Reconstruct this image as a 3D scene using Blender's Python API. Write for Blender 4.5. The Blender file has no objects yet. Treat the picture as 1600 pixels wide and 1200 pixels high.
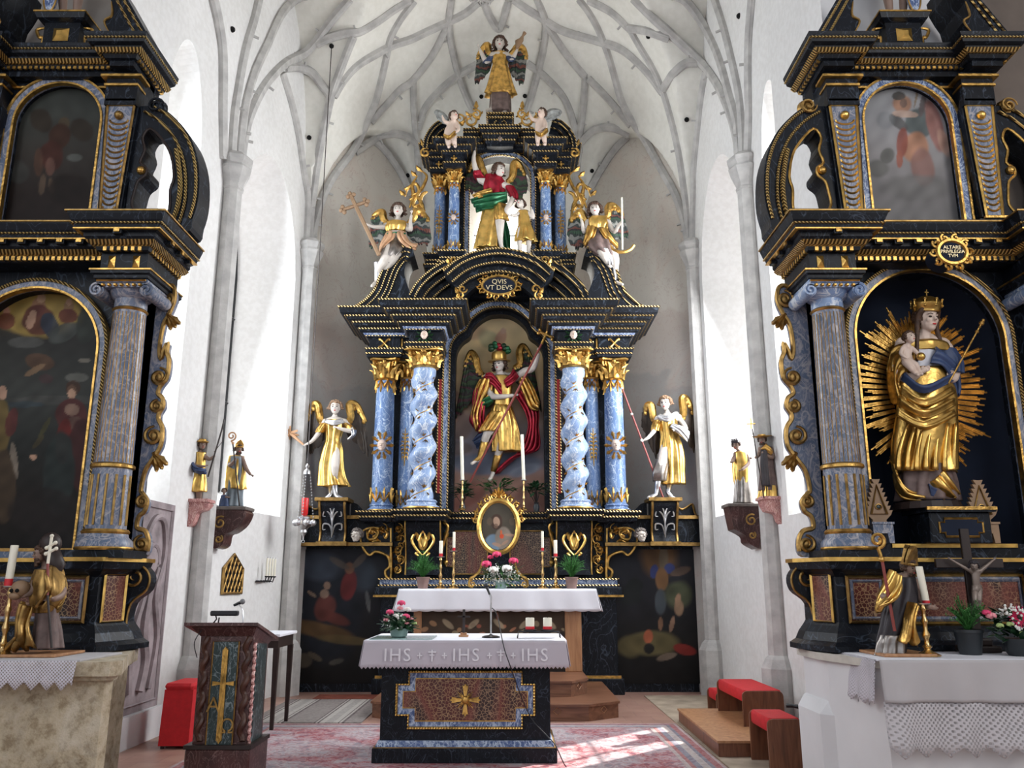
import bpy, bmesh, math, random
from mathutils import Vector, Matrix
from mathutils.bvhtree import BVHTree
import numpy as np
C = bpy.context.scene.collection
PI = math.pi
# ---------------------------------------------------------------- camera, world, sun, big lights, exposure
CAMH, PITCH, FPX = 1.55, math.radians(13.5), 1300.0
cp, sp = math.cos(PITCH), math.sin(PITCH)
cam = bpy.data.cameras.new('camera'); cam.sensor_width = 36.0; cam.lens = FPX / 1600 * 36; cam.clip_end = 200
cam_o = bpy.data.objects.new('camera', cam); C.objects.link(cam_o)
cam_o.location = (0, 0, CAMH); cam_o.rotation_euler = (PI / 2 + PITCH, 0, 0)
bpy.context.scene.camera = cam_o
vs = bpy.context.scene.view_settings
vs.view_transform = 'Standard'; vs.look = 'None'; vs.gamma = 1; vs.exposure = 0.5; vs.use_curve_mapping = False
world = bpy.data.worlds.new('sky'); bpy.context.scene.world = world; world.use_nodes = True
bg = world.node_tree.nodes['Background']; bg.inputs[0].default_value = (0.86, 0.92, 1.0, 1); bg.inputs[1].default_value = .8
cy = bpy.context.scene.cycles
cy.max_bounces = 6; cy.diffuse_bounces = 4; cy.glossy_bounces = 3; cy.transmission_bounces = 3; cy.transparent_max_bounces = 8
cy.sample_clamp_indirect = 6.0; cy.use_denoising = True; cy.caustics_reflective = False; cy.caustics_refractive = False
def area(name, loc, target, sx, sy, power, col=(1, 1, 1)):
 l = bpy.data.lights.new(name, 'AREA'); l.shape = 'RECTANGLE'; l.size = sx; l.size_y = sy; l.energy = power; l.color = col
 o = bpy.data.objects.new(name, l); C.objects.link(o); o.location = loc
 o.rotation_euler = (Vector(target) - Vector(loc)).to_track_quat('-Z', 'Y').to_euler(); return o
# daylight of the chancel windows (placed in the window recesses), and fill lamps added beside the camera in the unseen nave
area('daylight_right_east', (3.35, 11.2, 5.0), (-1.0, 11.0, 3.6), 1.5, 4.6, 215, (0.95, 0.97, 1))
area('daylight_left_east', (-3.95, 11.0, 5.0), (1.0, 10.8, 4.2), 1.5, 4.6, 105, (0.88, 0.94, 1))
area('daylight_right_west', (3.75, 8.95, 4.9), (-1.0, 8.8, 3.8), 1.0, 4.6, 170, (0.94, 0.97, 1))
area('daylight_left_west', (-4.35, 8.8, 4.9), (1.0, 8.8, 4.2), 0.9, 4.6, 75, (0.88, 0.94, 1))
area('fill_nave_right', (5.9, 1.0, 5.6), (0, 5.6, 3.4), 2.2, 4.2, 115, (1, 0.97, 0.93))
area('fill_nave_left', (-6.2, 0.0, 5.6), (0.6, 6.2, 3.4), 2.2, 4.2, 80, (0.9, 0.95, 1))
sun = bpy.data.lights.new('sun', 'SUN'); sun.energy = 22.0; sun.angle = math.radians(0.6); sun.color = (1, 0.95, 0.86)
sun_o = bpy.data.objects.new('sun', sun); C.objects.link(sun_o)
sun_o.rotation_euler = Vector((-1.67, -1.67, -3.0)).to_track_quat('-Z', 'Y').to_euler(); sun_o.location = (8, 14, 12)

# ---------------------------------------------------------------- photograph frame <-> place
def P(x, y, D):
 xc, yc = (x - 800) / FPX, (600 - y) / FPX
 Y = cp - yc * sp; Z = sp + yc * cp
 return Vector((D * xc / Y, D, CAMH + D * Z / Y))
def ray(x, y):
 xc, yc = (x - 800) / FPX, (600 - y) / FPX
 return Vector((xc, cp - yc * sp, sp + yc * cp)).normalized()
def proj(X, Y, Z):
 d = Y * cp + (Z - CAMH) * sp; u = -Y * sp + (Z - CAMH) * cp
 return 800 + FPX * X / d, 600 - FPX * u / d
def PZ(y, D): return P(800, y, D).z
def PX(x, y, D): return P(x, y, D).x
# ---------------------------------------------------------------- mesh builder
class MB:
 def __init__(s): s.v = []; s.f = []
 def add(s, vs, fs):
  o = len(s.v); s.v += [tuple(v) for v in vs]; s.f += [tuple(i + o for i in f) for f in fs]; return s
 def join(s, m): return s.add(m.v, m.f)
 def moved(s, fn): s.v = [tuple(fn(Vector(v))) for v in s.v]; return s
 def box(s, x0, x1, y0, y1, z0, z1, b=0.0):
  if b <= 0:
   v = [(x, y, z) for z in (z0, z1) for y in (y0, y1) for x in (x0, x1)]
   return s.add(v, [(0, 2, 3, 1), (4, 5, 7, 6), (0, 1, 5, 4), (2, 6, 7, 3), (0, 4, 6, 2), (1, 3, 7, 5)])
  def ring(z, i): return [(x0 + i, y0 + b, z), (x0 + b, y0 + i, z), (x1 - b, y0 + i, z), (x1 - i, y0 + b, z), (x1 - i, y1 - b, z), (x1 - b, y1 - i, z), (x0 + b, y1 - i, z), (x0 + i, y1 - b, z)]
  return s.loft([ring(z0, b * .6), ring(z0 + b, 0), ring(z1 - b, 0), ring(z1, b * .6)])
 def loft(s, rings, cap=True, closed=True):
  n = len(rings[0]); vs = [p for r in rings for p in r]; fs = []
  for k in range(len(rings) - 1):
   for i in range(n if closed else n - 1):
    j = (i + 1) % n; fs.append((k * n + i, k * n + j, (k + 1) * n + j, (k + 1) * n + i))
  if cap and closed: fs.append(tuple(range(n - 1, -1, -1))); fs.append(tuple((len(rings) - 1) * n + i for i in range(n)))
  return s.add(vs, fs)
 def prism(s, pts, y0, y1, b=0.0):
  """outline in (x, z) given real thickness from y0 (front) to y1"""
  return s.loft([[(p[0], y0, p[1]) for p in pts], [(p[0], y1, p[1]) for p in pts]])
 def slab(s, pts, z0, z1): return s.loft([[(p[0], p[1], z0) for p in pts], [(p[0], p[1], z1) for p in pts]])
 def tube(s, pts, r, n=8, cap=True, closed=False):
  pts = [Vector(p) for p in pts]; m = len(pts)
  rr = r if isinstance(r, (list, tuple)) else [r] * m
  t0 = (pts[1] - pts[0]).normalized(); up = Vector((0, 0, 1)) if abs(t0.z) < .9 else Vector((0, 1, 0))
  a = t0.cross(up).normalized(); rings = []
  for i in range(m):
   if closed: t = (pts[(i + 1) % m] - pts[i - 1])
   else: t = pts[min(i + 1, m - 1)] - pts[max(i - 1, 0)]
   if t.length < 1e-9: t = t0
   t = t.normalized(); a = (a - t * a.dot(t))
   a = a.normalized() if a.length > 1e-6 else t.orthogonal().normalized(); b = t.cross(a)
   rings.append([pts[i] + (a * math.cos(2 * PI * k / n) + b * math.sin(2 * PI * k / n)) * rr[i] for k in range(n)])
  if closed: rings.append(rings[0])
  return s.loft(rings, cap and not closed)
 def lathe(s, cx, cy_, prof, n=20, fn=None):
  rings = [[(cx + r * math.cos(2 * PI * k / n), cy_ + r * math.sin(2 * PI * k / n), z) for k in range(n)] for r, z in prof]
  return s.loft(rings)
 def ball(s, c, r, n=8, m=6, rot=None):
  if not isinstance(r, (list, tuple)): r = (r, r, r)
  rings = []
  for j in range(m + 1):
   th = PI * (j / m) if 0 < j < m else (0.04 if j == 0 else PI - .04)
   ring = []
   for k in range(n):
    v = Vector((r[0] * math.sin(th) * math.cos(2 * PI * k / n), r[1] * math.sin(th) * math.sin(2 * PI * k / n), -r[2] * math.cos(th)))
    if rot: v = rot @ v
    ring.append(Vector(c) + v)
   rings.append(ring)
  return s.loft(rings)
 def sweep(s, plan, prof, cap=True):
  """profile (out, z) carried along a plan line with mitred corners; out is to the right of the line"""
  n = len(plan); rings = []
  for i in range(n):
   p = Vector(plan[i]).to_2d()
   d0 = (p - Vector(plan[i - 1]).to_2d()).normalized() if i > 0 else None
   d1 = (Vector(plan[i + 1]).to_2d() - p).normalized() if i < n - 1 else None
   if d0 is None: d0 = d1
   if d1 is None: d1 = d0
   n0 = Vector((d0.y, -d0.x)); n1 = Vector((d1.y, -d1.x)); m = (n0 + n1)
   m = m / max(.3, m.dot(n0)) if m.length > 1e-6 else n0
   rings.append([(p.x + m.x * o, p.y + m.y * o, z) for o, z in prof])
  return s.loft(rings, cap, True)
 def ribbon(s, path, prof, closed=False):
  """closed profile (out, y) carried along an (x, z) path; out is to the left of travel"""
  n = len(path); rings = []
  for i in range(n):
   p = Vector(path[i]).to_2d()
   a = path[i - 1] if (i > 0 or closed) else None; b = path[(i + 1) % n] if (i < n - 1 or closed) else None
   d0 = (p - Vector(a).to_2d()).normalized() if a is not None else None
   d1 = (Vector(b).to_2d() - p).normalized() if b is not None else None
   d0 = d0 or d1; d1 = d1 or d0
   n0 = Vector((-d0.y, d0.x)); n1 = Vector((-d1.y, d1.x)); m = n0 + n1
   m = m / max(.45, m.dot(n0)) if m.length > 1e-6 else n0
   rings.append([(p.x + m.x * o, y, p.y + m.y * o) for o, y in prof])
  if closed: rings.append(rings[0])
  return s.loft(rings, not closed, True)
def rect_prof(o0, o1, y0, y1): return [(o0, y0), (o1, y0), (o1, y1), (o0, y1)]
def cr(pts, k=6):
 """smooth curve through points (any dimension)"""
 pts = [tuple(p) for p in pts]; out = []; n = len(pts)
 for i in range(n - 1):
  p0 = pts[max(i - 1, 0)]; p1 = pts[i]; p2 = pts[i + 1]; p3 = pts[min(i + 2, n - 1)]
  for j in range(k):
   t = j / k
   out.append(tuple(.5 * (2 * b + (c - a) * t + (2 * a - 5 * b + 4 * c - d) * t * t + (3 * b - a - 3 * c + d) * t ** 3) for a, b, c, d in zip(p0, p1, p2, p3)))
 out.append(pts[-1]); return out
def arc(cx, cz, rx, rz, a0, a1, n=24):
 return [(cx + rx * math.cos(math.radians(a0 + (a1 - a0) * i / n)), cz + rz * math.sin(math.radians(a0 + (a1 - a0) * i / n))) for i in range(n + 1)]
# ---------------------------------------------------------------- objects
SH = [0.0]          # raises or lowers what is being built
def origin(o):
 v = Vector((0, 0, 0))
 while o is not None: v = v + Vector(o.location); o = o.parent
 return v
def thing(name, label, cat, loc, group=None, kind=None):
 o = bpy.data.objects.new(name, None); o.empty_display_size = .1; C.objects.link(o); o.location = loc
 if kind: o['kind'] = kind
 else: o['label'] = label; o['category'] = cat
 if group: o['group'] = group
 return o
def part(name, mb, m, parent=None, label=None, smooth=False, loc=None):
 off = origin(parent) if parent is not None else Vector(loc or (0, 0, 0))
 me = bpy.data.meshes.new(name); me.from_pydata([(v[0] - off.x, v[1] - off.y, v[2] + SH[0] - off.z) for v in mb.v], [], mb.f); me.validate()
 bm = bmesh.new(); bm.from_mesh(me); bmesh.ops.recalc_face_normals(bm, faces=bm.faces); bm.to_mesh(me); bm.free()
 me.materials.append(MT[m] if isinstance(m, str) else m)
 if smooth:
  me.shade_smooth()
  if smooth != 2: me.set_sharp_from_angle(angle=math.radians(42))
 o = bpy.data.objects.new(name, me); C.objects.link(o)
 if parent is not None: o.parent = parent
 else: o.location = off
 if label: o['label'] = label
 return o
def solo(name, mb, m, label, cat, loc, group=None, smooth=False):
 o = part(name, mb, m, None, label, smooth, loc); o['category'] = cat
 if group: o['group'] = group
 return o
def struct(name, mb, m, parent=None, smooth=False):
 o = part(name, mb, m, parent, None, smooth)
 if parent is None: o['kind'] = 'structure'
 return o
def copy_tree(o, parent=None, loc=None, label=None, scale=None):
 c = o.copy(); C.objects.link(c)
 if parent is not None: c.parent = parent
 if loc is not None: c.location = loc
 if label: c['label'] = label
 if scale is not None: c.scale = scale
 for ch in list(o.children): copy_tree(ch, c)
 return c
# ---------------------------------------------------------------- materials
MT = {}
class NT:
 def __init__(s, name):
  s.m = bpy.data.materials.new(name); s.m.use_nodes = True; s.t = s.m.node_tree; s.b = s.t.nodes['Principled BSDF']; MT[name] = s.m
  s.co = s.t.nodes.new('ShaderNodeTexCoord').outputs['Object']
 def n(s, typ, ins=None, **kw):
  nd = s.t.nodes.new('ShaderNode' + typ)
  for k, v in kw.items(): setattr(nd, k, v)
  for k, v in (ins or {}).items():
   if hasattr(v, 'links'): s.t.links.new(v, nd.inputs[k])
   else: nd.inputs[k].default_value = v
  return nd
 def lk(s, a, b): s.t.links.new(a, b)
 def ramp(s, fac, stops, interp='LINEAR'):
  r = s.t.nodes.new('ShaderNodeValToRGB'); r.color_ramp.interpolation = interp; e = r.color_ramp.elements
  while len(e) < len(stops): e.new(.5)
  for i, (p, c) in enumerate(stops): e[i].position = p; e[i].color = (*c, 1) if len(c) == 3 else c
  s.lk(fac, r.inputs[0]); return r.outputs[0]
 def noise(s, scale, detail=4, dist=0.0, vec=None, rough=.5):
  return s.n('TexNoise', {'Scale': scale, 'Detail': detail, 'Distortion': dist, 'Roughness': rough, 'Vector': vec or s.co}).outputs['Fac']
 def mix(s, fac, a, b, mode='MIX'):
  nd = s.t.nodes.new('ShaderNodeMix'); nd.data_type = 'RGBA'; nd.blend_type = mode
  for k, v in ((0, fac), (6, a), (7, b)):
   if hasattr(v, 'links'): s.lk(v, nd.inputs[k])
   elif k == 0: nd.inputs[k].default_value = v
   else: nd.inputs[k].default_value = (*v, 1)
  return nd.outputs[2]
 def base(s, c): s.lk(c, s.b.inputs['Base Color']) if hasattr(c, 'links') else setattr(s.b.inputs['Base Color'], 'default_value', (*c, 1))
 def set(s, rough=.5, metal=0.0, spec=None, coat=0):
  s.b.inputs['Roughness'].default_value = rough; s.b.inputs['Metallic'].default_value = metal
  if spec is not None: s.b.inputs['Specular IOR Level'].default_value = spec
  s.b.inputs['Coat Weight'].default_value = coat
 def bump(s, h, strength=.3, dist=.01):
  b = s.n('Bump', {'Height': h, 'Strength': strength, 'Distance': dist}); s.lk(b.outputs[0], s.b.inputs['Normal'])
def plain(name, c, rough=.5, metal=0.0, var=.12, scale=8, bump=0.0, bscale=60):
 t = NT(name); c2 = tuple(x * (1 - var) for x in c); c3 = tuple(min(1, x * (1 + var)) for x in c)
 t.base(t.ramp(t.noise(scale), [(.3, c2), (.7, c3)])); t.set(rough, metal)
 if bump: t.bump(t.noise(bscale, 3), bump)
 return t
def marble(name, c, vein, scale=3.0, w=.02, rough=.3, c2=None, dist=2.2, strength=1.0, spec=None):
 t = NT(name); a = t.ramp(t.noise(scale * .8, 3), [(.35, c), (.65, c2 or tuple(x * 1.5 for x in c))])
 mp = t.n('Mapping', {'Vector': t.co, 'Scale': (1, 1, .55), 'Rotation': (.3, .5, .2)}).outputs[0]
 v = t.ramp(t.noise(scale, 2.5, dist, mp), [(.5 - w, (0, 0, 0)), (.5, (strength,) * 3), (.5 + w, (0, 0, 0))])
 v2 = t.ramp(t.noise(scale * 2.1, 2.5, dist, mp), [(.5 - w, (0, 0, 0)), (.5, (strength * .6,) * 3), (.5 + w, (0, 0, 0))])
 t.base(t.mix(v2, t.mix(v, a, vein), vein)); t.set(rough, 0, spec); return t
marble('black_marble', (.006, .0075, .011), (.10, .13, .18), 2.6, .012, .4, strength=.5, spec=.2)
marble('black_marble_fine', (.006, .007, .010), (.10, .13, .18), 5.0, .012, .42, strength=.4, spec=.18)
marble('blue_marble', (.10, .18, .38), (.62, .72, .82), 4.6, .022, .3, c2=(.17, .28, .50), dist=1.8)
marble('light_blue_marble', (.19, .28, .48), (.72, .76, .80), 4.6, .028, .3, c2=(.29, .40, .60), dist=1.8)
marble('deep_blue_marble', (.05, .09, .22), (.50, .58, .70), 9.0, .06, .32, c2=(.09, .14, .30), dist=2)
marble('grey_blue_marble', (.10, .14, .22), (.42, .40, .42), 6, .05, .35, c2=(.16, .19, .27), dist=2)
marble('red_marble', (.035, .012, .011), (.20, .12, .11), 6, .02, .35, c2=(.075, .024, .022), dist=2)
marble('green_marble', (.012, .028, .03), (.30, .36, .38), 6, .02, .35, strength=.7)
marble('pink_marble', (.36, .13, .13), (.75, .5, .45), 12, .05, .4, c2=(.46, .2, .18))
def gold(name, c, rough, b=.25, sc=45, dirt=.55):
 t = NT(name); t.base(t.ramp(t.noise(sc * .35, 4), [(.3, tuple(x * dirt for x in c)), (.6, c)])); t.set(rough, .92)
 t.bump(t.noise(sc, 3), b, .01); return t
gold('gold', (.74, .44, .12), .34, .45, 38, .38)
gold('bright_gold', (.86, .54, .15), .28, .3, 22, .5)
gold('old_gold', (.44, .27, .09), .42, .3, 45, .45)
gold('brass', (.85, .58, .25), .18, .02, 10, .8)
gold('silver', (.72, .72, .74), .28, .15, 30, .6)
gold('tarnished_silver', (.36, .33, .31), .4, .3, 30, .5)
def bead(name, c1, c2, pitch):
 t = NT(name); sep = t.n('SeparateXYZ', {0: t.co});
 ad = t.n('Math', {0: sep.outputs[0], 1: sep.outputs[2]}, operation='ADD').outputs[0]
 ad = t.n('Math', {0: ad, 1: sep.outputs[1]}, operation='ADD').outputs[0]
 w = t.n('Math', {0: t.n('Math', {0: ad, 1: 2 * PI / pitch}, operation='MULTIPLY').outputs[0]}, operation='SINE').outputs[0]
 t.base(t.ramp(w, [(.0, c2), (.25, c1)])); t.set(.35, .75); t.bump(w, .6, .01)
bead('gold_beads', (.82, .58, .24), (.05, .03, .015), .048)
bead('gold_twist', (.78, .55, .2), (.10, .06, .02), .03)
t = NT('leopard_marble')
vo = t.n('TexVoronoi', {'Vector': t.co, 'Scale': 34.0, 'Randomness': 1.0}, feature='DISTANCE_TO_EDGE').outputs['Distance']
band = t.noise(1.6, 2, 1.0, t.n('Mapping', {'Vector': t.co, 'Rotation': (0, .7, 0), 'Scale': (1, 1, .35)}).outputs[0])
cell = t.ramp(band, [(.3, (.022, .009, .007)), (.46, (.11, .018, .012)), (.53, (.16, .045, .03)), (.60, (.035, .012, .008))])
gr = t.ramp(band, [(.3, (.34, .22, .12)), (.47, (.34, .20, .10)), (.5, (.24, .07, .045)), (.56, (.30, .17, .10)), (.65, (.34, .22, .13))])
t.base(t.mix(t.ramp(vo, [(.03, (1, 1, 1)), (.09, (0, 0, 0))]), cell, gr)); t.set(.35)
t = NT('plaster'); n1 = t.noise(.9, 5); n2 = t.noise(14, 5)
t.base(t.mix(.35, t.ramp(n1, [(.35, (.70, .695, .68)), (.65, (.80, .795, .785))]), t.ramp(n2, [(.4, (.69, .68, .66)), (.6, (.82, .82, .81))]))); t.set(.9); t.bump(n2, .15, .01)
t = NT('vault_plaster'); n1 = t.noise(.8, 5); n2 = t.noise(10, 5)
t.base(t.mix(.3, t.ramp(n1, [(.35, (.74, .73, .67)), (.65, (.84, .83, .77))]), t.ramp(n2, [(.4, (.72, .71, .65)), (.6, (.86, .85, .80))]))); t.set(.9); t.bump(n2, .12, .01)
t = NT('rib_stone'); t.base(t.ramp(t.noise(6, 5), [(.35, (.42, .41, .40)), (.65, (.56, .55, .53))])); t.set(.85); t.bump(t.noise(40, 4), .3, .01)
# old wall with washed out frescoes: pink clouds on grey
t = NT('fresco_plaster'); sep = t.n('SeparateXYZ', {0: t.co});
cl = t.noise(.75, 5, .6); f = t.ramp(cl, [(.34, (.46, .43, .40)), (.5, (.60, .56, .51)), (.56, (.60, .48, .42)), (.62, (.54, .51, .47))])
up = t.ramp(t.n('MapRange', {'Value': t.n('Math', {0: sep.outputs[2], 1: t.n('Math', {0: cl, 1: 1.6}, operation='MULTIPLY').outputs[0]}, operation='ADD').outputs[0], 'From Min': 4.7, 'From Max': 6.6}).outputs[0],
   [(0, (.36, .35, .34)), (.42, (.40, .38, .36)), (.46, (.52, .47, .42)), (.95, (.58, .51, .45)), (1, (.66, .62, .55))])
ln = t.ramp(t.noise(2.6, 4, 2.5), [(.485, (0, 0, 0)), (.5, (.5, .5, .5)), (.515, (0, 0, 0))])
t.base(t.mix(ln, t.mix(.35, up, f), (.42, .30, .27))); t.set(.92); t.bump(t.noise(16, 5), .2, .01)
t = NT('floor_tiles')
br = t.n('TexBrick', {'Vector': t.co, 'Color1': (.36, .20, .155, 1), 'Color2': (.42, .25, .19, 1), 'Mortar': (.22, .14, .11, 1), 'Scale': 2.4, 'Mortar Size': .008, 'Brick Width': .8, 'Row Height': .8})
t.base(t.mix(.25, br.outputs[0], t.ramp(t.noise(5, 5), [(.3, (.2, .12, .1)), (.7, (.5, .34, .28))]))); t.set(.42)
plain('cream_limewash', (.55, .52, .46), .9); plain('wall_shade_grey', (.34, .31, .28), .9, var=.15, scale=2)  # the grey puts the shade on the left nave wall into its colour
plain('white_limewash', (.70, .70, .71), .9, var=.05, scale=2); plain('wall_shade_brown', (.16, .13, .11), .9, var=.2, scale=2)  # the brown stands for shade in the upper right nave corner
plain('skin', (.70, .55, .46), .5, var=.06); plain('pale_skin', (.62, .56, .50), .45, var=.08); plain('dark_skin', (.26, .17, .13), .5)
plain('bronze_skin', (.24, .19, .16), .4, .2)
plain('brown_hair', (.07, .035, .02), .6, var=.4, scale=30, bump=.5); plain('fair_hair', (.28, .17, .10), .6, var=.4, scale=30, bump=.5)
plain('candle_wax', (.86, .82, .68), .5, var=.03); plain('red_wax', (.62, .02, .03), .4, var=.05)
plain('red_cushion', (.55, .012, .018), .75, var=.1, scale=20, bump=.2, bscale=200)
plain('dark_brown', (.022, .012, .01), .5, var=.3); plain('black_iron', (.01, .01, .012), .45)
plain('black_plastic', (.012, .012, .014), .35); plain('grey_plastic', (.2, .2, .21), .35)
plain('stone_slab', (.30, .25, .26), .8, var=.35, scale=5, bump=.8, bscale=12)
plain('red_gilt', (.45, .03, .03), .3, .35, .35, 10); plain('red_lacquer', (.33, .012, .03), .3, .5, .4, 10); plain('green_lacquer', (.02, .13, .055), .32, .45, .4, 10)
plain('blue_cloth', (.035, .06, .14), .5, 0, .3); plain('grey_cloth', (.18, .155, .14), .6, .1, .35, 12)
plain('mauve_cloth', (.16, .11, .10), .6, .1, .35, 12); plain('grey_blue_cloth', (.20, .24, .27), .6, 0, .25)
plain('peach_cloth', (.55, .32, .18), .45, .25, .25); plain('dark_robe', (.03, .025, .03), .5, .1, .4)
plain('red_rod', (.26, .05, .04), .4); plain('wood_rod', (.30, .19, .11), .55)
plain('leaf_green', (.035, .12, .03), .5, var=.5, scale=20); plain('dark_leaf', (.012, .05, .018), .4, var=.5, scale=20); plain('fern_green', (.06, .22, .05), .6, var=.5, scale=25)
plain('red_petal', (.62, .01, .05), .5, var=.3, scale=40); plain('pink_petal', (.80, .30, .34), .5, var=.2, scale=40); plain('white_petal', (.85, .85, .80), .5, var=.1, scale=40)
plain('magenta_petal', (.72, .05, .16), .5, var=.2, scale=40); plain('lime_petal', (.45, .6, .22), .5, var=.2)
plain('green_glass', (.25, .36, .34), .15); plain('black_pot', (.02, .025, .03), .4); plain('clay_pot', (.24, .15, .13), .7)
plain('navy_velvet', (.006, .012, .03), .9, var=.15, scale=4); plain('lettering_gold', (.85, .72, .45), .4, .4); plain('dark_hole', (.004, .004, .004), 1)
plain('wing_dark', (.022, .028, .024), .5, .1, .6, 14); plain('wing_grey', (.28, .29, .28), .4, .4, .5, 14)
plain('wing_brown', (.035, .022, .014), .5, .1, .5, 14)
plain('red_ember', (.6, .02, .02), .3)
def stripes(name, cols, scale=9, rough=.5, metal=.2):
 t = NT(name); sep = t.n('SeparateXYZ', {0: t.co})
 a = t.n('Math', {0: t.n('Math', {0: sep.outputs[2], 1: scale}, operation='MULTIPLY').outputs[0], 1: t.noise(7, 3)}, operation='ADD').outputs[0]
 a = t.n('Math', {0: a}, operation='FRACT').outputs[0]; k = len(cols)
 t.base(t.ramp(a, [(i / k, c) for i, c in enumerate(cols)], 'CONSTANT')); t.set(rough, metal); t.bump(t.noise(40, 3), .3)
stripes('wing_coloured', [(.03, .04, .035), (.03, .075, .04), (.02, .02, .022), (.16, .05, .035), (.04, .05, .05), (.22, .22, .2)], 4.2)
stripes('wing_green', [(.02, .045, .02), (.07, .02, .03), (.015, .03, .015), (.03, .06, .02), (.02, .012, .012)], 5)
t = NT('wood'); mp = t.n('Mapping', {'Vector': t.co, 'Scale': (3, 3, .35)}).outputs[0]
t.base(t.ramp(t.noise(6, 6, 1.5, mp), [(.3, (.10, .035, .018)), (.5, (.17, .062, .03)), (.7, (.22, .09, .045))])); t.set(.38)
t = NT('step_wood'); mp = t.n('Mapping', {'Vector': t.co, 'Scale': (.4, 3, 3)}).outputs[0]
t.base(t.ramp(t.noise(5, 6, 1.2, mp), [(.3, (.13, .055, .032)), (.5, (.20, .09, .05)), (.7, (.27, .13, .075))])); t.set(.35)
t = NT('light_wood'); mp = t.n('Mapping', {'Vector': t.co, 'Scale': (3, 3, .3)}).outputs[0]
t.base(t.ramp(t.noise(5, 6, 1.2, mp), [(.3, (.30, .14, .06)), (.5, (.42, .21, .10)), (.7, (.50, .27, .13))])); t.set(.45)
t = NT('rough_stone'); n1 = t.noise(3, 7, .5, None, .65); n2 = t.noise(14, 6, 0, None, .7)
t.base(t.mix(.5, t.ramp(n1, [(.3, (.20, .15, .09)), (.5, (.50, .40, .25)), (.68, (.72, .66, .54))]), t.ramp(n2, [(.36, (.16, .12, .08)), (.5, (.5, .44, .33)), (.7, (.66, .6, .5))]))); t.set(.9); t.bump(n2, .8, .02)
def cloth(name, c, holes=None, rough=.85, bscale=300):
 t = NT(name); t.base(t.ramp(t.noise(5, 4), [(.3, tuple(x * .94 for x in c)), (.7, c)])); t.set(rough, 0, .1)
 t.b.inputs['Sheen Weight'].default_value = .2
 if holes:
  sep = t.n('SeparateXYZ', {0: t.co}); k = 2 * PI / holes
  def s_(ax): return t.n('Math', {0: t.n('Math', {0: ax, 1: k}, operation='MULTIPLY').outputs[0]}, operation='SINE').outputs[0]
  hx = t.n('Math', {0: sep.outputs[0], 1: sep.outputs[1]}, operation='ADD').outputs[0]
  pr = t.n('Math', {0: s_(hx), 1: s_(sep.outputs[2])}, operation='MULTIPLY').outputs[0]
  pr = t.n('Math', {0: pr, 1: t.noise(9, 2)}, operation='ADD').outputs[0]
  al = t.ramp(pr, [(.62, (1, 1, 1)), (.72, (.15, .15, .15))]); t.lk(al, t.b.inputs['Alpha'])
 t.bump(t.noise(bscale, 2), .2, .004)
cloth('white_linen', (.78, .78, .84)); cloth('lace', (.66, .63, .68), .022); cloth('coarse_lace', (.60, .58, .60), .035); cloth('grey_linen', (.50, .48, .49))
cloth('lace_solid', (.56, .52, .57)); cloth('lace_letters', (.84, .83, .87))
t = NT('window_light'); em = t.n('Emission', {'Color': (1, 1, 1, 1), 'Strength': 2.2}); tr = t.n('BsdfTransparent')
mx = t.n('MixShader', {0: .35}); t.lk(em.outputs[0], mx.inputs[1]); t.lk(tr.outputs[0], mx.inputs[2]); t.lk(mx.outputs[0], t.t.nodes['Material Output'].inputs['Surface'])
t = NT('east_window_light'); em = t.n('Emission', {'Color': (1, .97, .9, 1), 'Strength': 5.0}); t.lk(em.outputs[0], t.t.nodes['Material Output'].inputs['Surface'])
def vcol(name, rough=.35):
 t = NT(name); a = t.n('VertexColor', layer_name='Col'); t.base(a.outputs[0]); t.set(rough); return t
vcol('oil_painting', .55); MT['oil_painting'].node_tree.nodes['Principled BSDF'].inputs['Specular IOR Level'].default_value = .2; vcol('matt_painting', .8)
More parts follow.
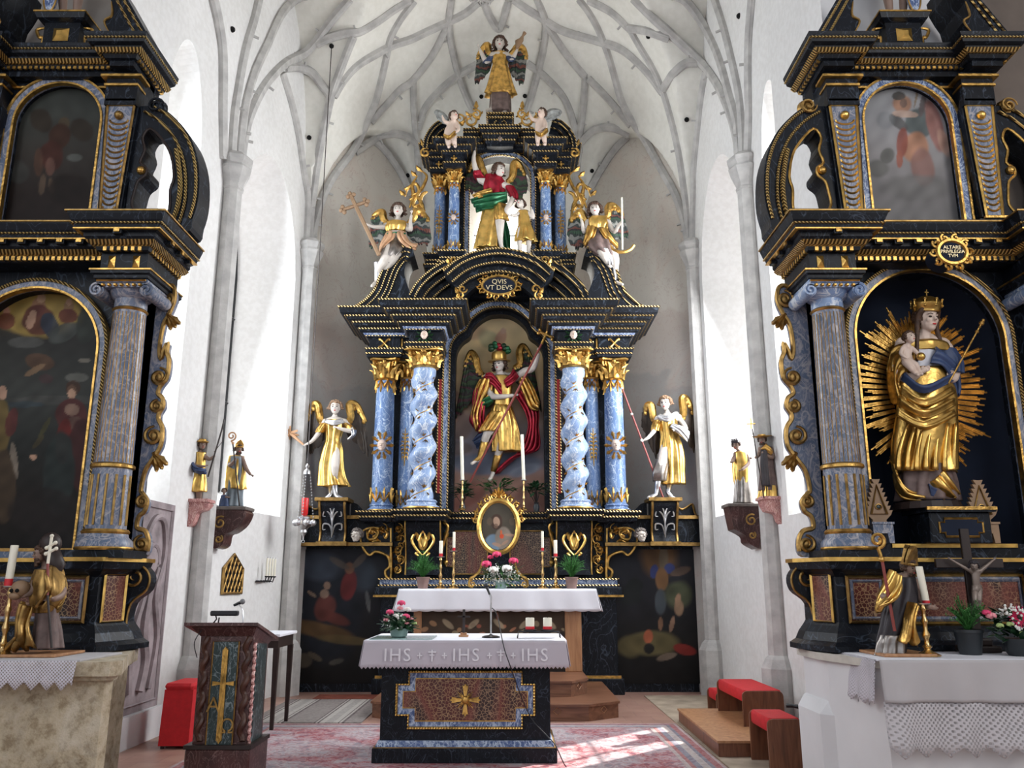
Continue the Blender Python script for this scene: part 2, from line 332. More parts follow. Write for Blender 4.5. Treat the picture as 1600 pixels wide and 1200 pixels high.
# ================================================================ ROOM
AX = -0.2; ZS = 6.9
def wall_panel(mb, p0, p1, z0, z1, win=None, thick=.9):
 """wall face from p0 to p1; win = (s0, s1, sill, spring, apex, inset, depth, sill_rise); returns outer outline of the window"""
 p0 = Vector(p0); p1 = Vector(p1); d = (p1 - p0); L = d.length; d = d / L
 n = Vector((-d.y, d.x))
 if n.dot((p0 + p1) / 2 - Vector((-.3, 11))) < 0: n = -n
 def pt(s, z, o=0.0): q = p0 + d * s + n * o; return (q.x, q.y, z)
 if win is None:
  mb.add([pt(0, z0), pt(L, z0), pt(L, z1), pt(0, z1)], [(0, 1, 2, 3)]); return None
 s0, s1, sill, spr, apex, ins, dep, rise = win
 N = 24
 def outline(a, b, zb, zsp, zap):
  top = []; m = (a + b) / 2; h = (b - a) / 2
  for i in range(N + 1):
   t = -1 + 2 * i / N; top.append((m + h * t, zsp + (zap - zsp) * (1 - abs(t) ** 2.1) ** .62))
  return top
 top = outline(s0, s1, sill, spr, apex)
 mb.add([pt(0, z0), pt(s0, z0), pt(s0, z1), pt(0, z1)], [(0, 1, 2, 3)])
 mb.add([pt(s1, z0), pt(L, z0), pt(L, z1), pt(s1, z1)], [(0, 1, 2, 3)])
 mb.add([pt(s0, z0), pt(s1, z0), pt(s1, sill), pt(s0, sill)], [(0, 1, 2, 3)])
 vs_ = []; fs = []
 for i, (s, z) in enumerate(top): vs_ += [pt(s, z), pt(s, z1)]
 for i in range(N): fs.append((2 * i, 2 * i + 2, 2 * i + 3, 2 * i + 1))
 mb.add(vs_, fs)
 inner = [(s0, sill)] + top + [(s1, sill)]
 top2 = outline(s0 + ins, s1 - ins, sill + rise, spr - .1, apex - ins * .9)
 outer = [(s0 + ins, sill + rise)] + top2 + [(s1 - ins, sill + rise)]
 mb.loft([[pt(s, z) for s, z in inner], [pt(s, z, dep) for s, z in outer]], cap=False)
 return [pt(s, z, dep) for s, z in outer], pt, outer
LW = [(-3.815, 7.0), (-3.815, 7.83), (-3.75, 8.12), (-3.88, 8.16), (-3.72, 9.94), (-3.36, 12.7), (-1.55, 14.9)]
RW = [(3.0, 7.0), (3.0, 8.1), (3.0, 8.55), (3.15, 8.62), (3.10, 9.94), (2.98, 12.7), (1.15, 14.9)]
winB = (.30, 2.42, 2.5, 6.2, 7.7, .38, .85, .35)
def build_side(pts, name, winA_spec, idx):
 mb = MB(); wins = []
 for i in range(len(pts) - 1):
  w = None
  if i == 3: w = winA_spec
  if i == 4: w = winB
  if i == 5: continue
  r = wall_panel(mb, pts[i], pts[i + 1], 0, 12, w)
  if r: wins.append(r)
 struct(name, mb, 'plaster')
 for k, (loop, pt, outl) in enumerate(wins):
  g = MB(); g.add(loop, [tuple(range(len(loop)))])
  o = struct('window_%d' % (idx + k), g, 'window_light')
  fr = MB(); sa = min(s for s, z in outl); sb = max(s for s, z in outl); zb = min(z for s, z in outl); zt = max(z for s, z in outl)
  fr.tube([pt(s, z, .80) for s, z in outl], .03, 4, closed=True)
  m = (sa + sb) / 2; fr.tube([pt(m, zb, .80), pt(m, zt, .80)], .035, 4)
  z = zb + .4
  while z < zt - .5: fr.tube([pt(sa, z, .81), pt(sb, z, .81)], .012, 4); z += .42
  for z in (zb + 1.3, zb + 2.6): fr.tube([pt(sa, z, .78), pt(sb, z, .78)], .028, 4)
  struct('window_frame', fr, 'black_iron', o)
build_side(LW, 'wall_left', (.08, 1.05, 2.3, 6.4, 7.85, .12, .7, .3), 1)
build_side(RW, 'wall_right', (.06, .85, 2.3, 6.3, 7.55, .1, .75, .3), 3)
# three walls of the apse, the middle one with the window that shines through the altar's open top
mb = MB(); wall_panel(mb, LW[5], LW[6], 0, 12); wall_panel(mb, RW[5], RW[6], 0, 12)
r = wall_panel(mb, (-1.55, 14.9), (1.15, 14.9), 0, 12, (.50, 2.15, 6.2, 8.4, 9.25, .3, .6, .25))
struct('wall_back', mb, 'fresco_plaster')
g = MB(); g.add(r[0], [tuple(range(len(r[0])))]); o = struct('window_5', g, 'east_window_light')
fr = MB(); fr.tube([(-.23, 15.42, 6.4), (-.23, 15.42, 8.9)], .03, 4)
for z in (7.0, 7.7, 8.3): fr.tube([(-.75, 15.44, z), (.3, 15.44, z)], .015, 4)
struct('window_frame', fr, 'black_iron', o)
# nave side of the chancel arch, nave walls and ceiling behind the camera
mb = MB(); mb.box(-8, -3.8151, 7.0, 7.3, 0, 12); struct('wall_nave_west', mb, 'wall_shade_grey'); mb = MB(); mb.box(3.001, 8, 7.0, 7.35, 4.32, 12); mb.box(3.001, 8, 7.0, 7.35, 0, 1.65); mb.box(4.24, 8, 7.0, 7.35, 1.65, 4.32); mb.box(3.001, 4.24, 7.345, 7.5, 1.65, 4.32); mb.box(-3.8151, 3.001, 7.0, 7.3, 8.7, 12)
struct('wall_chancel_arch', mb, 'white_limewash'); mb = MB(); mb.box(4.42, 8, 6.97, 6.999, 4.6, 12); struct('wall_nave_shade', mb, 'wall_shade_brown')  # thin dark panel before the wall, its shade painted in brown
mb = MB(); mb.box(-8.3, -8, -7, 7, 0, 12); struct('wall_nave_left', mb, 'white_limewash')
mb = MB(); mb.box(8, 8.3, -7, 7, 0, 12); struct('wall_nave_right', mb, 'white_limewash')
mb = MB(); mb.box(-8.3, 8.3, -7, 7.3, 11, 11.3); struct('ceiling_nave', mb, 'white_limewash')
mb = MB(); mb.box(-8.3, 8.3, -7, 15.6, -.2, 0); struct('floor', mb, 'floor_tiles')
# ---- vault as a height field: barrel + round apse, cut by pointed side webs
def vault_z(x, y):
 u = x - AX
 w = 1.03 * (3.1 + .11 * max(0, 12.7 - y)); w = max(w, 3.3)
 r2 = (u / w) ** 2
 if y > 11.6: r2 += ((y - 11.6) / 3.62) ** 2
 z = ZS + 4.75 * max(0, 1 - r2) ** .52
 for (a, b) in SEGS:
  dx, dy = b[0] - a[0], b[1] - a[1]; L = math.hypot(dx, dy); dx /= L; dy /= L
  s = (x - a[0]) * dx + (y - a[1]) * dy; t = 2 * s / L - 1
  if abs(t) >= 1: continue
  nx, ny = -dy, dx
  if nx * (AX - a[0]) + ny * (11 - a[1]) < 0: nx, ny = -nx, -ny
  d = (x - a[0]) * nx + (y - a[1]) * ny
  zz = ZS + 2.55 * (1 - abs(t) ** 2.0) ** .6 + .22 * max(d, -.3)
  z = max(z, zz)
 return z
SEGS = [((-3.9, 7.0), LW[4]), (LW[4], LW[5]), (LW[5], LW[6]), (LW[6], RW[6]), (RW[6], RW[5]), (RW[5], RW[4]), (RW[4], (3.2, 7.0))]
def poly_in(x, y, e=.12):
 for (a, b) in SEGS:
  dx, dy = b[0] - a[0], b[1] - a[1]; L = math.hypot(dx, dy); nx, ny = -dy / L, dx / L
  if nx * (AX - a[0]) + ny * (11 - a[1]) < 0: nx, ny = -nx, -ny
  if (x - a[0]) * nx + (y - a[1]) * ny < -e: return False
 return True
mb = MB(); st = .05; xs = [-4.1 + st * i for i in range(int(7.6 / st))]; ys = [6.95 + st * i for i in range(int(8.2 / st))]
idx = {}
for j, y in enumerate(ys):
 for i, x in enumerate(xs):
  if poly_in(x, y, .2): idx[(i, j)] = len(mb.v); mb.v.append((x, y, vault_z(x, y)))
for (i, j) in list(idx):
 q = [(i, j), (i + 1, j), (i + 1, j + 1), (i, j + 1)]
 if all(k in idx for k in q): mb.f.append(tuple(idx[k] for k in q))
vault = struct('ceiling', mb, 'vault_plaster', smooth=True)
tri_v = [Vector(v) for v in mb.v]; tri_f = [tuple(f) for f in mb.f]
for (a, b) in SEGS:
 o = len(tri_v); tri_v += [Vector((a[0], a[1], 0)), Vector((b[0], b[1], 0)), Vector((b[0], b[1], 12)), Vector((a[0], a[1], 12))]; tri_f.append((o, o + 1, o + 2, o + 3))
bvh = BVHTree.FromPolygons(tri_v, tri_f)
def cast(x, y):
 h = bvh.ray_cast(Vector((0, 0, CAMH)), ray(x, y), 40)
 return h[3] if h[0] is not None else 14.0
RIBS = """332,0 339,30 346,75 347.5,117 347,175 347.5,249
404,0 395,37 382,82 371,140 364,187 360,249
480,-6 460,2 437,27 415,75 395,120 381,175 373,249
547,0 517,35 495,65 475,86 445,102 420,127 402,155 387,190 379,225 376,249
495,70 515,61 540,54 562,51 590,35 615,17 640,2
445,108 465,107 487,116 502,135 514,150
440,117 452,155 465,212 473,270 479,302 479,340 477,382
552,60 540,90 527,125 517,155 507,200 497,250 490,300 485,340 483,382
522,152 535,130 557,105 590,85 615,72 640,64 670,50 701,36 728,22 747,6
647,3 640,12 625,32 610,60 605,82 597,120 587,160 577,185 565,212 550,240 522,277 507,305 497,333 490,360 487,382
580,192 602,167 625,142 645,127 676,87 698,43
555,240 582,222 597,213 620,211 640,217 652,228
582,220 597,232 615,255 630,280 642,305
645,128 647,181 652,235 656,300 658,340
705,0 701,36 705,72 717,120 730,156 740,176
654,203 665,170 690,141 716,120 745,103
756,5 765,28 779,47 788,29 795,3
839,0 852,36 850,72 839,120 828,160 822,178
801,0 825,17 842,27 852,34 882,51 937,67 973,80 1009,112 1035,146
853,38 882,83 915,123
824,101 850,120 882,156 900,205 906,240
915,123 911,175 905,225 900,300
905,0 920,20 935,47 950,85 960,120 972,162 990,195 1010,225 1035,270 1052,300 1064,330 1072,360 1076,385
920,2 955,20 982,45
982,46 1010,50 1045,62
985,47 1002,77 1020,107 1035,140 1050,190 1062,245 1070,300 1075,340 1077,385
1037,140 1052,117 1072,101 1089,100
1104,115 1097,155 1091,212 1086,262 1085,300 1084,350 1083,385
990,0 1022,32 1050,57 1080,85 1105,110 1125,140 1142,180 1152,217 1155,249
1050,-6 1070,2 1092,30 1115,70 1130,110 1142,155 1153,195 1158,249
1117,0 1132,45 1147,105 1157,155 1161,200 1162,249
1177,0 1172,62 1171,125 1172,187 1170,249
920,125 945,150 967,175 985,197
906,226 925,207 945,201 965,204 982,212
980,215 960,237 940,267 922,297""".split('\n')
for ln_ in RIBS:
 pts = [tuple(float(c) for c in p.split(',')) for p in ln_.split()]
 pts = cr(pts, 5); ds = [cast(x, y) for x, y in pts]
 for _ in range(3):
  # a rib keeps an even course: drop single jumps, then smooth
  ds = [sorted((ds[max(i - 2, 0)], ds[max(i - 1, 0)], ds[i], ds[min(i + 1, len(ds) - 1)], ds[min(i + 2, len(ds) - 1)]))[2] for i in range(len(ds))]
 for _ in range(3): ds = [(ds[max(i - 1, 0)] + ds[i] * 2 + ds[min(i + 1, len(ds) - 1)]) / 4 for i in range(len(ds))]
 w3 = [Vector((0, 0, CAMH)) + ray(x, y) * (d - .03) for (x, y), d in zip(pts, ds)]
 mb = MB(); mb.tube(w3, .056, 8); mb.tube([p + Vector((0, 0, .03)) for p in w3], .072, 6)
 acc = 0
 for i in range(2, len(w3) - 2):
  acc += (w3[i] - w3[i - 1]).length
  if acc > .62:
   acc = 0; t = (w3[i + 1] - w3[i]).normalized(); sd = t.cross(ray(*pts[i])).normalized()
   k = 1 if (i // 2) % 2 else -1
   mb.tube([w3[i] + sd * .04 * k, w3[i] + sd * .13 * k], .02, 5)
 struct('rib', mb, 'rib_stone', vault, smooth=True)
mb = MB()
for k in range(6):
 a = k * PI / 3; q = Vector((0, 0, CAMH)) + ray(752, -3) * (cast(752, 3) - .1)
 mb.tube([q + Vector((.12 * math.cos(a) + .09 * math.cos(t), .12 * math.sin(a) + .09 * math.sin(t), 0)) for t in [i * PI / 5 for i in range(11)]], .025, 5)
struct('boss', mb, 'rib_stone', vault)
for (x, y) in [(363, 46), (483, 215), (1155, 25), (1073, 187), (1013, 57), (925, 267), (637, 274), (752, 151), (820, 150), (518, 72)]:
 q = Vector((0, 0, CAMH)) + ray(x, y) * (cast(x, y) - .012); mb = MB(); mb.ball(q, .04, 10, 6); struct('vent_hole', mb, 'dark_hole', vault)
# ---- engaged shafts with octagonal capitals
def shaft(n, x, y, zc):
 mb = MB()
 mb.lathe(x, y, [(.22, 0), (.22, .62), (.17, .72), (.13, .76), (.125, 1.2), (.12, zc - .42), (.14, zc - .40), (.12, zc - .36)], 8)
 mb.lathe(x, y, [(.12, zc - .38), (.15, zc - .30), (.21, zc - .16), (.22, zc - .12), (.19, zc - .08), (.23, zc - .03), (.23, zc + .02), (.14, zc + .10)], 8)
 struct('trim_%d' % n, mb, 'rib_stone')
shaft(1, -3.63, 9.94, 6.93); shaft(2, -3.27, 12.62, 6.88); shaft(3, 3.05, 9.94, 6.93); shaft(4, 2.93, 12.62, 6.88)
for k, (x, y) in enumerate([(-1.5, 14.8), (1.1, 14.8)]):
 shaft(5 + k, x, y, 6.88)
# carved grave slab standing against the left chancel wall, and the edge of another on the right
mb = MB(); sl = [(8.33, .25), (9.33, .25), (9.35, 2.25), (9.2, 2.42), (8.5, 2.42), (8.33, 2.25)]
def slabmesh(x0, x1, pts): return MB().loft([[(x0, y, z) for y, z in pts], [(x1, y, z) for y, z in pts]])
mb = slabmesh(-3.90, -3.76, [(8.30, .3), (9.36, .3), (9.36, 2.40), (8.30, 2.40)])
ro = thing('grave_slab', 'tall reddish grey carved gravestone against the white wall left of the ambo', 'gravestone', (-3.83, 8.8, 0))
part('slab', mb, 'stone_slab', ro)
mb = MB(); pts = [(-3.745, y, z) for y, z in cr([(8.6, .5), (8.55, 1.0), (8.75, 1.5), (8.62, 1.9), (8.8, 2.2), (9.05, 2.2), (9.15, 1.85), (9.0, 1.45), (9.15, 1.0), (9.05, .5)], 5)]
mb.tube(pts, .035, 6); mb.tube([(-3.745, y, z) for y, z in arc(8.85, 1.75, .16, .2, 0, 350, 20)], .03, 6); mb.tube([(-3.745, y, z) for y, z in cr([(8.85, 1.5), (8.8, 1.1), (8.9, .8), (8.82, .5)], 5)], .05, 6)
mb.ball((-3.75, 8.85, 1.78), (.05, .12, .15)); mb.tube([(-3.755, 8.38, .38), (-3.755, 9.28, .38), (-3.755, 9.28, 2.33), (-3.755, 8.38, 2.33)], .02, 4, closed=True)
part('carving', mb, 'stone_slab', ro, smooth=True)
mb = MB(); mb.box(-3.92, -3.70, 8.2, 9.42, 0, .3); struct('trim_7', mb, 'white_limewash')
ro = solo('grave_slab', slabmesh(2.9, 3.02, [(7.35, .3), (7.95, .3), (7.95, 1.9), (7.35, 1.9)]), 'stone_slab', 'weathered grey stone slab edge behind the right side altar by white pier', 'gravestone', (2.96, 7.6, 0))
# lattice niche and pointed recess on the left wall
def onleft(y): return -3.72 + (y - 9.94) * (.36 / 2.76)
def onright(y): return 3.10 - (y - 9.94) * (.12 / 2.76)
# ================================================================ ornament builders
def spiral(cx, cz, r0, r1, turns, a0, k=1, n=None):
 n = n or int(abs(turns) * 14) + 2
 return [(cx + (r0 + (r1 - r0) * i / n) * math.cos(a0 + k * 2 * PI * turns * i / n), cz + (r0 + (r1 - r0) * i / n) * math.sin(a0 + k * 2 * PI * turns * i / n)) for i in range(n + 1)]
def relief(mb, pts, y, r, taper=True, n=6, k=4):
 """raised carved line following (x, z) points in front of y"""
 p = cr(pts, k); m = len(p)
 rr = [r * (1 - .65 * abs(2 * i / (m - 1) - .9) ** 2) if taper else r for i in range(m)]
 mb.tube([(a, y - r * .3, b) for a, b in p], [max(x, r * .3) for x in rr], n)
def leaf(mb, x, y, z, L, W, ang, out=.35, n=5, th=.006):
 """curling acanthus leaf: root at (x, y, z), growing along ang in the x-z plane and bending to the viewer"""
 d = Vector((math.cos(ang), 0, math.sin(ang))); s = Vector((-math.sin(ang), 0, math.cos(ang))); rings = []
 for i in range(n + 1):
  t = i / n; w = W * (math.sin(PI * min(1, t * .85 + .12)) ** .7) * (.75 + .25 * math.cos(t * 14))
  c = Vector((x, y, z)) + d * (L * math.sin(t * 1.35) / .98) + Vector((0, -out * L * t * t, 0))
  rings.append([c - s * w + Vector((0, th, 0)), c + Vector((0, -W * .45 - th, 0)), c + s * w + Vector((0, th, 0)), c + Vector((0, th * 2, 0))])
 mb.loft(rings)
def mirx(mb, ax): m = MB(); m.v = [(2 * ax - v[0], v[1], v[2]) for v in mb.v]; m.f = list(mb.f); return m
def cartouche(mb, cx, y, cz, w, h, r=.016):
 """symmetrical shell-and-scroll ornament"""
 for s in (-1, 1):
  X = lambda a: cx + s * a * w
  relief(mb, [(X(.05), cz - h * .9), (X(.55), cz - h * .5), (X(.95), cz + h * .05), (X(.7), cz + h * .5), (X(.35), cz + h * .35), (X(.45), cz + .05 * h)], y, r)
  relief(mb, [(X(.9), cz + h * .9), (X(.5), cz + h * .95), (X(.35), cz + h * .6), (X(.6), cz + h * .55)], y, r * .9)
  relief(mb, [(X(.1), cz - h * .4), (X(.3), cz), (X(.12), cz + h * .6)], y - r, r)
  relief(mb, [(X(.35), cz - h * .95), (X(.6), cz - h * .8), (X(.3), cz - h * .7)], y, r * .8)
  leaf(mb, X(.1), y, cz - h * .1, h * .8, w * .3, PI / 2 - s * .5, .25)
 mb.ball((cx, y, cz - h * .1), (w * .42, r * 1.6, h * .5), 10, 8); mb.ball((cx, y - r, cz + h * .75), (w * .2, r * 1.5, h * .25), 8, 6)
def scrolly(mb, x0, x1, z0, z1, y, r=.014, seed=1):
 """openwork band of running scrolls filling a tall or wide box"""
 rnd = random.Random(seed); w, h = x1 - x0, z1 - z0; tall = h > w; n = max(1, round((h / w if tall else w / h) * 1.15)); s = 1
 for i in range(n):
  a, b = i / n, (i + 1) / n; c = (a + b) / 2
  if tall: cx, cz, R = x0 + w * (.5 + .12 * s), z0 + h * c, min(w * .42, h / n * .5)
  else: cx, cz, R = x0 + w * c, z0 + h * (.5 + .12 * s), min(h * .42, w / n * .5)
  p = spiral(cx, cz, R, R * .22, 1.25, (PI / 2 if s > 0 else -PI / 2), s); relief(mb, p, y, r, k=1)
  for q in range(3):
   an = rnd.uniform(0, 2 * PI); leaf(mb, cx + R * .8 * math.cos(an), y, cz + R * .8 * math.sin(an), R * .6, R * .2, an + s * .9, .3)
  mb.ball((cx, y - r, cz), r * 1.5, 6, 5); s = -s
def capital(x, y, z0, z1, r):
 mb = MB(); h = z1 - z0
 mb.lathe(x, y, [(r * 1.0, z0), (r * 1.15, z0 + .02), (r * 1.0, z0 + .04), (r * .98, z0 + h * .6), (r * 1.15, z0 + h * .85)], 16)
 for tier, (zz, k, o) in enumerate([(z0 + .03, 8, 0), (z0 + h * .32, 8, PI / 8)]):
  for i in range(k):
   a = o + 2 * PI * i / k; m = MB(); leaf(m, 0, -r * 1.02, 0, h * .48, r * .36, PI / 2, .5)
   R = Matrix.Rotation(a, 3, 'Z'); m.moved(lambda v: R @ v + Vector((x, y, zz))); mb.join(m)
 for i in range(4):
  a = PI / 4 + i * PI / 2; R = Matrix.Rotation(a, 3, 'Z'); m = MB()
  m.tube([(0, -r * 1.0 - p[0], p[1]) for p in spiral(r * .35, h * .78, h * .17, h * .04, 1.3, PI * 1.2, -1)], r * .12, 6)
  m.moved(lambda v: R @ v + Vector((x, y, z0))); mb.join(m)
 for i in range(4):
  R = Matrix.Rotation(i * PI / 2, 3, 'Z'); m = MB(); m.ball((0, -r * 1.25, h * .86), (r * .22, r * .18, h * .12), 8, 6); m.moved(lambda v: R @ v + Vector((x, y, z0))); mb.join(m)
 q = r * 1.5; c = r * .35
 def ab(k, z): return [(x + k * a, y + k * b, z) for a, b in [(-q, -q + c), (-q + c, -q), (0, -q + c * .9), (q - c, -q), (q, -q + c), (q - c * .9, 0), (q, q - c), (q - c, q), (0, q - c * .9), (-q + c, q), (-q, q - c), (-q + c * .9, 0)]]
 mb.loft([ab(.88, z1 - h * .12), ab(1.0, z1 - h * .08), ab(1.0, z1)])
 return mb
def column(root, x, y, z0, z1, r, m, seed=0, twist=0, extras='face', face_s=1, zc=None, capm='gold', flutes=0):
 """shaft as a part; base, capital and gilding as its pieces"""
 hb = r * .75; n = 28; rings = []; K = 40 if twist else 10; amp = r * .2 if twist else 0
 zb = z0 + hb; H = z1 - zb
 for i in range(K + 1):
  t = i / K; z = zb + H * t; rr = (r * .86 if twist else r * (1 - .13 * t * t)); fade = min(1, t * 8, (1 - t) * 8)
  a = face_s * 2 * PI * twist * t; cx, cy2 = x + amp * fade * math.cos(a), y + amp * fade * math.sin(a)
  rings.append([(cx + rr * math.cos(2 * PI * k / n), cy2 + rr * math.sin(2 * PI * k / n), z) for k in range(n)])
 col = part('column', MB().loft(rings), m, root, smooth=True)
 b = MB(); b.lathe(x, y, [(r * 1.32, z0), (r * 1.36, z0 + hb * .15), (r * 1.34, z0 + hb * .35), (r * 1.12, z0 + hb * .5), (r * 1.1, z0 + hb * .7), (r * 1.2, z0 + hb * .8), (r * 1.05, z0 + hb), (r * .9, z0 + hb * 1.02)], 28)
 part('column_base', b, 'light_blue_marble' if twist else 'blue_marble', col, smooth=True)
 g = MB(); g.lathe(x, y, [(r * 1.36, z0 + hb * .02), (r * 1.40, z0 + hb * .12), (r * 1.36, z0 + hb * .25)], 28); part('gilt_ring', g, 'gold', col, smooth=True)
 part('capital', capital(x, y, z1, zc, r * .98), capm, col, smooth=True)
 rnd = random.Random(seed); g = MB()
 if twist:
  p = []
  for i in range(141):
   t = i / 140; a = face_s * 2 * PI * twist * t + PI * .98; z = zb + H * t; fade = min(1, t * 8, (1 - t) * 8); c = face_s * 2 * PI * twist * t
   p.append((x + amp * fade * math.cos(c) + r * .84 * math.cos(a), y + amp * fade * math.sin(c) + r * .84 * math.sin(a), z))
   if i % 5 == 2 and math.sin(a) < .1:
    for q in (-1, 1):
     zz = z + q * rnd.uniform(.05, .085); aa = a + q * .35
     ox, oy = x + amp * fade * math.cos(c) + r * .88 * math.cos(aa), y + amp * fade * math.sin(c) + r * .88 * math.sin(aa)
     for w in range(3): leaf(g, ox, oy, zz, .055, .018, PI / 2 * q + (w - 1) * .8, .3, 3)
  g.tube(p, .011, 5)
 else:
  for (zz, hh, up) in [(zb + .02, H * .12, 1), (z1 - H * .10, H * .10, -1)]:
   g = MB()
   for i in range(8):
    a = i * PI / 4 + PI / 8; m_ = MB()
    for w in (-1, 0, 1): leaf(m_, 0, -r * (1.0 if up > 0 else .9), 0 if up > 0 else hh, hh * (1 - .25 * abs(w)), r * .16, up * PI / 2 + w * .5, .05, 4)
    R = Matrix.Rotation(a, 3, 'Z'); m_.moved(lambda v: R @ v + Vector((x, y, zz))); g.join(m_)
   part('gilding', g, 'gold', col, smooth=True)
  g = MB(); zm = zb + H * .46
  if extras == 'face':
   for k in range(10): a = k * PI / 5; leaf(g, x + r * .45 * math.cos(a), y - r * .98, zm + r * .7 * math.sin(a), r * .75, r * .22, a, .2, 4)
  elif extras == 'spray':
   for j in range(-3, 4):
    for s in (-1, 1): relief(g, [(x, zm + j * .06), (x + s * r * .35, zm + j * .06 + .03), (x + s * r * (.7 - .12 * abs(j)), zm + j * .07)], y - r * .93, .011)
   relief(g, [(x, zm - .3), (x, zm), (x, zm + .3)], y - r * .98, .012)
 part('gilding', g, 'gold', col, smooth=True)
 if extras == 'face' and not twist:
  f = MB(); head(f, (x, y - r * 1.0, zm), r * .62, 0, 0); part('cherub_head', f, 'skin', col, smooth=2)
 return col
def text_mb(s, size, depth, cx, y, cz, spacing=1.0, ls=.9):
 cu = bpy.data.curves.new('lettering', 'FONT'); cu.body = s; cu.size = size; cu.extrude = depth; cu.align_x = 'CENTER'; cu.align_y = 'CENTER'; cu.space_character = spacing; cu.space_line = ls; cu.resolution_u = 3
 o = bpy.data.objects.new('lettering', cu); C.objects.link(o); bpy.context.view_layer.update()
 me = o.evaluated_get(bpy.context.evaluated_depsgraph_get()).to_mesh(); mb = MB()
 mb.add([(cx + v.co.x, y - v.co.z, cz + v.co.y) for v in me.vertices], [tuple(p.vertices) for p in me.polygons])
 bpy.data.objects.remove(o); bpy.data.curves.remove(cu); return mb
def painting(name, parent, D, x0, x1, z0, z1, shape, base, blobs, res=150, m='oil_painting', label=None):
 """a flat painted panel: colours laid on its own canvas; blobs are (px, py, rx, ry, degrees, colour, strength, softness)"""
 z0 += SH[0]; z1 += SH[0]; nz = res; nx = max(8, int(res * (x1 - x0) / (z1 - z0)))
 X, Z = np.meshgrid(np.linspace(x0, x1, nx + 1), np.linspace(z0, z1, nz + 1)); d = D * cp + (Z - CAMH) * sp
 px = 800 + FPX * X / d; py = 600 - FPX * ((Z - CAMH) * cp - D * sp) / d
 rs = np.random.RandomState(abs(int(x0 * 100)) % 99)
 col = np.zeros((nz + 1, nx + 1, 3)); b = np.array(base, float)
 if b.ndim == 1: col[:] = b
 else:
  v = (Z - z0) / (z1 - z0); k = (len(b) - 1) * (1 - v); i0 = np.clip(k.astype(int), 0, len(b) - 2); f = (k - i0)[..., None]; col = b[i0] * (1 - f) + b[i0 + 1] * f
 nn = sum(np.sin(px * a + py * c + ph) for a, c, ph in [(rs.uniform(-.25, .25), rs.uniform(-.25, .25), rs.uniform(0, 6)) for _ in range(14)]) / 14
 wob = nn * .5
 for (bx, by, rx, ry, an, c, st, so) in blobs:
  a = math.radians(an); u = ((px - bx) * math.cos(a) + (py - by) * math.sin(a)) / rx; w = (-(px - bx) * math.sin(a) + (py - by) * math.cos(a)) / ry
  q = np.sqrt(u * u + w * w) + wob * .3; k = np.clip((1 - q) / max(so * .5, .02), 0, 1) * st
  c = np.array(c) * (1 + .5 * wob[..., None]); col = col * (1 - k[..., None]) + c * k[..., None]
 col = np.clip(col * (1 + .35 * nn[..., None]), 0, 1)
 keep = np.ones((nz + 1, nx + 1), bool) if shape is None else shape(X, Z - SH[0])
 mb = MB(); ids = -np.ones((nz + 1, nx + 1), int); cols = []
 for j in range(nz + 1):
  for i in range(nx + 1):
   ids[j, i] = len(mb.v); mb.v.append((X[j, i], D, Z[j, i] - SH[0])); cols += [*col[j, i], 1.0]
 for j in range(nz):
  for i in range(nx):
   if keep[j, i] and keep[j + 1, i] and keep[j, i + 1] and keep[j + 1, i + 1]: mb.f.append((ids[j, i], ids[j, i + 1], ids[j + 1, i + 1], ids[j + 1, i]))
 o = part(name, mb, m, parent, label); ca = o.data.color_attributes.new('Col', 'FLOAT_COLOR', 'POINT')
 if len(o.data.vertices) * 4 == len(cols): ca.data.foreach_set('color', cols)
 md = o.modifiers.new('thickness', 'SOLIDIFY'); md.thickness = .02; md.offset = 1
 return o
# ---- carved figures -------------------------------------------------
def head(mb, c, r, yaw=0, tilt=0, roll=0, nose=1):
 """r = half the head height; faces the viewer (-Y) at yaw 0"""
 R = Matrix.Rotation(math.radians(yaw), 3, 'Z') @ Matrix.Rotation(math.radians(roll), 3, 'Y') @ Matrix.Rotation(math.radians(tilt), 3, 'X'); c = Vector(c)
 def b(p, rad): mb.ball(c + R @ (Vector(p) * r), tuple(q * r for q in rad), 12, 10, R)
 b((0, .12, .2), (.72, .82, .78)); b((0, -.10, -.2), (.6, .62, .7)); b((0, -.38, -.62), (.33, .28, .28)); b((0, -.52, .30), (.5, .22, .16))
 b((-.3, -.48, -.12), (.22, .2, .2)); b((.3, -.48, -.12), (.22, .2, .2)); b((0, -.62, -.45), (.2, .12, .07)); b((-.66, .05, -.05), (.1, .16, .22)); b((.66, .05, -.05), (.1, .16, .22))
 mb.tube([c + R @ (Vector(p) * r) for p in ((0, -.62, .28), (0, -.82, -.02), (0, -.88, -.14))], [.09 * r, .13 * r, .17 * r], 6)
 return R
def face_bits(root, c, r, R, hairm='brown_hair', beard=0):
 c = Vector(c)
 for s in (-1, 1):
  e = MB(); e.ball(c + R @ (Vector((s * .27, -.62, .12)) * r), (.13 * r, .10 * r, .07 * r), 8, 6, R); part('eye', e, 'dark_brown', root, smooth=2)
 e = MB(); e.ball(c + R @ (Vector((0, -.72, -.42)) * r), (.17 * r, .08 * r, .06 * r), 8, 6, R); part('lips', e, 'red_wax', root, smooth=2)
 e = MB()
 for s in (-1, 1): e.tube([c + R @ (Vector(p) * r) for p in ((s * .12, -.72, .30), (s * .3, -.7, .36), (s * .46, -.58, .28))], .035 * r, 5)
 part('eyebrows', e, hairm, root)
 if beard:
  e = MB(); rnd = random.Random(3)
  for i in range(26):
   a = rnd.uniform(-1.2, 1.2); e.ball(c + R @ (Vector((math.sin(a) * .5, -math.cos(a) * .55 - .05, -.55 - rnd.random() * beard)) * r), .2 * r, 6, 5)
  part('beard', e, hairm, root, smooth=2)
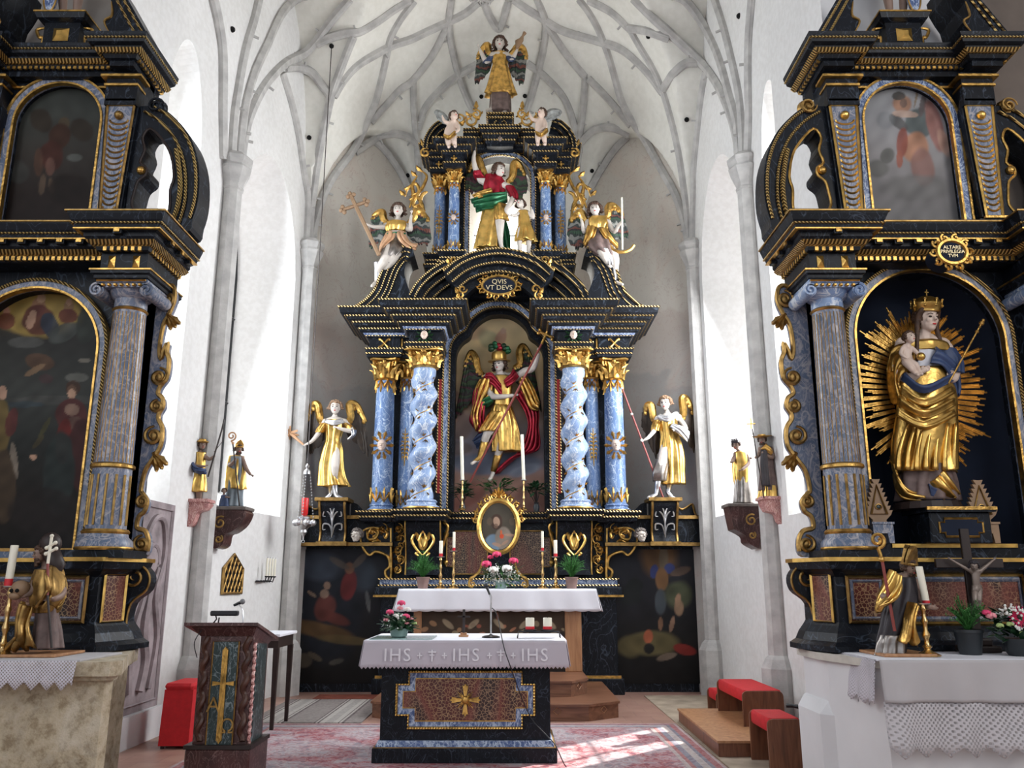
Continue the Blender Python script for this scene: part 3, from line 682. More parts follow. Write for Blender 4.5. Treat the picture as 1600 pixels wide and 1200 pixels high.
def hair(root, c, r, R, m='brown_hair', length=.3, seed=1, vol=1.0):
 e = MB(); rnd = random.Random(seed); c = Vector(c); n = 95
 for i in range(n):
  z = 1 - (i + .5) / n * 1.35; q = math.sqrt(max(0, 1 - z * z)); a = i * 2.4
  x, y = q * math.cos(a), q * math.sin(a)
  if y < -.30 and z < .62: continue
  e.ball(c + R @ (Vector((x * .82 * vol, y * .86 * vol + .14, z * .82 + .2)) * r), r * rnd.uniform(.16, .27) * vol, 6, 5)
 if length > 0:
  for i in range(16):
   a = PI * (.02 + .96 * i / 15) ; x, y = math.cos(a), math.sin(a) * .8 + .08; L = r * length * 4 * rnd.uniform(.6, 1.1)
   p = [c + R @ (Vector((x * .76 * vol, y * .8, .1)) * r)]
   for k in range(1, 7): p.append(p[0] + Vector((x * .22 * r * math.sin(k * 1.7) + x * .05 * k * r, .12 * r * math.cos(k * 1.7) + .02 * k * r, -L * k / 6)))
   e.tube(p, [r * .16 * (1 - .08 * k) for k in range(7)], 6)
 return part('hair', e, m, root, smooth=2)
class Fig:
 """a carved figure: lengths and places are given in photograph units (x, y, dd) on a plane D metres away, dd = metres behind (+) or before (-) it"""
 def __init__(s, name, label, cat, D, base, group=None):
  s.D = D; s.k = (P(801, base[1], D) - P(800, base[1], D)).x; b = s.p(*base); s.root = thing(name, label, cat, b, group); s.mb = MB(); s.hd = None; s.vox = .010
  s.ky = (P(800, base[1] - 1, D) - P(800, base[1], D)).z
 def p(s, x, y, dd=0.0): return P(x, y, s.D + dd)
 def limb(s, pts, n=10):
  """pts: (x, y, dd, r)"""
  w = [s.p(*q[:3]) for q in pts]; r = [q[3] * s.k for q in pts]; n0 = len(s.mb.v); wr = cr([(*a, b) for a, b in zip(w, r)], 3)
  s.mb.tube([q[:3] for q in wr], [max(.004, q[3]) for q in wr], n)
  for a, b in ((w[0], r[0]), (w[-1], r[-1])): s.mb.ball(a, b, n, 6)
  if s.hd and min(r) > s.hd[1] * .62 and len(pts) < 5: ym = sum(q.y for q in w) / len(w) + .01; s.mb.v[n0:] = [(x, ym + (y - ym) * .58, z) for x, y, z in s.mb.v[n0:]]
  return s
 def head(s, x, y, dd, r, yaw=0, tilt=0, roll=0):
  c = s.p(x, y, dd); R = head(s.mb, c, r * s.k, yaw, tilt, roll); s.hd = (c, r * s.k, R); return s
 def hand(s, x, y, dd, ang, L=5, curl=.5, side=1, grip=None):
  """palm centre; ang = direction of the fingers in the photograph (degrees, 0 right, 90 up)"""
  k = s.k; a = math.radians(ang); d = Vector((math.cos(a), 0, math.sin(a))); n = Vector((0, -1, 0)); sd = d.cross(n) * side; c = s.p(x, y, dd); h = L * k
  s.mb.ball(c, (h * .26, h * .13, h * .3), 8, 6); s.mb.tube([c - d * h * .4, c + d * h * .2], [h * .17, h * .24], 8)
  for i in range(4):
   o = (i - 1.5) * .155; l = (.50, .58, .54, .42)[i] * h; b0 = c + d * h * .22 + sd * o * h
   m1 = b0 + d * l * .5 + n * l * .18 * curl * 2; m2 = m1 + d * l * .5 * (1 - curl) + n * l * .5 * curl
   s.mb.tube([b0, m1, m2], [h * .075, h * .068, h * .055], 6)
  t0 = c - d * h * .1 - sd * h * .2; t1 = t0 - sd * h * .22 + d * h * .15 + n * .04 * h; t2 = t1 + d * h * .24 + n * h * .14
  s.mb.tube([t0, t1, t2], [h * .09, h * .08, h * .06], 6); return s
 def body(s, m='skin', vox=None, name='body', faced=True, hairm='brown_hair', hairlen=.3, vol=1.0, beard=0, hair_=True, seed=1, label=None):
  if hairm is None: hair_ = False; hairm = 'brown_hair'
  o = part(name, s.mb, m, s.root, smooth=2, label=label); md = o.modifiers.new('one_surface', 'REMESH'); md.mode = 'VOXEL'; md.voxel_size = vox or s.vox; md.use_smooth_shade = True
  sm = o.modifiers.new('soften', 'SMOOTH'); sm.iterations = 2; sm.factor = .5; s.mb = MB(); s.o = o
  if s.hd and faced: face_bits(s.root, *s.hd, hairm=hairm, beard=beard)
  if s.hd and hair_: hair(s.root, *s.hd, m=hairm, length=hairlen, vol=vol, seed=seed)
  return s
 def robe(s, rings, m='gold', n=9, amp=.10, ratio=.7, name='robe', twist=.8, seed=0, hem=0.0, label=None, sharp=.6, th=None):
  """rings from top to hem: (x, y, dd, halfwidth)"""
  W = [(*s.p(*q[:3]), q[3] * s.k) for q in rings]; Wr = cr(W, 6); m_ = len(Wr); N = 88; rs = random.Random(seed); ph = [rs.uniform(0, 6) for _ in range(6)]; out = []
  for i, (x, y, z, r) in enumerate(Wr):
   t = i / (m_ - 1); ring = []
   for k in range(N):
    a = 2 * PI * k / N
    f = math.sin(n * a + ph[0] + twist * t * 3 + .8 * math.sin(2 * a + ph[1])); f = math.copysign(abs(f) ** sharp, f)
    g = math.sin((n * .5 + .5) * a + ph[2] - twist * t * 4) ; h = math.sin(t * 9 + 2 * a + ph[3]) * (1 - t)
    q = r * (1 + amp * (.25 + .9 * t) * f + amp * .5 * g + amp * .35 * h)
    ring.append((x + q * math.cos(a), y + q * ratio * math.sin(a), z + hem * r * t * math.sin(3 * a + ph[4]) * .5))
   out.append(ring)
  mb = MB().loft(out); return part(name, mb, m, s.root, label, smooth=2)
 def drape(s, A, B, m='gold', name='cloak', waves=5, amp=.03, nu=26, th=.02, label=None, seed=0, dd2=None):
  """hanging or fluttering cloth between two edges A and B (lists of (x, y, dd))"""
  a = cr([s.p(*q) for q in A], 6); b = cr([s.p(*q) for q in B], 6); n = max(len(a), len(b))
  def rs(c): return [Vector(c[min(len(c) - 1, int(round(i * (len(c) - 1) / (n - 1))))]) for i in range(n)]
  a, b = rs(a), rs(b); rnd = random.Random(seed); ph = rnd.uniform(0, 6); vs_ = []; fs = []
  for i in range(n):
   t = i / (n - 1)
   for j in range(nu + 1):
    u = j / nu; p = a[i].lerp(b[i], u); w = math.sin(u * waves * PI * 2 + ph + t * 2.2); w = math.copysign(abs(w) ** .7, w)
    vs_.append(p + Vector((0, -amp * w * (.4 + .6 * t) - amp * 1.5 * math.sin(PI * u), amp * .5 * math.sin(u * waves * 7 + ph) * t)))
  for i in range(n - 1):
   for j in range(nu): q = i * (nu + 1) + j; fs.append((q, q + 1, q + nu + 2, q + nu + 1))
  o = part(name, MB().add(vs_, fs), m, s.root, label, smooth=2); md = o.modifiers.new('thickness', 'SOLIDIFY'); md.thickness = th; md.offset = 0; return o
 def wing(s, lead, tips, m='wing_dark', gm='gold', n=11, rows=2, w=1.0, top=None):
  """lead: leading edge from shoulder over the arch; tips: curve of the feather ends"""
  L = cr([s.p(*q) for q in lead], 6); T = cr([s.p(*q) for q in tips], 6); mb = MB()
  def at(c, t): k = t * (len(c) - 1); i = min(int(k), len(c) - 2); return Vector(c[i]).lerp(Vector(c[i + 1]), k - i)
  for row in range(rows):
   f = 1 - row * .38
   for i in range(n):
    t = (i + .5) / n; a = at(L, t); b = at(T, t); b = a.lerp(b, f * (1 + .05 * math.sin(i * 2.3))); d = (b - a); ln = d.length
    if ln < 1e-4: continue
    d.normalize(); sd = d.cross(Vector((0, 1, 0))).normalized(); wd = w * (at(T, min(1, t + .5 / n)) - at(T, max(0, t - .5 / n))).length * .62 + .012
    off = Vector((0, -.018 * row - .006 * (i % 2), 0)); rings = []
    for k in range(7):
     q = k / 6; ww = wd * (.75 + .25 * q) if q < .8 else wd * math.sqrt(max(.03, 1 - ((q - .8) / .21) ** 2))
     c = a + d * ln * q + off + Vector((0, -.012 * math.sin(PI * q), 0)); rings.append([c - sd * ww, c + Vector((0, -.012, 0)), c + sd * ww, c + Vector((0, .012, 0))])
    mb.loft(rings)
  o = part('wing', mb, m, s.root, smooth=True); g = MB(); k = len(L)
  g.tube([Vector(q) + Vector((0, -.02, 0)) for q in L], [(.035 + .03 * math.sin(PI * min(1, i / k * 1.1))) * s.k / .0097 for i in range(k)], 8)
  for i in range(n):
   t = (i + .5) / n; a = at(L, t); b = at(T, t); d = (b - a) * .2; g.ball(a + d * .5 + Vector((0, -.03, 0)), (.04 * s.k / .0097,) * 3, 6, 5)
  part('wing_coverts', g, gm, o, smooth=True); return o
# ================================================================ HIGH ALTAR RETABLE
HA = thing('altarpiece', 'towering black and blue marbled high altar with gilded twisted columns at the centre', 'altarpiece', (AX, 12.9, 0))
def both(name, mb, m, parent=None, smooth=False, label=None):
 a = part(name, mb, m, parent or HA, label, smooth); b = part(name, mirx(mb, AX), m, parent or HA, label, smooth); return a, b
def X(h): return AX + h
def plan(pts): return [(AX + a, b) for a, b in pts]
def mould(pl, prof, bead_lines, m='black_marble', bm='gold_beads', name='cornice', mirror=True, bw=.022, parent=None):
 mb = MB().sweep(pl, prof); bd = MB()
 for o, z in bead_lines: bd.sweep(pl, [(o - .01, z - bw / 2), (o + bw * .6, z - bw / 2), (o + bw * .6, z + bw / 2), (o - .01, z + bw / 2)])
 f = both if mirror else (lambda n, a, b, p=None: (part(n, a, b, p or parent or HA),))
 r = f(name, mb, m, parent)
 if mirror: part('bead_moulding', bd, bm, r[0]); part('bead_moulding', mirx(bd, AX), bm, r[1])
 else: part('bead_moulding', bd, bm, r[0])
 return r
# lower block and steps of the altar foot
for (h, yf, z0, z1, m) in [(1.82, 12.62, 0, .22, 'black_marble'), (1.74, 12.68, .22, 1.38, 'black_marble'), (1.82, 12.62, 1.38, 1.5, 'black_marble'), (1.76, 12.66, 1.5, 1.63, 'deep_blue_marble')]:
 mb = MB(); mb.box(X(-h), X(h), yf, 13.5, z0, z1, .012); part('plinth', mb, m, HA)
mb = MB(); mb.box(X(-1.84), X(1.84), 12.60, 12.66, 1.36, 1.39); mb.box(X(-1.78), X(1.78), 12.655, 12.68, .22, .26); part('gilt_strip', mb, 'gold', HA)
mb = MB()
for z in (1.52, 1.61): mb.box(X(-1.78), X(1.78), 12.63, 12.67, z, z + .02)
part('bead_moulding', mb, 'gold_beads', HA)
# predella
mb = MB(); mb.box(X(-1.30), X(1.30), 12.85, 13.5, 1.63, 2.48); part('predella', mb, 'black_marble', HA)
mb = MB(); mb.box(X(1.3), X(1.62), 12.9, 13.4, 1.63, 2.48); both('predella', mb, 'black_marble')
cons = MB(); co = cr([(12.62, 1.68), (12.66, 1.85), (12.60, 2.1), (12.46, 2.35), (12.45, 2.48)], 4)
cons.loft([[(x, 12.9, 1.66)] + [(x, y, z) for y, z in co] + [(x, 12.9, 2.48)] for x in (X(.86), X(1.38))]); k1, k2 = both('console', cons, 'black_marble_fine')
g = MB(); cartouche(g, X(1.12), 12.53, 2.16, .17, .22, .022)
for x in (.86, 1.38): g.tube([(X(x), y - .008, z) for y, z in co], .013, 6)
part('gilt_shell', g, 'bright_gold', k1, smooth=True); part('gilt_shell', mirx(g, AX), 'bright_gold', k2, smooth=True)
g = MB(); relief(g, [(X(.83), 2.44), (X(.76), 2.38), (X(.8), 2.2), (X(.84), 2.0)], 12.6, .025); both('gilt_scroll', g, 'gold', smooth=True)
g = MB(); scrolly(g, X(1.42), X(1.60), 1.68, 2.45, 12.86, .016, 3); scrolly(g, X(1.44), X(1.58), 1.72, 2.4, 12.85, .01, 8); both('gilt_openwork', g, 'gold', smooth=True)
def c3(x, y): q = P(540 + x / 6.4, 800 + y / 6.4, 12.8); return (q.x, q.z)
bl = cr([c3(*q) for q in [(452, 160), (452, 400), (452, 655), (410, 650), (395, 590), (438, 545), (432, 470), (395, 425), (300, 395), (240, 430), (185, 375), (150, 290), (165, 200), (235, 160), (330, 160)]], 4)
mb = MB().prism(bl, 12.82, 13.0); w = MB(); relief(w, bl, 12.82, .022, False, k=1)
for q in [[(210, 200), (230, 270), (300, 260), (330, 200), (300, 170)], [(390, 175), (420, 210), (400, 260), (380, 230)], [(250, 330), (280, 300), (340, 290), (350, 330)], [(220, 220), (260, 180), (320, 220), (270, 240)]]: relief(w, [c3(*p) for p in q], 12.80, .022)
for q in [(260, 220), (310, 210), (400, 210), (290, 320)]: p = c3(*q); leaf(w, p[0], 12.8, p[1], .10, .03, 1.0, .3); leaf(w, p[0], 12.8, p[1], .10, .03, 2.6, .3)
b1 = part('scroll_bracket', mb, 'black_marble', HA); b2 = part('scroll_bracket', mirx(mb, AX), 'black_marble', HA)
part('gilt_openwork', w, 'gold', b1, smooth=True); part('gilt_openwork', mirx(w, AX), 'gold', b2, smooth=True)
for s in (-1, 1):
 pc = X(s * .47); fr = [(-.32, -.25), (-.32, .18), (-.2, .18), (-.2, .28), (.3, .28), (.3, -.36), (-.2, -.36), (-.2, -.25)]
 pts = [(pc - s * -1 * a if s < 0 else pc - a, 2.05 + b) for a, b in fr]; pts = [(pc + s * -a, 2.05 + b) for a, b in fr]
 o = part('marbled_panel', MB().prism(pts, 12.83, 12.86), 'leopard_marble', HA); f = MB(); f.tube([(a, 12.825, b) for a, b in pts], .015, 5, closed=True); part('panel_frame', f, 'old_gold', o)
for s in (-1, 1):
 for z in (2.28, 1.86): g = MB(); g.ball((X(s * .80), 12.84, z), .045, 10, 8); part('gilt_boss', g, 'gold', HA, smooth=True)
# ledge under the columns, breaking forward under each pair
led = plan([(.0, 12.78), (.80, 12.78), (.80, 12.2), (1.46, 12.2), (1.46, 12.5), (1.62, 12.5), (1.62, 12.46), (2.02, 12.46), (2.02, 13.4)])
bd = [(a, b) for a, b in led] + [(AX, 13.4)]
mb = MB().slab(bd, 2.48, 2.60); both('ledge', mb, 'black_marble')
mould(led, [(0, 2.44), (.03, 2.46), (.05, 2.53), (.08, 2.56), (.08, 2.61), (0, 2.61)], [(.05, 2.515), (.08, 2.59)], name='ledge_moulding')
# columns
for s in (-1, 1):
 column(HA, X(s * 1.795), 12.78, 2.61, 4.65, .158, 'blue_marble', 1, 0, 'face', zc=4.99)
 column(HA, X(s * 1.47), 12.95, 2.61, 4.72, .112, 'blue_marble', 2, 0, 'spray', zc=5.0)
 column(HA, X(s * 1.145), 12.42, 2.61, 4.76, .20, 'light_blue_marble', 3, 5.0, 'vine', face_s=1, zc=5.03)
 g = MB(); g.box(X(s * .93) - .03, X(s * .93) + .03, 12.8, 12.9, 2.9, 4.7); part('back_pilaster', g, 'red_gilt', HA); g = MB()
 for q in (-1, 1): g.box(X(s * .93) + q * .03 - .008, X(s * .93) + q * .03 + .008, 12.78, 12.81, 2.9, 4.7)
 part('bead_moulding', g, 'gold_beads', HA)
# main body with the lobed arch
lob = [(703, 549), (706, 535), (715, 523), (728, 514), (734, 501), (747, 489), (763, 481), (779.6, 479)]
lobe = [P(x, y, 12.8) for x, y in lob]; lobe = [(q.x, q.z) for q in lobe]; lobeR = [(2 * AX - a, b) for a, b in reversed(lobe[:-1])]; arch = cr(lobe, 5)[:-1] + [lobe[-1]] + [(2 * AX - a, b) for a, b in reversed(cr(lobe, 5)[:-1])]
xi = lobe[0][0]; hi = AX - xi
def body_outline(ins, ztop, half, zb=2.6):
 a = [(AX + (x - AX) * (1 - ins / hi), z - ins * .8) for x, z in arch]
 return [(X(-half), zb), (X(-half), ztop), (X(half), ztop), (X(half), zb), (a[-1][0], zb)] + list(reversed(a)) + [(a[0][0], zb)]
mb = MB().prism(body_outline(.0, 6.4, 1.0), 12.86, 13.0); part('niche_wall', mb, 'black_marble', HA)
mb = MB().prism(body_outline(.08, 6.4, 1.0), 13.0, 13.25); part('niche_reveal', mb, 'black_marble_fine', HA)
mb = MB(); mb.box(X(1.05), X(2.0), 13.1, 13.4, 2.6, 5.0); both('back_board', mb, 'black_marble')
fr = MB(); b2 = MB(); path = [(xi, 2.62)] + [arch[0]] + arch + [(2 * AX - xi, 2.62)]
path = [(xi, 2.62)] + arch + [(2 * AX - xi, 2.62)]
fr.ribbon(path, rect_prof(-.0, .085, 12.80, 12.87))
for o in (-.012, .085): b2.ribbon(path, rect_prof(o, o + .025, 12.785, 12.83))
fo = part('niche_frame', fr, 'deep_blue_marble', HA); part('bead_moulding', b2, 'gold_beads', fo)
inn = .08
def in_niche(Xa, Z):
 ax = np.array([a for a, b in arch]); az = np.array([b for a, b in arch]); top = np.interp(Xa, ax, az, left=3.0, right=3.0); return (np.abs(Xa - AX) < hi + .06) & (Z < top + .25)
Yl = (.42, .31, .15)
painting('background_painting', HA, 13.23, X(-.80), X(.80), 2.6, 6.0, None, [(.75, .60, .36), (.78, .60, .32), (.70, .50, .26), (.46, .32, .22), (.30, .29, .34), (.38, .22, .17), (.32, .16, .13)],
 [(740, 520, 26, 14, 0, (.5, .28, .2), .5, .8), (763, 530, 20, 16, 30, (.2, .26, .16), .5, .6), (783, 528, 9, 14, 20, (.55, .28, .2), .8, .4), (786, 517, 5, 5, 0, (.6, .38, .28), .9, .3), (720, 665, 20, 26, 0, (.28, .2, .17), .8, .5), (842, 660, 14, 30, 0, (.34, .24, .2), .6, .5),
  (715, 700, 26, 12, 0, (.2, .15, .13), .7, .5), (775, 725, 90, 20, 0, (.17, .2, .27), .9, .5), (820, 735, 30, 10, -15, (.3, .34, .42), .7, .6), (730, 775, 40, 20, -30, (.30, .12, .09), .8, .6), (830, 775, 34, 18, 20, (.26, .13, .10), .8, .6), (712, 620, 8, 10, 0, (.35, .2, .15), .8, .5), (708, 655, 8, 9, 0, (.45, .28, .2), .7, .5), (848, 620, 7, 12, 0, (.45, .3, .22), .7, .5), (735, 560, 24, 30, 0, (.55, .42, .24), .5, .9), (820, 560, 24, 30, 0, (.55, .44, .26), .5, .9)], 150)
# entablature blocks over the columns
ent = plan([(.0, 12.95), (.90, 12.95), (.90, 12.22), (1.38, 12.22), (1.38, 12.62), (1.56, 12.62), (1.56, 12.56), (2.04, 12.56), (2.04, 13.4)])[1:]
eb = ent + [(X(.90), 13.4)]
both('entablature', MB().slab(eb, 5.0, 5.62), 'black_marble')
mould(ent, [(0, 5.0), (.03, 5.0), (.03, 5.06), (.05, 5.07), (.05, 5.13), (.02, 5.15), (0, 5.15)], [(.03, 5.055), (.05, 5.125)], name='architrave')
mould(ent, [(0, 5.30), (.05, 5.32), (.06, 5.36), (.14, 5.38), (.15, 5.43), (.22, 5.45), (.24, 5.51), (.31, 5.53), (.33, 5.58), (.40, 5.60), (.42, 5.70), (0, 5.70)],
      [(.055, 5.335), (.15, 5.42), (.24, 5.50), (.33, 5.575), (.42, 5.69)], bm='gold_beads')
mould(ent, [(0, 5.31), (.06, 5.325), (.10, 5.38), (0, 5.38)], [], 'deep_blue_marble', name='blue_band')
for s in (-1, 1):
 g = MB(); x0, z0 = X(s * 1.80), 5.22
 for a in (PI / 4, 3 * PI / 4):
  for q in (-1, 1):
   dx, dz = math.cos(a) * q * .11, math.sin(a) * q * .10; relief(g, [(x0, z0), (x0 + dx * .6, z0 + dz * .7), (x0 + dx, z0 + dz), (x0 + dx * 1.05, z0 + dz * .6)], 12.55, .02)
 part('gilt_rosette', g, 'gold', HA, smooth=True)
part('date_numerals', text_mb('16', .26, .012, X(-1.47), 12.61, 5.22), 'gold', HA, 'gilded numerals 16'); part('date_numerals', text_mb('81', .26, .012, X(1.47), 12.61, 5.22), 'gold', HA, 'gilded numerals 81')
for s in (-1, 1):
 f = MB(); head(f, (X(s * 1.14), 12.17, 5.24), .075); o = part('cherub_head', f, 'skin', HA, smooth=2); w = MB()
 for k in range(10): a = k * PI / 5; leaf(w, X(s * 1.14) + .07 * math.cos(a), 12.2, 5.24 + .07 * math.sin(a), .07, .03, a + .3, .2, 3)
 part('wreath', w, 'dark_leaf', o)
# curved segmental pediment, with its middle thrust forward
def arcpx(pts, D, k=6): return [(q.x, q.z) for q in (P(x, y, D) for x, y in cr(pts, k))]
sidep = arcpx([(642, 466), (652, 449), (668, 433), (688, 419), (712, 408)], 12.35)
steps = [(0, 12.2), (-.09, 12.2), (-.10, 12.3), (-.19, 12.31), (-.20, 12.42), (-.29, 12.43), (-.30, 12.52), (-.42, 12.53), (-.42, 12.95), (0, 12.95)]
bl_ = [(-.0, 12.19), (-.085, 12.19), (-.185, 12.30), (-.285, 12.42)]
a1, a2 = both('segmental_pediment', MB().ribbon(sidep, steps), 'black_marble')
b = MB()
for o, y in bl_: b.ribbon(sidep, rect_prof(o - .012, o + .012, y - .012, y + .02))
part('bead_moulding', b, 'gold_beads', a1); part('bead_moulding', mirx(b, AX), 'gold_beads', a2)
mid = arcpx([(694, 428), (708, 416), (722, 407), (745, 398), (779.6, 393), (814, 398), (837, 407), (851, 416), (865, 428)], 12.1)
st2 = [(o, y - .22) for o, y in steps[:8]] + [(-.36, 12.95), (0, 12.95)]
m1 = part('segmental_pediment', MB().ribbon(mid, st2), 'black_marble', HA); b = MB()
for o, y in bl_: b.ribbon(mid, rect_prof(o - .012, o + .012, y - .235, y - .2))
part('bead_moulding', b, 'gold_beads', m1)
tym = arcpx([(660, 466), (690, 440), (720, 425), (779.6, 415), (839, 425), (869, 440), (899, 466)], 12.7)
part('tympanum', MB().prism(tym, 12.6, 12.95), 'black_marble', HA)
w = MB(); scrolly(w, X(1.68), X(1.99), 2.24, 2.44, 12.8, .014, 5); both('gilt_openwork', w, 'gold', smooth=True)
# oval cartouche with its inscription
q = P(780, 448, 12.35); cz0 = q.z
ov = [(AX + .27 * math.cos(t), cz0 + .155 * math.sin(t)) for t in [i * PI / 16 for i in range(32)]]
cart = part('inscription_cartouche', MB().prism(ov, 12.28, 12.5), 'navy_velvet', HA); w = MB(); w.tube([(a, 12.28, b) for a, b in ov], .022, 6, closed=True)
for i in range(14):
 a = i * 2 * PI / 14 + .1; ox, oz = AX + .30 * math.cos(a), cz0 + .19 * math.sin(a); relief(w, spiral(ox, oz, .055, .015, 1.1, a, 1 if i % 2 else -1), 12.28, .015, k=1)
 leaf(w, ox, 12.28, oz, .07, .025, a, .3, 3)
part('gilt_frame', w, 'gold', cart, smooth=True); part('lettering', text_mb('QVIS\nVT DEVS', .11, .004, AX, 12.272, cz0 + .005), 'lettering_gold', cart)
for s in (-1, 1):
 for (px, py, sc) in [(780 + s * 62, 463, 1), (780 + s * 76, 415, .8)]:
  q = P(px, py, 12.2); g = MB()
  for k in range(3): relief(g, spiral(q.x + s * .05 * (k - 1), q.z + .1 * (1 - k) * sc, .07 * sc, .015, 1.2, k * 2.0, s), 12.15, .018 * sc, k=1)
  leaf(g, q.x, 12.15, q.z, .16 * sc, .04, -PI / 2 + .3 * s, .3); leaf(g, q.x, 12.15, q.z, .13 * sc, .04, PI / 2 - .5 * s, .3); part('gilt_scroll', g, 'gold', HA, smooth=True)
# swept side scrolls that carry the seated angels
op = cr([(553, 488), (573, 475), (588, 458), (597, 435), (605, 417), (618, 400), (633, 392), (646, 394)], 5)
oc = op + cr([(650, 406), (641, 410), (636, 420), (634, 434), (638, 450), (645, 466)], 4) + [(645, 484)]
W = [(q.x, q.z) for q in (P(x, y, 12.5) for x, y in oc)]; mb = MB().prism(W, 12.32, 12.9); v1, v2 = both('side_scroll', mb, 'black_marble'); b = MB(); Wp = [(q.x, q.z) for q in (P(x, y, 12.5) for x, y in op)]
b.ribbon(Wp, rect_prof(-.02, .015, 12.30, 12.33))
for o in (-.09, -.17, -.24): b.ribbon(Wp[8:] if o < -.1 else Wp[4:], rect_prof(o - .008, o + .008, 12.30, 12.325))
part('bead_moulding', b, 'gold_beads', v1); part('bead_moulding', mirx(b, AX), 'gold_beads', v2)
# attic
att = plan([(.60, 12.75), (.60, 12.5), (.93, 12.5), (.93, 12.62), (1.17, 12.62), (1.17, 13.2)])
mb = MB().slab(att + [(X(.6), 13.2)], 5.9, 6.74); both('attic_plinth', mb, 'black_marble')
mould(att, [(0, 6.50), (.03, 6.5), (.05, 6.56), (.02, 6.60), (.02, 6.66), (.06, 6.70), (.06, 6.75), (0, 6.75)], [(.05, 6.55), (.02, 6.63), (.06, 6.735)], name='attic_moulding')
for s in (-1, 1):
 column(HA, X(s * .755), 12.66, 6.75, 8.0, .092, 'blue_marble', 5, 0, 'face', zc=8.22)
 column(HA, X(s * 1.005), 12.85, 6.75, 8.0, .098, 'blue_marble', 6, 0, 'spray', zc=8.24)
zt = P(777, 246, 12.9).z; zs_ = P(777, 280, 12.9).z
aar = arc(AX, zs_, .515, zt - zs_, 180, 0, 28)
def att_out(half, ztop, ins=0): a = [(AX + (x - AX) * (1 - ins), z) for x, z in aar]; return [(X(-half), 6.6), (X(-half), ztop), (X(half), ztop), (X(half), 6.6), (a[-1][0], 6.6)] + list(reversed(a)) + [(a[0][0], 6.6)]
part('attic_wall', MB().prism(att_out(1.1, 8.78), 12.88, 13.1), 'black_marble', HA)
pa = [(AX - .515, 6.75)] + aar + [(AX + .515, 6.75)]
f = part('attic_frame', MB().ribbon(pa, rect_prof(0, .075, 12.82, 12.9)), 'deep_blue_marble', HA); b = MB()
for o in (-.01, .07): b.ribbon(pa, rect_prof(o, o + .018, 12.80, 12.84))
part('bead_moulding', b, 'gold_beads', f)
aen = plan([(.60, 12.9), (.60, 12.48), (.90, 12.48), (.90, 12.68), (1.14, 12.68), (1.14, 13.2)])
both('attic_entablature', MB().slab(aen + [(X(.6), 13.2)], 8.22, 8.62), 'black_marble')
mould(aen, [(0, 8.22), (.03, 8.23), (.03, 8.30), (.0, 8.32)], [(.03, 8.29)], name='attic_architrave')
mould(aen, [(0, 8.42), (.05, 8.44), (.06, 8.49), (.12, 8.51), (.13, 8.56), (.19, 8.58), (.2, 8.66), (0, 8.66)], [(.055, 8.475), (.13, 8.55), (.2, 8.645)], name='attic_cornice')
for s in (-1, 1):
 for x, y in ((.755, 12.46), (1.02, 12.66)): g = MB(); g.ball((X(s * x), y, 8.37), (.03, .02, .035), 6, 5); [g.ball((X(s * x) + .04 * math.cos(k * PI / 2), y, 8.37 + .04 * math.sin(k * PI / 2)), .015, 5, 4) for k in range(4)]; part('gilt_rosette', g, 'gold', HA)
# broken round pediment, centre block and pedestal
sa = arcpx([(663, 240), (666, 225), (674, 211), (686, 200), (700, 195)], 12.65)
st3 = [(.0, 12.45), (-.06, 12.45), (-.07, 12.52), (-.13, 12.53), (-.14, 12.6), (-.2, 12.61), (-.2, 12.95), (0, 12.95)]
a1, a2 = both('broken_pediment', MB().ribbon(sa, st3), 'black_marble'); b = MB()
for o, y in [(0, 12.44), (-.06, 12.44), (-.13, 12.52)]: b.ribbon(sa, rect_prof(o - .008, o + .008, y - .01, y + .015))
part('bead_moulding', b, 'gold_beads', a1); part('bead_moulding', mirx(b, AX), 'gold_beads', a2)
g = MB(); q = P(663, 240, 12.5); relief(g, spiral(q.x + .02, q.z, .09, .02, 1.3, 1.0, 1), 12.48, .022, k=1); leaf(g, q.x, 12.48, q.z + .1, .14, .04, 2.0, .3)
both('gilt_scroll', g, 'gold', smooth=True)
cb = plan([(-.62, 12.72), (-.22, 12.72), (-.22, 12.6), (.22, 12.6), (.22, 12.72), (.62, 12.72)])
mb = MB().slab(cb + [(X(.62), 13.1), (X(-.62), 13.1)], 8.66, 8.98); part('attic_head', mb, 'black_marble', HA)
mould(cb, [(0, 8.70), (.03, 8.71), (.04, 8.77), (.07, 8.79), (.08, 8.86), (.12, 8.88), (.13, 8.99), (0, 8.99)], [(.04, 8.76), (.08, 8.85), (.13, 8.92), (.13, 8.98)], mirror=False, name='attic_head_moulding')
mb = MB(); mb.box(X(-.2), X(.2), 12.55, 12.95, 8.98, 9.24); pd = part('pedestal', mb, 'black_marble', HA); b = MB()
for z in (9.14, 9.22): b.sweep(plan([(-.2, 12.95), (-.2, 12.55), (.2, 12.55), (.2, 12.95)]), [(0, z), (.035, z + .005), (.035, z + .03), (0, z + .03)])
for s in (-1, 1): relief(b, [(X(s * .02), 9.0), (X(s * .1), 9.04), (X(s * .06), 9.1), (X(s * .02), 9.06)], 12.54, .013)
part('bead_moulding', b, 'gold_beads', pd)
f = MB(); head(f, (X(0), 12.58, 8.80), .075); part('cherub_head', f, 'bronze_skin', HA, smooth=2)
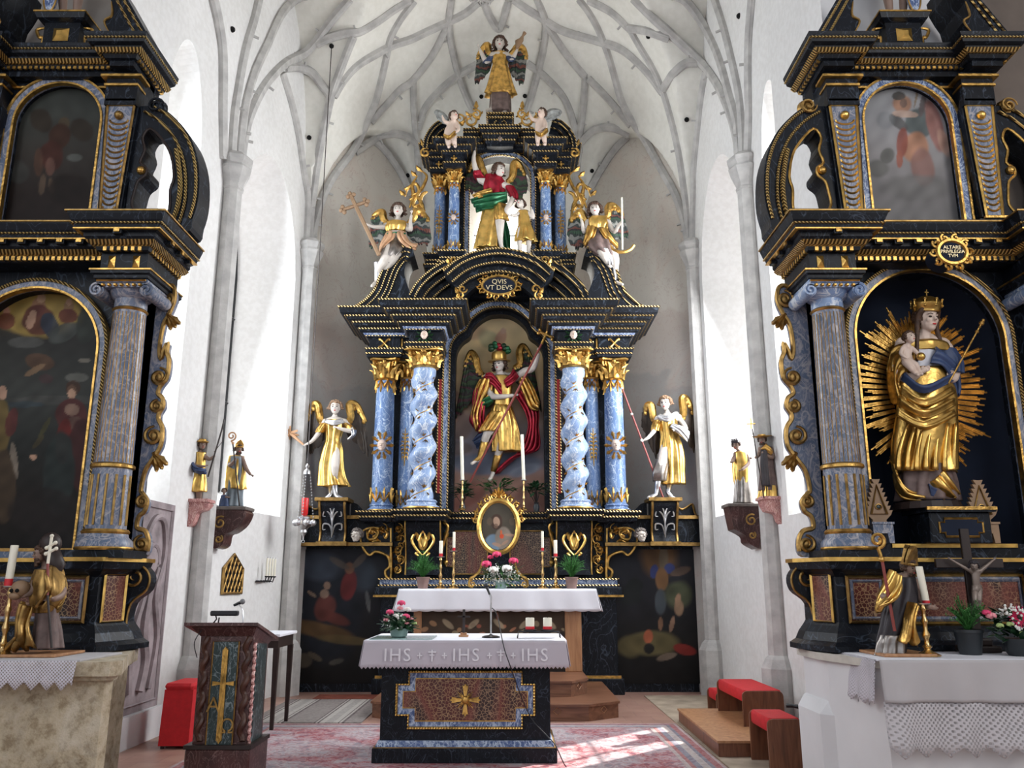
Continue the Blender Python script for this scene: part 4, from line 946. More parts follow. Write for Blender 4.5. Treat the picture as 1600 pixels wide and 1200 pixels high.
for s in (-1, 1):
 g = MB()
 for (px, py, R) in [(780 + s * 45, 190, .13), (780 + s * 36, 180, .09), (780 + s * 62, 188, .10)]:
  q = P(px, py, 12.62); relief(g, spiral(q.x, q.z, R, .02, 1.3, (1.2 if s > 0 else 1.9), s), 12.6, .022, k=1)
  for k in range(4): leaf(g, q.x + R * .7 * math.cos(k * 1.6), 12.6, q.z + R * .7 * math.sin(k * 1.6), R * .8, R * .25, k * 1.6 + .8, .3, 4)
 q = P(780 + s * 36, 172, 12.6); leaf(g, q.x, 12.6, q.z, .14, .045, PI / 2, .3)
 part('gilt_acanthus', g, 'gold', HA, smooth=True); g = MB(); q = P(780 + s * 43, 233, 12.78)
 for k in (-1, 1): relief(g, spiral(q.x + k * .1, q.z, .09, .02, 1.2, (0 if k > 0 else PI), k * s), 12.84, .02, k=1)
 part('gilt_scroll', g, 'gold', HA, smooth=True); g = MB()
 for pts in ([(650, 330), (646, 318), (655, 300), (650, 288), (638, 294), (634, 306)], [(664, 345), (660, 320), (652, 306), (661, 292), (667, 276), (660, 268)], [(640, 325), (646, 306), (644, 290), (652, 276)], [(668, 300), (660, 305), (657, 318), (664, 330)]):
  pp = [P(x if s < 0 else 1556 - x, y, 12.8) for x, y in pts]; relief(g, [(q.x, q.z) for q in pp], 12.8, .032)
  leaf(g, pp[2].x, 12.8, pp[2].z, .16, .045, s * -.6 + (PI if s < 0 else 0), .3); leaf(g, pp[-1].x, 12.8, pp[-1].z, .13, .045, PI / 2 + s * -.9, .3)
 part('gilt_acanthus', g, 'gold', HA, smooth=True)
# side wings of the altar foot: painted panels below a marbled ledge with console blocks
SIDE = []
for s, bx in ((-1, (462, 606)), (1, (955, 1094))):
 x0, x1 = sorted((PX(bx[0], 960, 12.95), PX(bx[1], 960, 12.95)))
 if s < 0: x0 = -3.2; x1 = X(-1.6)
 else: x0 = X(1.6); x1 = 2.86
 mb = MB(); mb.box(x0, x1, 12.96, 13.1, .0, 2.1); sw = part('side_wing', mb, 'black_marble', HA)
 if s < 0:
  bs = [(512, 960, 60, 90, 0, (.012, .014, .02), .9, .6), (500, 885, 40, 28, 0, (.04, .05, .07), .8, .7), (570, 900, 25, 30, 0, (.035, .045, .06), .7, .7), (545, 915, 13, 26, 10, (.12, .02, .02), .9, .35), (546, 888, 8, 10, 0, (.16, .08, .05), .9, .4), (530, 880, 20, 6, 30, (.09, .07, .06), .8, .5), (562, 876, 18, 6, -45, (.09, .07, .06), .8, .5), (508, 950, 18, 24, 15, (.10, .03, .025), .95, .4), (520, 965, 30, 10, 20, (.09, .025, .02), .9, .4), (511, 915, 6, 7, 0, (.22, .14, .1), .9, .4), (487, 928, 9, 3, 35, (.2, .14, .1), .9, .4), (507, 928, 8, 8, 0, (.22, .15, .11), .8, .4), (500, 985, 60, 14, 12, (.09, .05, .02), .9, .5), (540, 1000, 50, 8, 5, (.10, .07, .03), .8, .5), (475, 1032, 14, 13, 0, (.07, .055, .04), .9, .4), (492, 1026, 14, 5, 30, (.09, .07, .05), .9, .4), (525, 1034, 14, 5, -15, (.07, .065, .055), .8, .5), (575, 940, 4, 20, -8, (.12, .12, .12), .7, .5), (469, 955, 5, 5, 0, (.1, .1, .1), .8, .4)]
 else:
  bs = [(1030, 870, 34, 40, 0, (.13, .07, .03), .8, .8), (1037, 875, 8, 30, 0, (.12, .1, .07), .8, .4), (1022, 893, 7, 12, 10, (.03, .045, .14), .95, .3), (1046, 888, 9, 9, 40, (.03, .045, .14), .95, .3), (1034, 905, 11, 20, 0, (.17, .09, .04), .95, .35), (1032, 940, 10, 22, 0, (.05, .06, .07), .95, .35), (1063, 893, 18, 7, -18, (.09, .06, .045), .9, .35), (1060, 930, 24, 26, 0, (.08, .09, .05), .8, .7), (1059, 938, 5, 12, 10, (.28, .17, .11), .95, .3), (1061, 950, 8, 14, 0, (.25, .16, .1), .9, .4), (1050, 975, 4, 14, 12, (.25, .15, .1), .9, .4), (1032, 975, 4, 12, 0, (.18, .1, .06), .9, .4), (1020, 1005, 46, 22, 0, (.12, .10, .045), .9, .5), (1013, 995, 8, 12, 0, (.35, .1, .05), .95, .4), (1014, 1013, 9, 9, 0, (.01, .01, .012), .95, .3), (1070, 1015, 20, 9, 15, (.20, .025, .02), .95, .35), (1042, 1026, 18, 6, -15, (.16, .12, .09), .9, .4), (985, 1010, 24, 20, 0, (.10, .08, .035), .8, .6), (985, 930, 20, 20, 0, (.012, .014, .014), .9, .6), (992, 915, 14, 12, 0, (.01, .012, .012), .9, .4)]
 painting('dark_painting', sw, 12.95, x0 + .03, x1 - .02, .12, 2.06, None, [(.02, .022, .028), (.014, .014, .018), (.012, .011, .011), (.008, .007, .007)], bs, 110)
 mb = MB(); mb.box(x0, x1, 12.75, 13.1, 2.10, 2.16); mb.box(x0, x1, 12.80, 13.1, 2.16, 2.5); mb.box(x0, x1, 12.72, 13.1, 2.5, 2.56)
 lg = part('wing_ledge', mb, 'black_marble', HA); g = MB(); g.box(x0, x1, 12.735, 12.76, 2.105, 2.155); g.box(x0, x1, 12.70, 12.73, 2.505, 2.555)
 part('gilt_strip', g, 'old_gold', lg)
 xa, xb = (PX(500, 820, 12.6), PX(539, 820, 12.6)) if s < 0 else (PX(1019, 820, 12.6), PX(1058, 820, 12.6))
 cc = cr([(12.62, 2.16), (12.66, 2.3), (12.60, 2.5), (12.50, 2.68), (12.50, 2.75)], 4)
 mb = MB().loft([[(x, 12.9, 2.14)] + [(x, y, z) for y, z in cc] + [(x, 12.9, 2.75)] for x in (xa, xb)]); cn = part('statue_console', mb, 'black_marble_fine', lg)
 g = MB(); xm = (xa + xb) / 2
 for q in (-1, 1):
  relief(g, [(xm, 2.25), (xm + q * .04, 2.4), (xm + q * .13, 2.42), (xm + q * .14, 2.34), (xm + q * .1, 2.34)], 12.6, .014); relief(g, [(xm, 2.4), (xm + q * .03, 2.55), (xm + q * .11, 2.62), (xm + q * .14, 2.54), (xm + q * .1, 2.53)], 12.56, .014); relief(g, [(xm, 2.5), (xm + q * .02, 2.62), (xm + q * .06, 2.68)], 12.53, .012)
 relief(g, [(xm, 2.22), (xm, 2.45), (xm, 2.64)], 12.57, .012); part('painted_scrollwork', g, 'silver', cn)
 g = MB()
 for x in (xa, xb): g.tube([(x, y - .01, z) for y, z in cc], .02, 6)
 g.box(xa - .06, xb + .06, 12.42, 12.9, 2.75, 2.80); g.box(xa - .04, xb + .04, 12.56, 12.9, 2.10, 2.16); part('console_moulding', g, 'old_gold', cn)
 SIDE.append((xm, 2.80))
 ra = MB(); q0 = P(545 if s < 0 else 1014, 790, 12.9); o_ = -1 if s < 0 else 1
 ra.prism([(xb + .03 if s < 0 else xa - .03, 2.56), (xb + .03 if s < 0 else xa - .03, 2.78), ((xb + .12) if s < 0 else (xa - .12), 2.74), ((xb + .22) if s < 0 else (xa - .22), 2.64), ((xb + .30) if s < 0 else (xa - .30), 2.56)], 12.85, 12.95); part('side_scroll', ra, 'black_marble', HA)
 ra = MB(); hx = (xa - .03) if s < 0 else (xb + .03); pts = [(hx, 2.56), (hx, 2.74), (hx + o_ * .1, 2.66), (hx + o_ * .2, 2.7), (hx + o_ * .27, 2.74), (hx + o_ * .3, 2.62), (hx + o_ * .33, 2.56)]; ra.prism(pts, 12.88, 12.95); sc_ = part('side_scroll', ra, 'black_marble', HA); g = MB(); relief(g, pts[1:], 12.88, .018, False); part('gilt_edge', g, 'old_gold', sc_)
 fx = P(557 if s < 0 else 1002, 837, 12.6); f = MB(); head(f, fx, .10, s * 25); o = part('cherub_head', f, 'pale_skin', HA, smooth=2); hair(o, fx, .10, Matrix.Rotation(math.radians(s * 25), 3, 'Z'), 'grey_cloth', 0)
# ================================================================ SIDE ALTARS at the chancel arch
def side_altar(cx, kind, label, rr, co, zsq):
 """cx = centre; the same joinery left and right, a painting in one and a niche in the other"""
 R = thing('altarpiece', label, 'altarpiece', (cx, 6.9, 0))
 PL = lambda pts: [(cx + a, b) for a, b in pts]
 s_in = 1 if cx < 0 else -1           # side towards the chancel
 bm_ = 'black_marble'; blue = 'grey_blue_marble'
 def B(name, x0, x1, y0, y1, z0, z1, m=bm_, par=None, b=.0): mb = MB(); mb.box(x0, x1, y0, y1, z0, z1, b); return part(name, mb, m, par or R)
 def sym(fn):
  for s in (-1, 1): fn(s)
 # predella: projecting pedestals, panels, foot
 fh = 1.02 if cx < 0 else 1.17; vo = .33 if cx < 0 else .20
 foot = PL([(-fh, 6.95), (-fh, 6.8), (.1 - fh, 6.5), (-.62, 6.5), (-.55, 6.72), (.55, 6.72), (.62, 6.5), (fh - .1, 6.5), (fh, 6.8), (fh, 6.95)])
 part('predella', MB().slab(foot, 1.07, 1.72), bm_, R)
 mb = MB().sweep(foot, [(0, 1.06), (.14, 1.06), (.14, 1.10), (.09, 1.13), (.06, 1.19), (.02, 1.24), (0, 1.27)]); part('foot_moulding', mb, bm_, R)
 mb = MB().sweep(foot, [(0, 1.60), (.05, 1.64), (.09, 1.66), (.11, 1.72), (0, 1.72)]); part('ledge_moulding', mb, bm_, R)
 mb = MB().sweep(foot, [(0, 1.715), (.125, 1.715), (.125, 1.745), (0, 1.745)]); part('gilt_ledge', mb, 'bright_gold', R)
 def ped(s):
  for (a, b, y, w) in ((fh - .32, 0, 6.495, .14),):
   x0, x1 = sorted((cx + s * (a - w), cx + s * (a + w)))
   o = B('marbled_panel', x0, x1, 6.485, 6.52, 1.27, 1.60, 'leopard_marble'); f = MB()
   f.tube([(x0, 6.48, 1.27), (x1, 6.48, 1.27), (x1, 6.48, 1.60), (x0, 6.48, 1.60)], .018, 4, closed=True); part('panel_frame', f, 'old_gold', o)
   f = MB(); e = .03; f.tube([(x0 + e, 6.48, 1.27 + e), (x1 - e, 6.48, 1.27 + e), (x1 - e, 6.48, 1.60 - e), (x0 + e, 6.48, 1.60 - e)], .016, 4, closed=True); part('panel_frame', f, blue, o)
  q0 = Vector((cx + s * (fh - .085), 6.545)); q1 = Vector((cx + s * (fh - .015), 6.755)); d = (q1 - q0)
  n = Vector((d.y, -d.x)).normalized(); n = n if n.y < 0 else -n; mb = MB()
  f4 = [(q0.x + n.x * .012, q0.y + n.y * .012, z) for z in (1.27, 1.62)] + [(q1.x + n.x * .012, q1.y + n.y * .012, z) for z in (1.62, 1.27)]
  f5 = [(v[0] - n.x * .03, v[1] - n.y * .03, v[2]) for v in f4]; mb.loft([f4, f5]); o = part('marbled_panel', mb, 'leopard_marble', R)
  f = MB(); f.tube(f4, .014, 4, closed=True); part('panel_frame', f, 'bright_gold', o)
  # small side volute beside the pedestal
  v = MB(); pts = cr([(cx + s * (a - vo), b) for a, b in [(1.24, 1.66), (1.40, 1.70), (1.50, 1.62), (1.49, 1.50), (1.38, 1.40), (1.36, 1.22), (1.42, 1.10), (1.22, 1.08)]], 4)
  v.prism(pts, 6.80, 6.93); vo_ = part('side_scroll', v, bm_, R); g = MB(); relief(g, spiral(cx + s * (1.385 - vo), 1.60, .085, .02, 1.5, PI / 2, s), 6.80, .014, k=1); relief(g, pts[4:22], 6.80, .010, False, k=1); part('gilt_edge', g, 'old_gold', vo_)
 sym(ped)
 o = B('marbled_panel', cx - .45, cx + .45, 6.70, 6.75, 1.27, 1.60, 'leopard_marble'); f = MB(); f.tube([(cx - .47, 6.695, 1.25), (cx + .47, 6.695, 1.25), (cx + .47, 6.695, 1.62), (cx - .47, 6.695, 1.62)], .016, 4, closed=True); part('panel_frame', f, 'gold', o)
 f = MB(); f.tube([(cx - .435, 6.695, 1.285), (cx + .435, 6.695, 1.285), (cx + .435, 6.695, 1.585), (cx - .435, 6.695, 1.585)], .02, 4, closed=True); part('panel_frame', f, blue, o)
 # arch zone
 ar = arc(cx, zsq, rr, rr * .97, 180, 0, 30)
 def outl(half, ztop, k=1.0): return [(cx - half, 1.74), (cx - half, ztop), (cx + half, ztop), (cx + half, 1.74), (cx + rr * k, 1.74)] + [(cx + (x - cx) * k, zsq + (z - zsq) * k) for x, z in reversed(ar)] + [(cx - rr * k, 1.74)]
 part('main_frame', MB().prism(outl(1.0, 4.44), 6.80, 6.98), bm_, R)
 pth = [(cx - rr, 1.76)] + ar + [(cx + rr, 1.76)]
 bo = part('blue_frame', MB().ribbon(pth, rect_prof(-.01, .055, 6.74, 6.82)), blue, R); g = MB()
 g.ribbon(pth, rect_prof(.05, .075, 6.725, 6.79)); part('twisted_moulding', g, 'gold_twist', bo); g = MB(); g.ribbon(pth, rect_prof(-.018, .0, 6.725, 6.79)); part('gilt_moulding', g, 'gold', bo)
 if kind == 'niche':
  mb = MB(); N = 14
  rings = []
  for (x, z) in [(cx - rr, 1.74)] + ar + [(cx + rr, 1.74)]:
   rings.append([(cx + (x - cx) * math.cos(t * PI / 2 * .92) if True else x, 6.9 + .42 * math.sin(t * PI / 2), (zsq + (z - zsq) * math.cos(t * PI / 2 * .5)) if z > zsq else z) for t in [i / N for i in range(N + 1)]])
  mb.loft(rings, cap=False, closed=False); mb.box(cx - rr, cx + rr, 7.30, 7.34, 1.74, 4.3); part('niche_back', mb, 'navy_velvet', R, smooth=True)
  B('niche_floor', cx - rr, cx + rr, 6.76, 7.32, 1.70, 1.86); B('gilt_strip', cx - .5, cx + .5, 6.745, 6.765, 1.83, 1.86, 'bright_gold')
 else:
  def shp(Xa, Z): return ((np.abs(Xa - cx) < rr + .03) & (Z < zsq)) | (((Xa - cx) ** 2 + (Z - zsq) ** 2) < (rr + .03) ** 2)
  G = (.16, .11, .03)
  bl = [(60, 490, 75, 40, 0, G, .9, .6), (60, 480, 12, 16, 0, (.13, .07, .045), .9, .3), (60, 500, 26, 26, 0, (.07, .02, .018), .9, .35), (78, 508, 14, 22, -20, (.02, .03, .045), .9, .35), (48, 502, 7, 14, 15, (.2, .12, .08), .9, .35), (52, 490, 5, 6, 0, (.2, .12, .08), .9, .3), (64, 466, 7, 8, 0, (.22, .14, .09), .95, .3), (108, 480, 8, 11, 0, (.12, .07, .04), .9, .3), (108, 472, 5, 6, 0, (.2, .12, .08), .9, .3), (106, 494, 16, 12, 0, (.09, .025, .02), .9, .3), (10, 486, 6, 8, 0, (.2, .1, .07), .9, .3), (10, 502, 14, 14, 0, (.1, .03, .02), .9, .3),
              (100, 520, 28, 14, -30, (.05, .055, .05), .9, .5), (40, 535, 30, 10, 0, (.06, .06, .055), .9, .5), (140, 500, 20, 40, 20, (.03, .035, .03), .9, .5), (62, 565, 24, 14, 10, (.07, .04, .025), .9, .4), (55, 578, 20, 5, -30, (.11, .07, .04), .8, .4), (72, 592, 12, 8, 0, (.05, .03, .03), .9, .4), (132, 563, 10, 4, 0, (.11, .1, .08), .7, .4), (120, 590, 20, 8, 0, (.075, .075, .065), .7, .5), (90, 625, 80, 8, 0, (.05, .05, .045), .8, .5), (40, 632, 30, 5, 0, (.03, .04, .045), .9, .3),
              (112, 612, 8, 11, 0, (.21, .13, .09), .95, .3), (114, 606, 12, 12, 0, (.05, .025, .015), .8, .3), (112, 616, 6, 9, 0, (.24, .15, .1), .95, .3), (112, 650, 26, 30, 0, (.065, .02, .018), .95, .35), (112, 640, 12, 10, 0, (.12, .075, .055), .9, .3), (118, 662, 14, 12, 0, (.09, .05, .04), .9, .3), (100, 690, 14, 36, 5, (.10, .015, .012), .95, .35), (128, 710, 24, 60, 0, (.04, .013, .012), .95, .35), (92, 740, 26, 70, 4, (.018, .024, .022), .95, .4), (70, 668, 20, 4, -60, (.05, .045, .02), .9, .4), (60, 690, 14, 4, -50, (.05, .04, .02), .9, .4), (52, 714, 6, 5, 0, (.2, .12, .08), .9, .3),
              (4, 614, 7, 12, 0, (.21, .13, .09), .95, .3), (2, 665, 16, 44, 0, (.10, .07, .025), .95, .4), (18, 660, 10, 24, 10, (.07, .02, .018), .9, .4), (22, 720, 6, 30, -6, (.11, .09, .07), .8, .4), (6, 760, 20, 60, 0, (.045, .03, .018), .95, .4), (120, 845, 80, 25, 0, (.012, .01, .009), .95, .5), (70, 800, 60, 40, 0, (.014, .011, .01), .8, .5)]
  bl = [(a, b, c, d, e, tuple(min(1, v * (1.9 if sum(f) > .2 else 1.25)) for v in f), g_, h * .55) for a, b, c, d, e, f, g_, h in bl]
  painting('altar_painting', R, 6.93, cx - rr - .02, cx + rr + .02, 1.76, zsq + rr + .02, shp, [(.07, .05, .02), (.03, .03, .027), (.045, .048, .043), (.02, .022, .02), (.014, .011, .009), (.008, .007, .006)], bl, 190)
  B('gilt_strip', cx - rr, cx + rr, 6.735, 6.755, 1.80, 1.825, 'old_gold'); B('blue_strip', cx - rr, cx + rr, 6.74, 6.8, 1.735, 1.80, blue)
 # fluted columns
 def col(s):
  x, y, z0, z1, r = cx + s * co, 6.58, 1.74, 3.77, .148; dz = -.15
  B('column_plinth', x - .24, x + .24, 6.40, 6.82, 1.74, 1.80)
  K = 16; n = 48; rings = []
  for i in range(K + 1):
   t = i / K; z = 1.93 + (z1 - 1.93) * t; q = r * (1 - .16 * t ** 1.5); rings.append([(x + q * math.cos(2 * PI * k / n), y + q * math.sin(2 * PI * k / n), z) for k in range(n)])
  c = part('column', MB().loft(rings), blue, R, smooth=True)
  m = MB(); m.lathe(x, y, [(r * 1.38, 1.80), (r * 1.42, 1.83), (r * 1.38, 1.87), (r * 1.15, 1.90), (r * 1.12, 1.93)], 32); part('column_base', m, blue, c, smooth=True)
  m = MB(); m.lathe(x, y, [(r * 1.40, 1.80), (r * 1.45, 1.815), (r * 1.40, 1.83)], 32); m.lathe(x, y, [(r * 1.14, 1.925), (r * 1.2, 1.94), (r * 1.1, 1.96)], 32); m.lathe(x, y, [(r * 1.0, 2.43), (r * 1.12, 2.44), (r * 1.12, 2.46), (r * .99, 2.475)], 32); m.lathe(x, y, [(r * .84, 3.73), (r * .95, 3.745), (r * .84, 3.76)], 32); part('gilt_ring', m, 'gold', c, smooth=True)
  for k in range(15):
   a = -PI * k / 14; g = MB()
   def pr(z, q): t = (z - 1.93) / (z1 - 1.93); return (x + (r * (1 - .16 * t ** 1.5)) * q * math.cos(a), y + r * (1 - .16 * t ** 1.5) * q * math.sin(a), z)
   g.tube([pr(2.48, 1.0), pr(3.1, 1.0), pr(3.71, 1.0)], .0042, 4)
   if k % 2 == 0: g.tube([pr(1.99, 1.02), pr(2.38, 1.02)], .011, 5)
   part('gilt_fillet', g, 'old_gold', c)
  # ionic capital
  m = MB(); m.lathe(x, y, [(r * .86, 3.76), (r * .86, 3.83), (r * 1.05, 3.85), (r * 1.2, 3.90), (r * 1.0, 3.91)], 24); m.box(x - .21, x + .21, y - .21, y + .21, 3.93, 3.96, .012)
  for q in (-1, 1):
   m.tube([(x + q * .20, y - .19, 3.87), (x + q * .20, y + .19, 3.87)], .055, 12)
   m.tube([(a, y - .2, b) for a, b in spiral(x + q * .20, 3.87, .055, .012, 1.5, PI / 2, -q)], .012, 5)
  m.box(x - .2, x + .2, y - .19, y + .19, 3.895, 3.935); cp_ = part('capital', m, 'light_blue_marble' if kind == 'niche' else blue, c, smooth=True)
  g = MB(); [g.ball((x + (k - 3) * .05, y - .2, 3.91), (.018, .02, .014), 6, 5) for k in range(7)]; g.tube([(x - .2, y - .215, 3.945), (x + .2, y - .215, 3.945)], .009, 4); part('gilding', g, 'gold', cp_)
 sym(col)
 # carved outer edge boards with scrolls
 def edge(s):
  e = [(1.12, 1.78), (1.42, 1.76), (1.47, 1.86), (1.42, 1.96), (1.31, 1.99), (1.32, 2.08), (1.38, 2.12), (1.40, 2.2), (1.34, 2.26), (1.31, 2.3), (1.34, 2.45), (1.42, 2.55), (1.50, 2.66), (1.50, 2.80), (1.44, 2.88), (1.44, 2.93), (1.48, 2.99), (1.46, 3.06), (1.40, 3.1), (1.42, 3.16), (1.49, 3.24), (1.50, 3.38), (1.46, 3.46), (1.46, 3.54), (1.42, 3.48), (1.39, 3.40), (1.36, 3.5), (1.38, 3.70), (1.44, 3.80), (1.49, 3.92), (1.47, 4.03), (1.40, 4.06), (1.32, 4.02), (1.12, 4.02)]
  e0, ek = (.91, .66) if cx < 0 else (.95, .80); e = [((a - 1.12) * ek + e0, b) for a, b in e]
  q = cr([(cx + s * a, b) for a, b in e], 4); b_ = part('edge_board', MB().prism(q, 6.80, 6.88), blue, R); g = MB(); relief(g, q[6:-4], 6.80, .02, False, k=1)
  part('gilt_edge', g, 'old_gold', b_, smooth=True)
  for (a, z, rad, k) in [(1.39, 1.86, .07, 1), (1.35, 2.2, .05, 1), (1.40, 2.74, .08, 1), (1.41, 2.99, .055, 1), (1.40, 3.24, .08, -1), (1.41, 3.93, .08, 1)]:
   g = MB(); relief(g, spiral(cx + s * (e0 + (a - 1.12) * ek), z, rad, rad * .15, 1.6, PI / 2, k * s), 6.79, .02, k=1); g.ball((cx + s * (e0 + (a - 1.12) * ek), 6.79, z), (rad * .5, .02, rad * .5), 8, 6); part('gilt_volute', g, 'old_gold', b_, smooth=True)
  for (a, z, l) in [(1.42, 2.60, .17), (1.42, 3.80, .16)]:
   g = MB(); [leaf(g, cx + s * (e0 + (a - 1.12) * ek), 6.79, z, l, .035, (-PI / 2 + s * (.3 + .3 * k)), .1) for k in range(3)]; part('gilt_leaf', g, 'old_gold', b_)
 sym(edge)
 # main entablature
 eo, ei = co + .17, co - .17; en = PL([(-eo, 7.0), (-eo, 6.37), (-ei, 6.37), (-ei, 6.58), (ei, 6.58), (ei, 6.37), (eo, 6.37), (eo, 7.0)])
 part('entablature', MB().slab(en, 4.18, 4.46), bm_, R)
 def side(s):
  q = [(cx + s * (co - .19), 6.85), (cx + s * (co - .19), 6.38), (cx + s * (co + .19), 6.38), (cx + s * (co + .19), 7.0)]
  if s < 0: q = q[::-1]
  part('frieze_block', MB().slab(q, 3.96, 4.2), bm_, R); part('architrave', MB().sweep(q, [(0, 3.96), (.03, 3.96), (.03, 3.985), (.05, 3.995), (.05, 4.02), (0, 4.03)]), bm_, R); part('gilt_strip', MB().sweep(q, [(.02, 4.02), (.06, 4.02), (.06, 4.033), (.02, 4.033)]), 'gold', R)
  for k in (-.10, .10):
   x = cx + s * co + k; g = MB(); g.loft([[(x - .028, 6.375, 4.06), (x + .028, 6.375, 4.06), (x + .028, 6.375, 4.16), (x - .028, 6.375, 4.16)], [(x, 6.35, 4.11)] * 4]); part('gilt_diamond', g, 'bright_gold', R)
 sym(side)
 def mo(prof, m=bm_, name='moulding'): return part(name, MB().sweep(en, prof), m, R)
 mo([(0, 4.18), (.04, 4.19), (.05, 4.22), (.10, 4.26), (.12, 4.28), (.12, 4.31), (.17, 4.33), (.18, 4.36), (.20, 4.39), (.22, 4.44), (.225, 4.47), (0, 4.48)], name='cornice')
 mo([(.055, 4.222), (.08, 4.226), (.115, 4.255), (.095, 4.265)], 'gold_twist', 'twisted_moulding'); mo([(.175, 4.36), (.20, 4.36), (.20, 4.372), (.175, 4.372)], 'gold_twist', 'twisted_moulding'); mo([(.215, 4.45), (.235, 4.45), (.235, 4.462), (.215, 4.462)], 'old_gold', 'gilt_strip')
 def along(pl, off, pitch, fn, pad=.03):
  for i in range(len(pl) - 1):
   a, b = Vector(pl[i]), Vector(pl[i + 1]); d = b - a; n = Vector((d.y, -d.x)).normalized(); L = d.length
   if L < .3: continue
   c = max(1, int((L - pad) / pitch)); d.normalize()
   for j in range(c): q = a + d * (L * (j + .5) / c) + n * off; fn(q, d, n)
 def dent(z0, z1, w, dep, off, pitch, m, name, pl=en):
  mb = MB(); mb.sweep(pl, [(off - .03, z1), (off + .002, z1), (off + .002, z1 + .01), (off - .03, z1 + .01)])
  def f(q, d, n):
   a = q - d * w / 2; b = q + d * w / 2; mb.loft([[(a.x, a.y, z), (b.x, b.y, z), (b.x + n.x * dep, b.y + n.y * dep, z), (a.x + n.x * dep, a.y + n.y * dep, z)] for z in (z0, z1 + .004)])
  along(pl, off - dep, pitch, f); return part(name, mb, m, R)
 dent(4.185, 4.22, .028, .03, .05, .047, 'gold', 'dentil_band'); dent(4.285, 4.325, .07, .06, .165, .155, 'black_marble', 'bracket_band'); dent(4.295, 4.32, .045, .012, .178, .155, 'gold', 'gilt_bracket_fronts')
 # upper storey
 SH[0] = -.36; ZU = 4.83; ua = arc(cx, 5.92, .40, .40, 180, 0, 26)
 def o2(half, zt): return [(cx - half, ZU), (cx - half, zt), (cx + half, zt), (cx + half, ZU), (cx + .40, ZU)] + list(reversed(ua)) + [(cx - .40, ZU)]
 part('upper_frame', MB().prism(o2(.73, 6.50), 6.72, 6.9), bm_, R)
 pt_ = [(cx - .40, ZU + .04)] + ua + [(cx + .40, ZU + .04)]
 f_ = part('blue_frame', MB().ribbon(pt_, rect_prof(-.005, .065, 6.68, 6.74)), 'grey_blue_marble' if kind != 'niche' else 'deep_blue_marble', R); g = MB()
 for a in (-.015, .06): g.ribbon(pt_, rect_prof(a, a + .018, 6.665, 6.71))
 part('gilt_moulding', g, 'gold', f_)
 B('blue_strip', cx - .5, cx + .5, 6.70, 6.74, ZU + .03, ZU + .10, 'deep_blue_marble'); B('gilt_strip', cx - .5, cx + .5, 6.69, 6.72, ZU + .02, ZU + .04, 'gold')
 def sh2(Xa, Z): return ((np.abs(Xa - cx) < .43) & (Z < 5.92)) | (((Xa - cx) / .43) ** 2 + ((Z - 5.92) / .43) ** 2 < 1)
 if kind == 'niche':
  bl = [(1408, 165, 16, 16, 0, (.35, .17, .09), .8, .5), (1403, 152, 11, 7, 0, (.08, .075, .07), .95, .3), (1410, 163, 6, 8, 0, (.16, .11, .09), .9, .3), (1435, 195, 26, 24, 20, (.10, .12, .12), .95, .3), (1402, 193, 20, 9, 40, (.10, .10, .10), .9, .3), (1412, 180, 22, 6, 5, (.45, .33, .27), .9, .3), (1440, 165, 5, 22, 10, (.12, .1, .1), .9, .3), (1431, 150, 2, 22, 12, (.2, .15, .1), .9, .3), (1460, 200, 14, 44, -14, (.30, .14, .12), .9, .4), (1474, 225, 10, 26, -20, (.42, .26, .2), .8, .4), (1428, 232, 24, 26, 0, (.40, .20, .12), .9, .4), (1408, 225, 10, 26, 5, (.25, .08, .06), .9, .4), (1440, 262, 20, 34, -10, (.25, .14, .12), .9, .4), (1404, 250, 6, 16, 0, (.28, .1, .07), .9, .4), (1385, 245, 12, 14, 30, (.12, .12, .11), .8, .4), (1382, 190, 16, 16, 0, (.20, .21, .22), .6, .6), (1370, 265, 20, 16, 0, (.13, .13, .12), .8, .6), (1430, 295, 60, 24, 0, (.16, .155, .15), .8, .6), (1490, 255, 16, 30, 0, (.2, .19, .18), .6, .6)]
  painting('upper_painting', R, 6.80, cx - .5, cx + .5, ZU + .05, 6.43, sh2, [(.28, .29, .30), (.30, .30, .31), (.27, .26, .26), (.19, .18, .18), (.17, .165, .16)], bl, 140)
 else:
  bl = [(102, 194, 9, 10, 0, (.07, .05, .03), .95, .3), (95, 215, 18, 22, 20, (.045, .02, .012), .95, .4), (66, 190, 18, 22, -35, (.03, .022, .015), .9, .4), (130, 205, 22, 18, 40, (.03, .022, .015), .9, .4), (82, 245, 20, 26, 0, (.055, .018, .012), .95, .4), (118, 248, 14, 7, 0, (.09, .095, .085), .8, .5), (62, 255, 8, 24, 0, (.08, .04, .025), .8, .4), (80, 262, 8, 16, 0, (.12, .06, .045), .9, .4), (68, 290, 6, 18, 8, (.09, .06, .04), .9, .4), (82, 292, 5, 14, -8, (.09, .06, .04), .9, .4), (110, 300, 40, 30, 0, (.014, .009, .007), .9, .5), (30, 270, 20, 20, 0, (.05, .05, .045), .7, .6)]
  painting('upper_painting', R, 6.80, cx - .5, cx + .5, ZU + .05, 6.43, sh2, [(.035, .04, .035), (.045, .048, .042), (.035, .03, .025), (.018, .012, .01), (.014, .009, .008)], bl, 120)
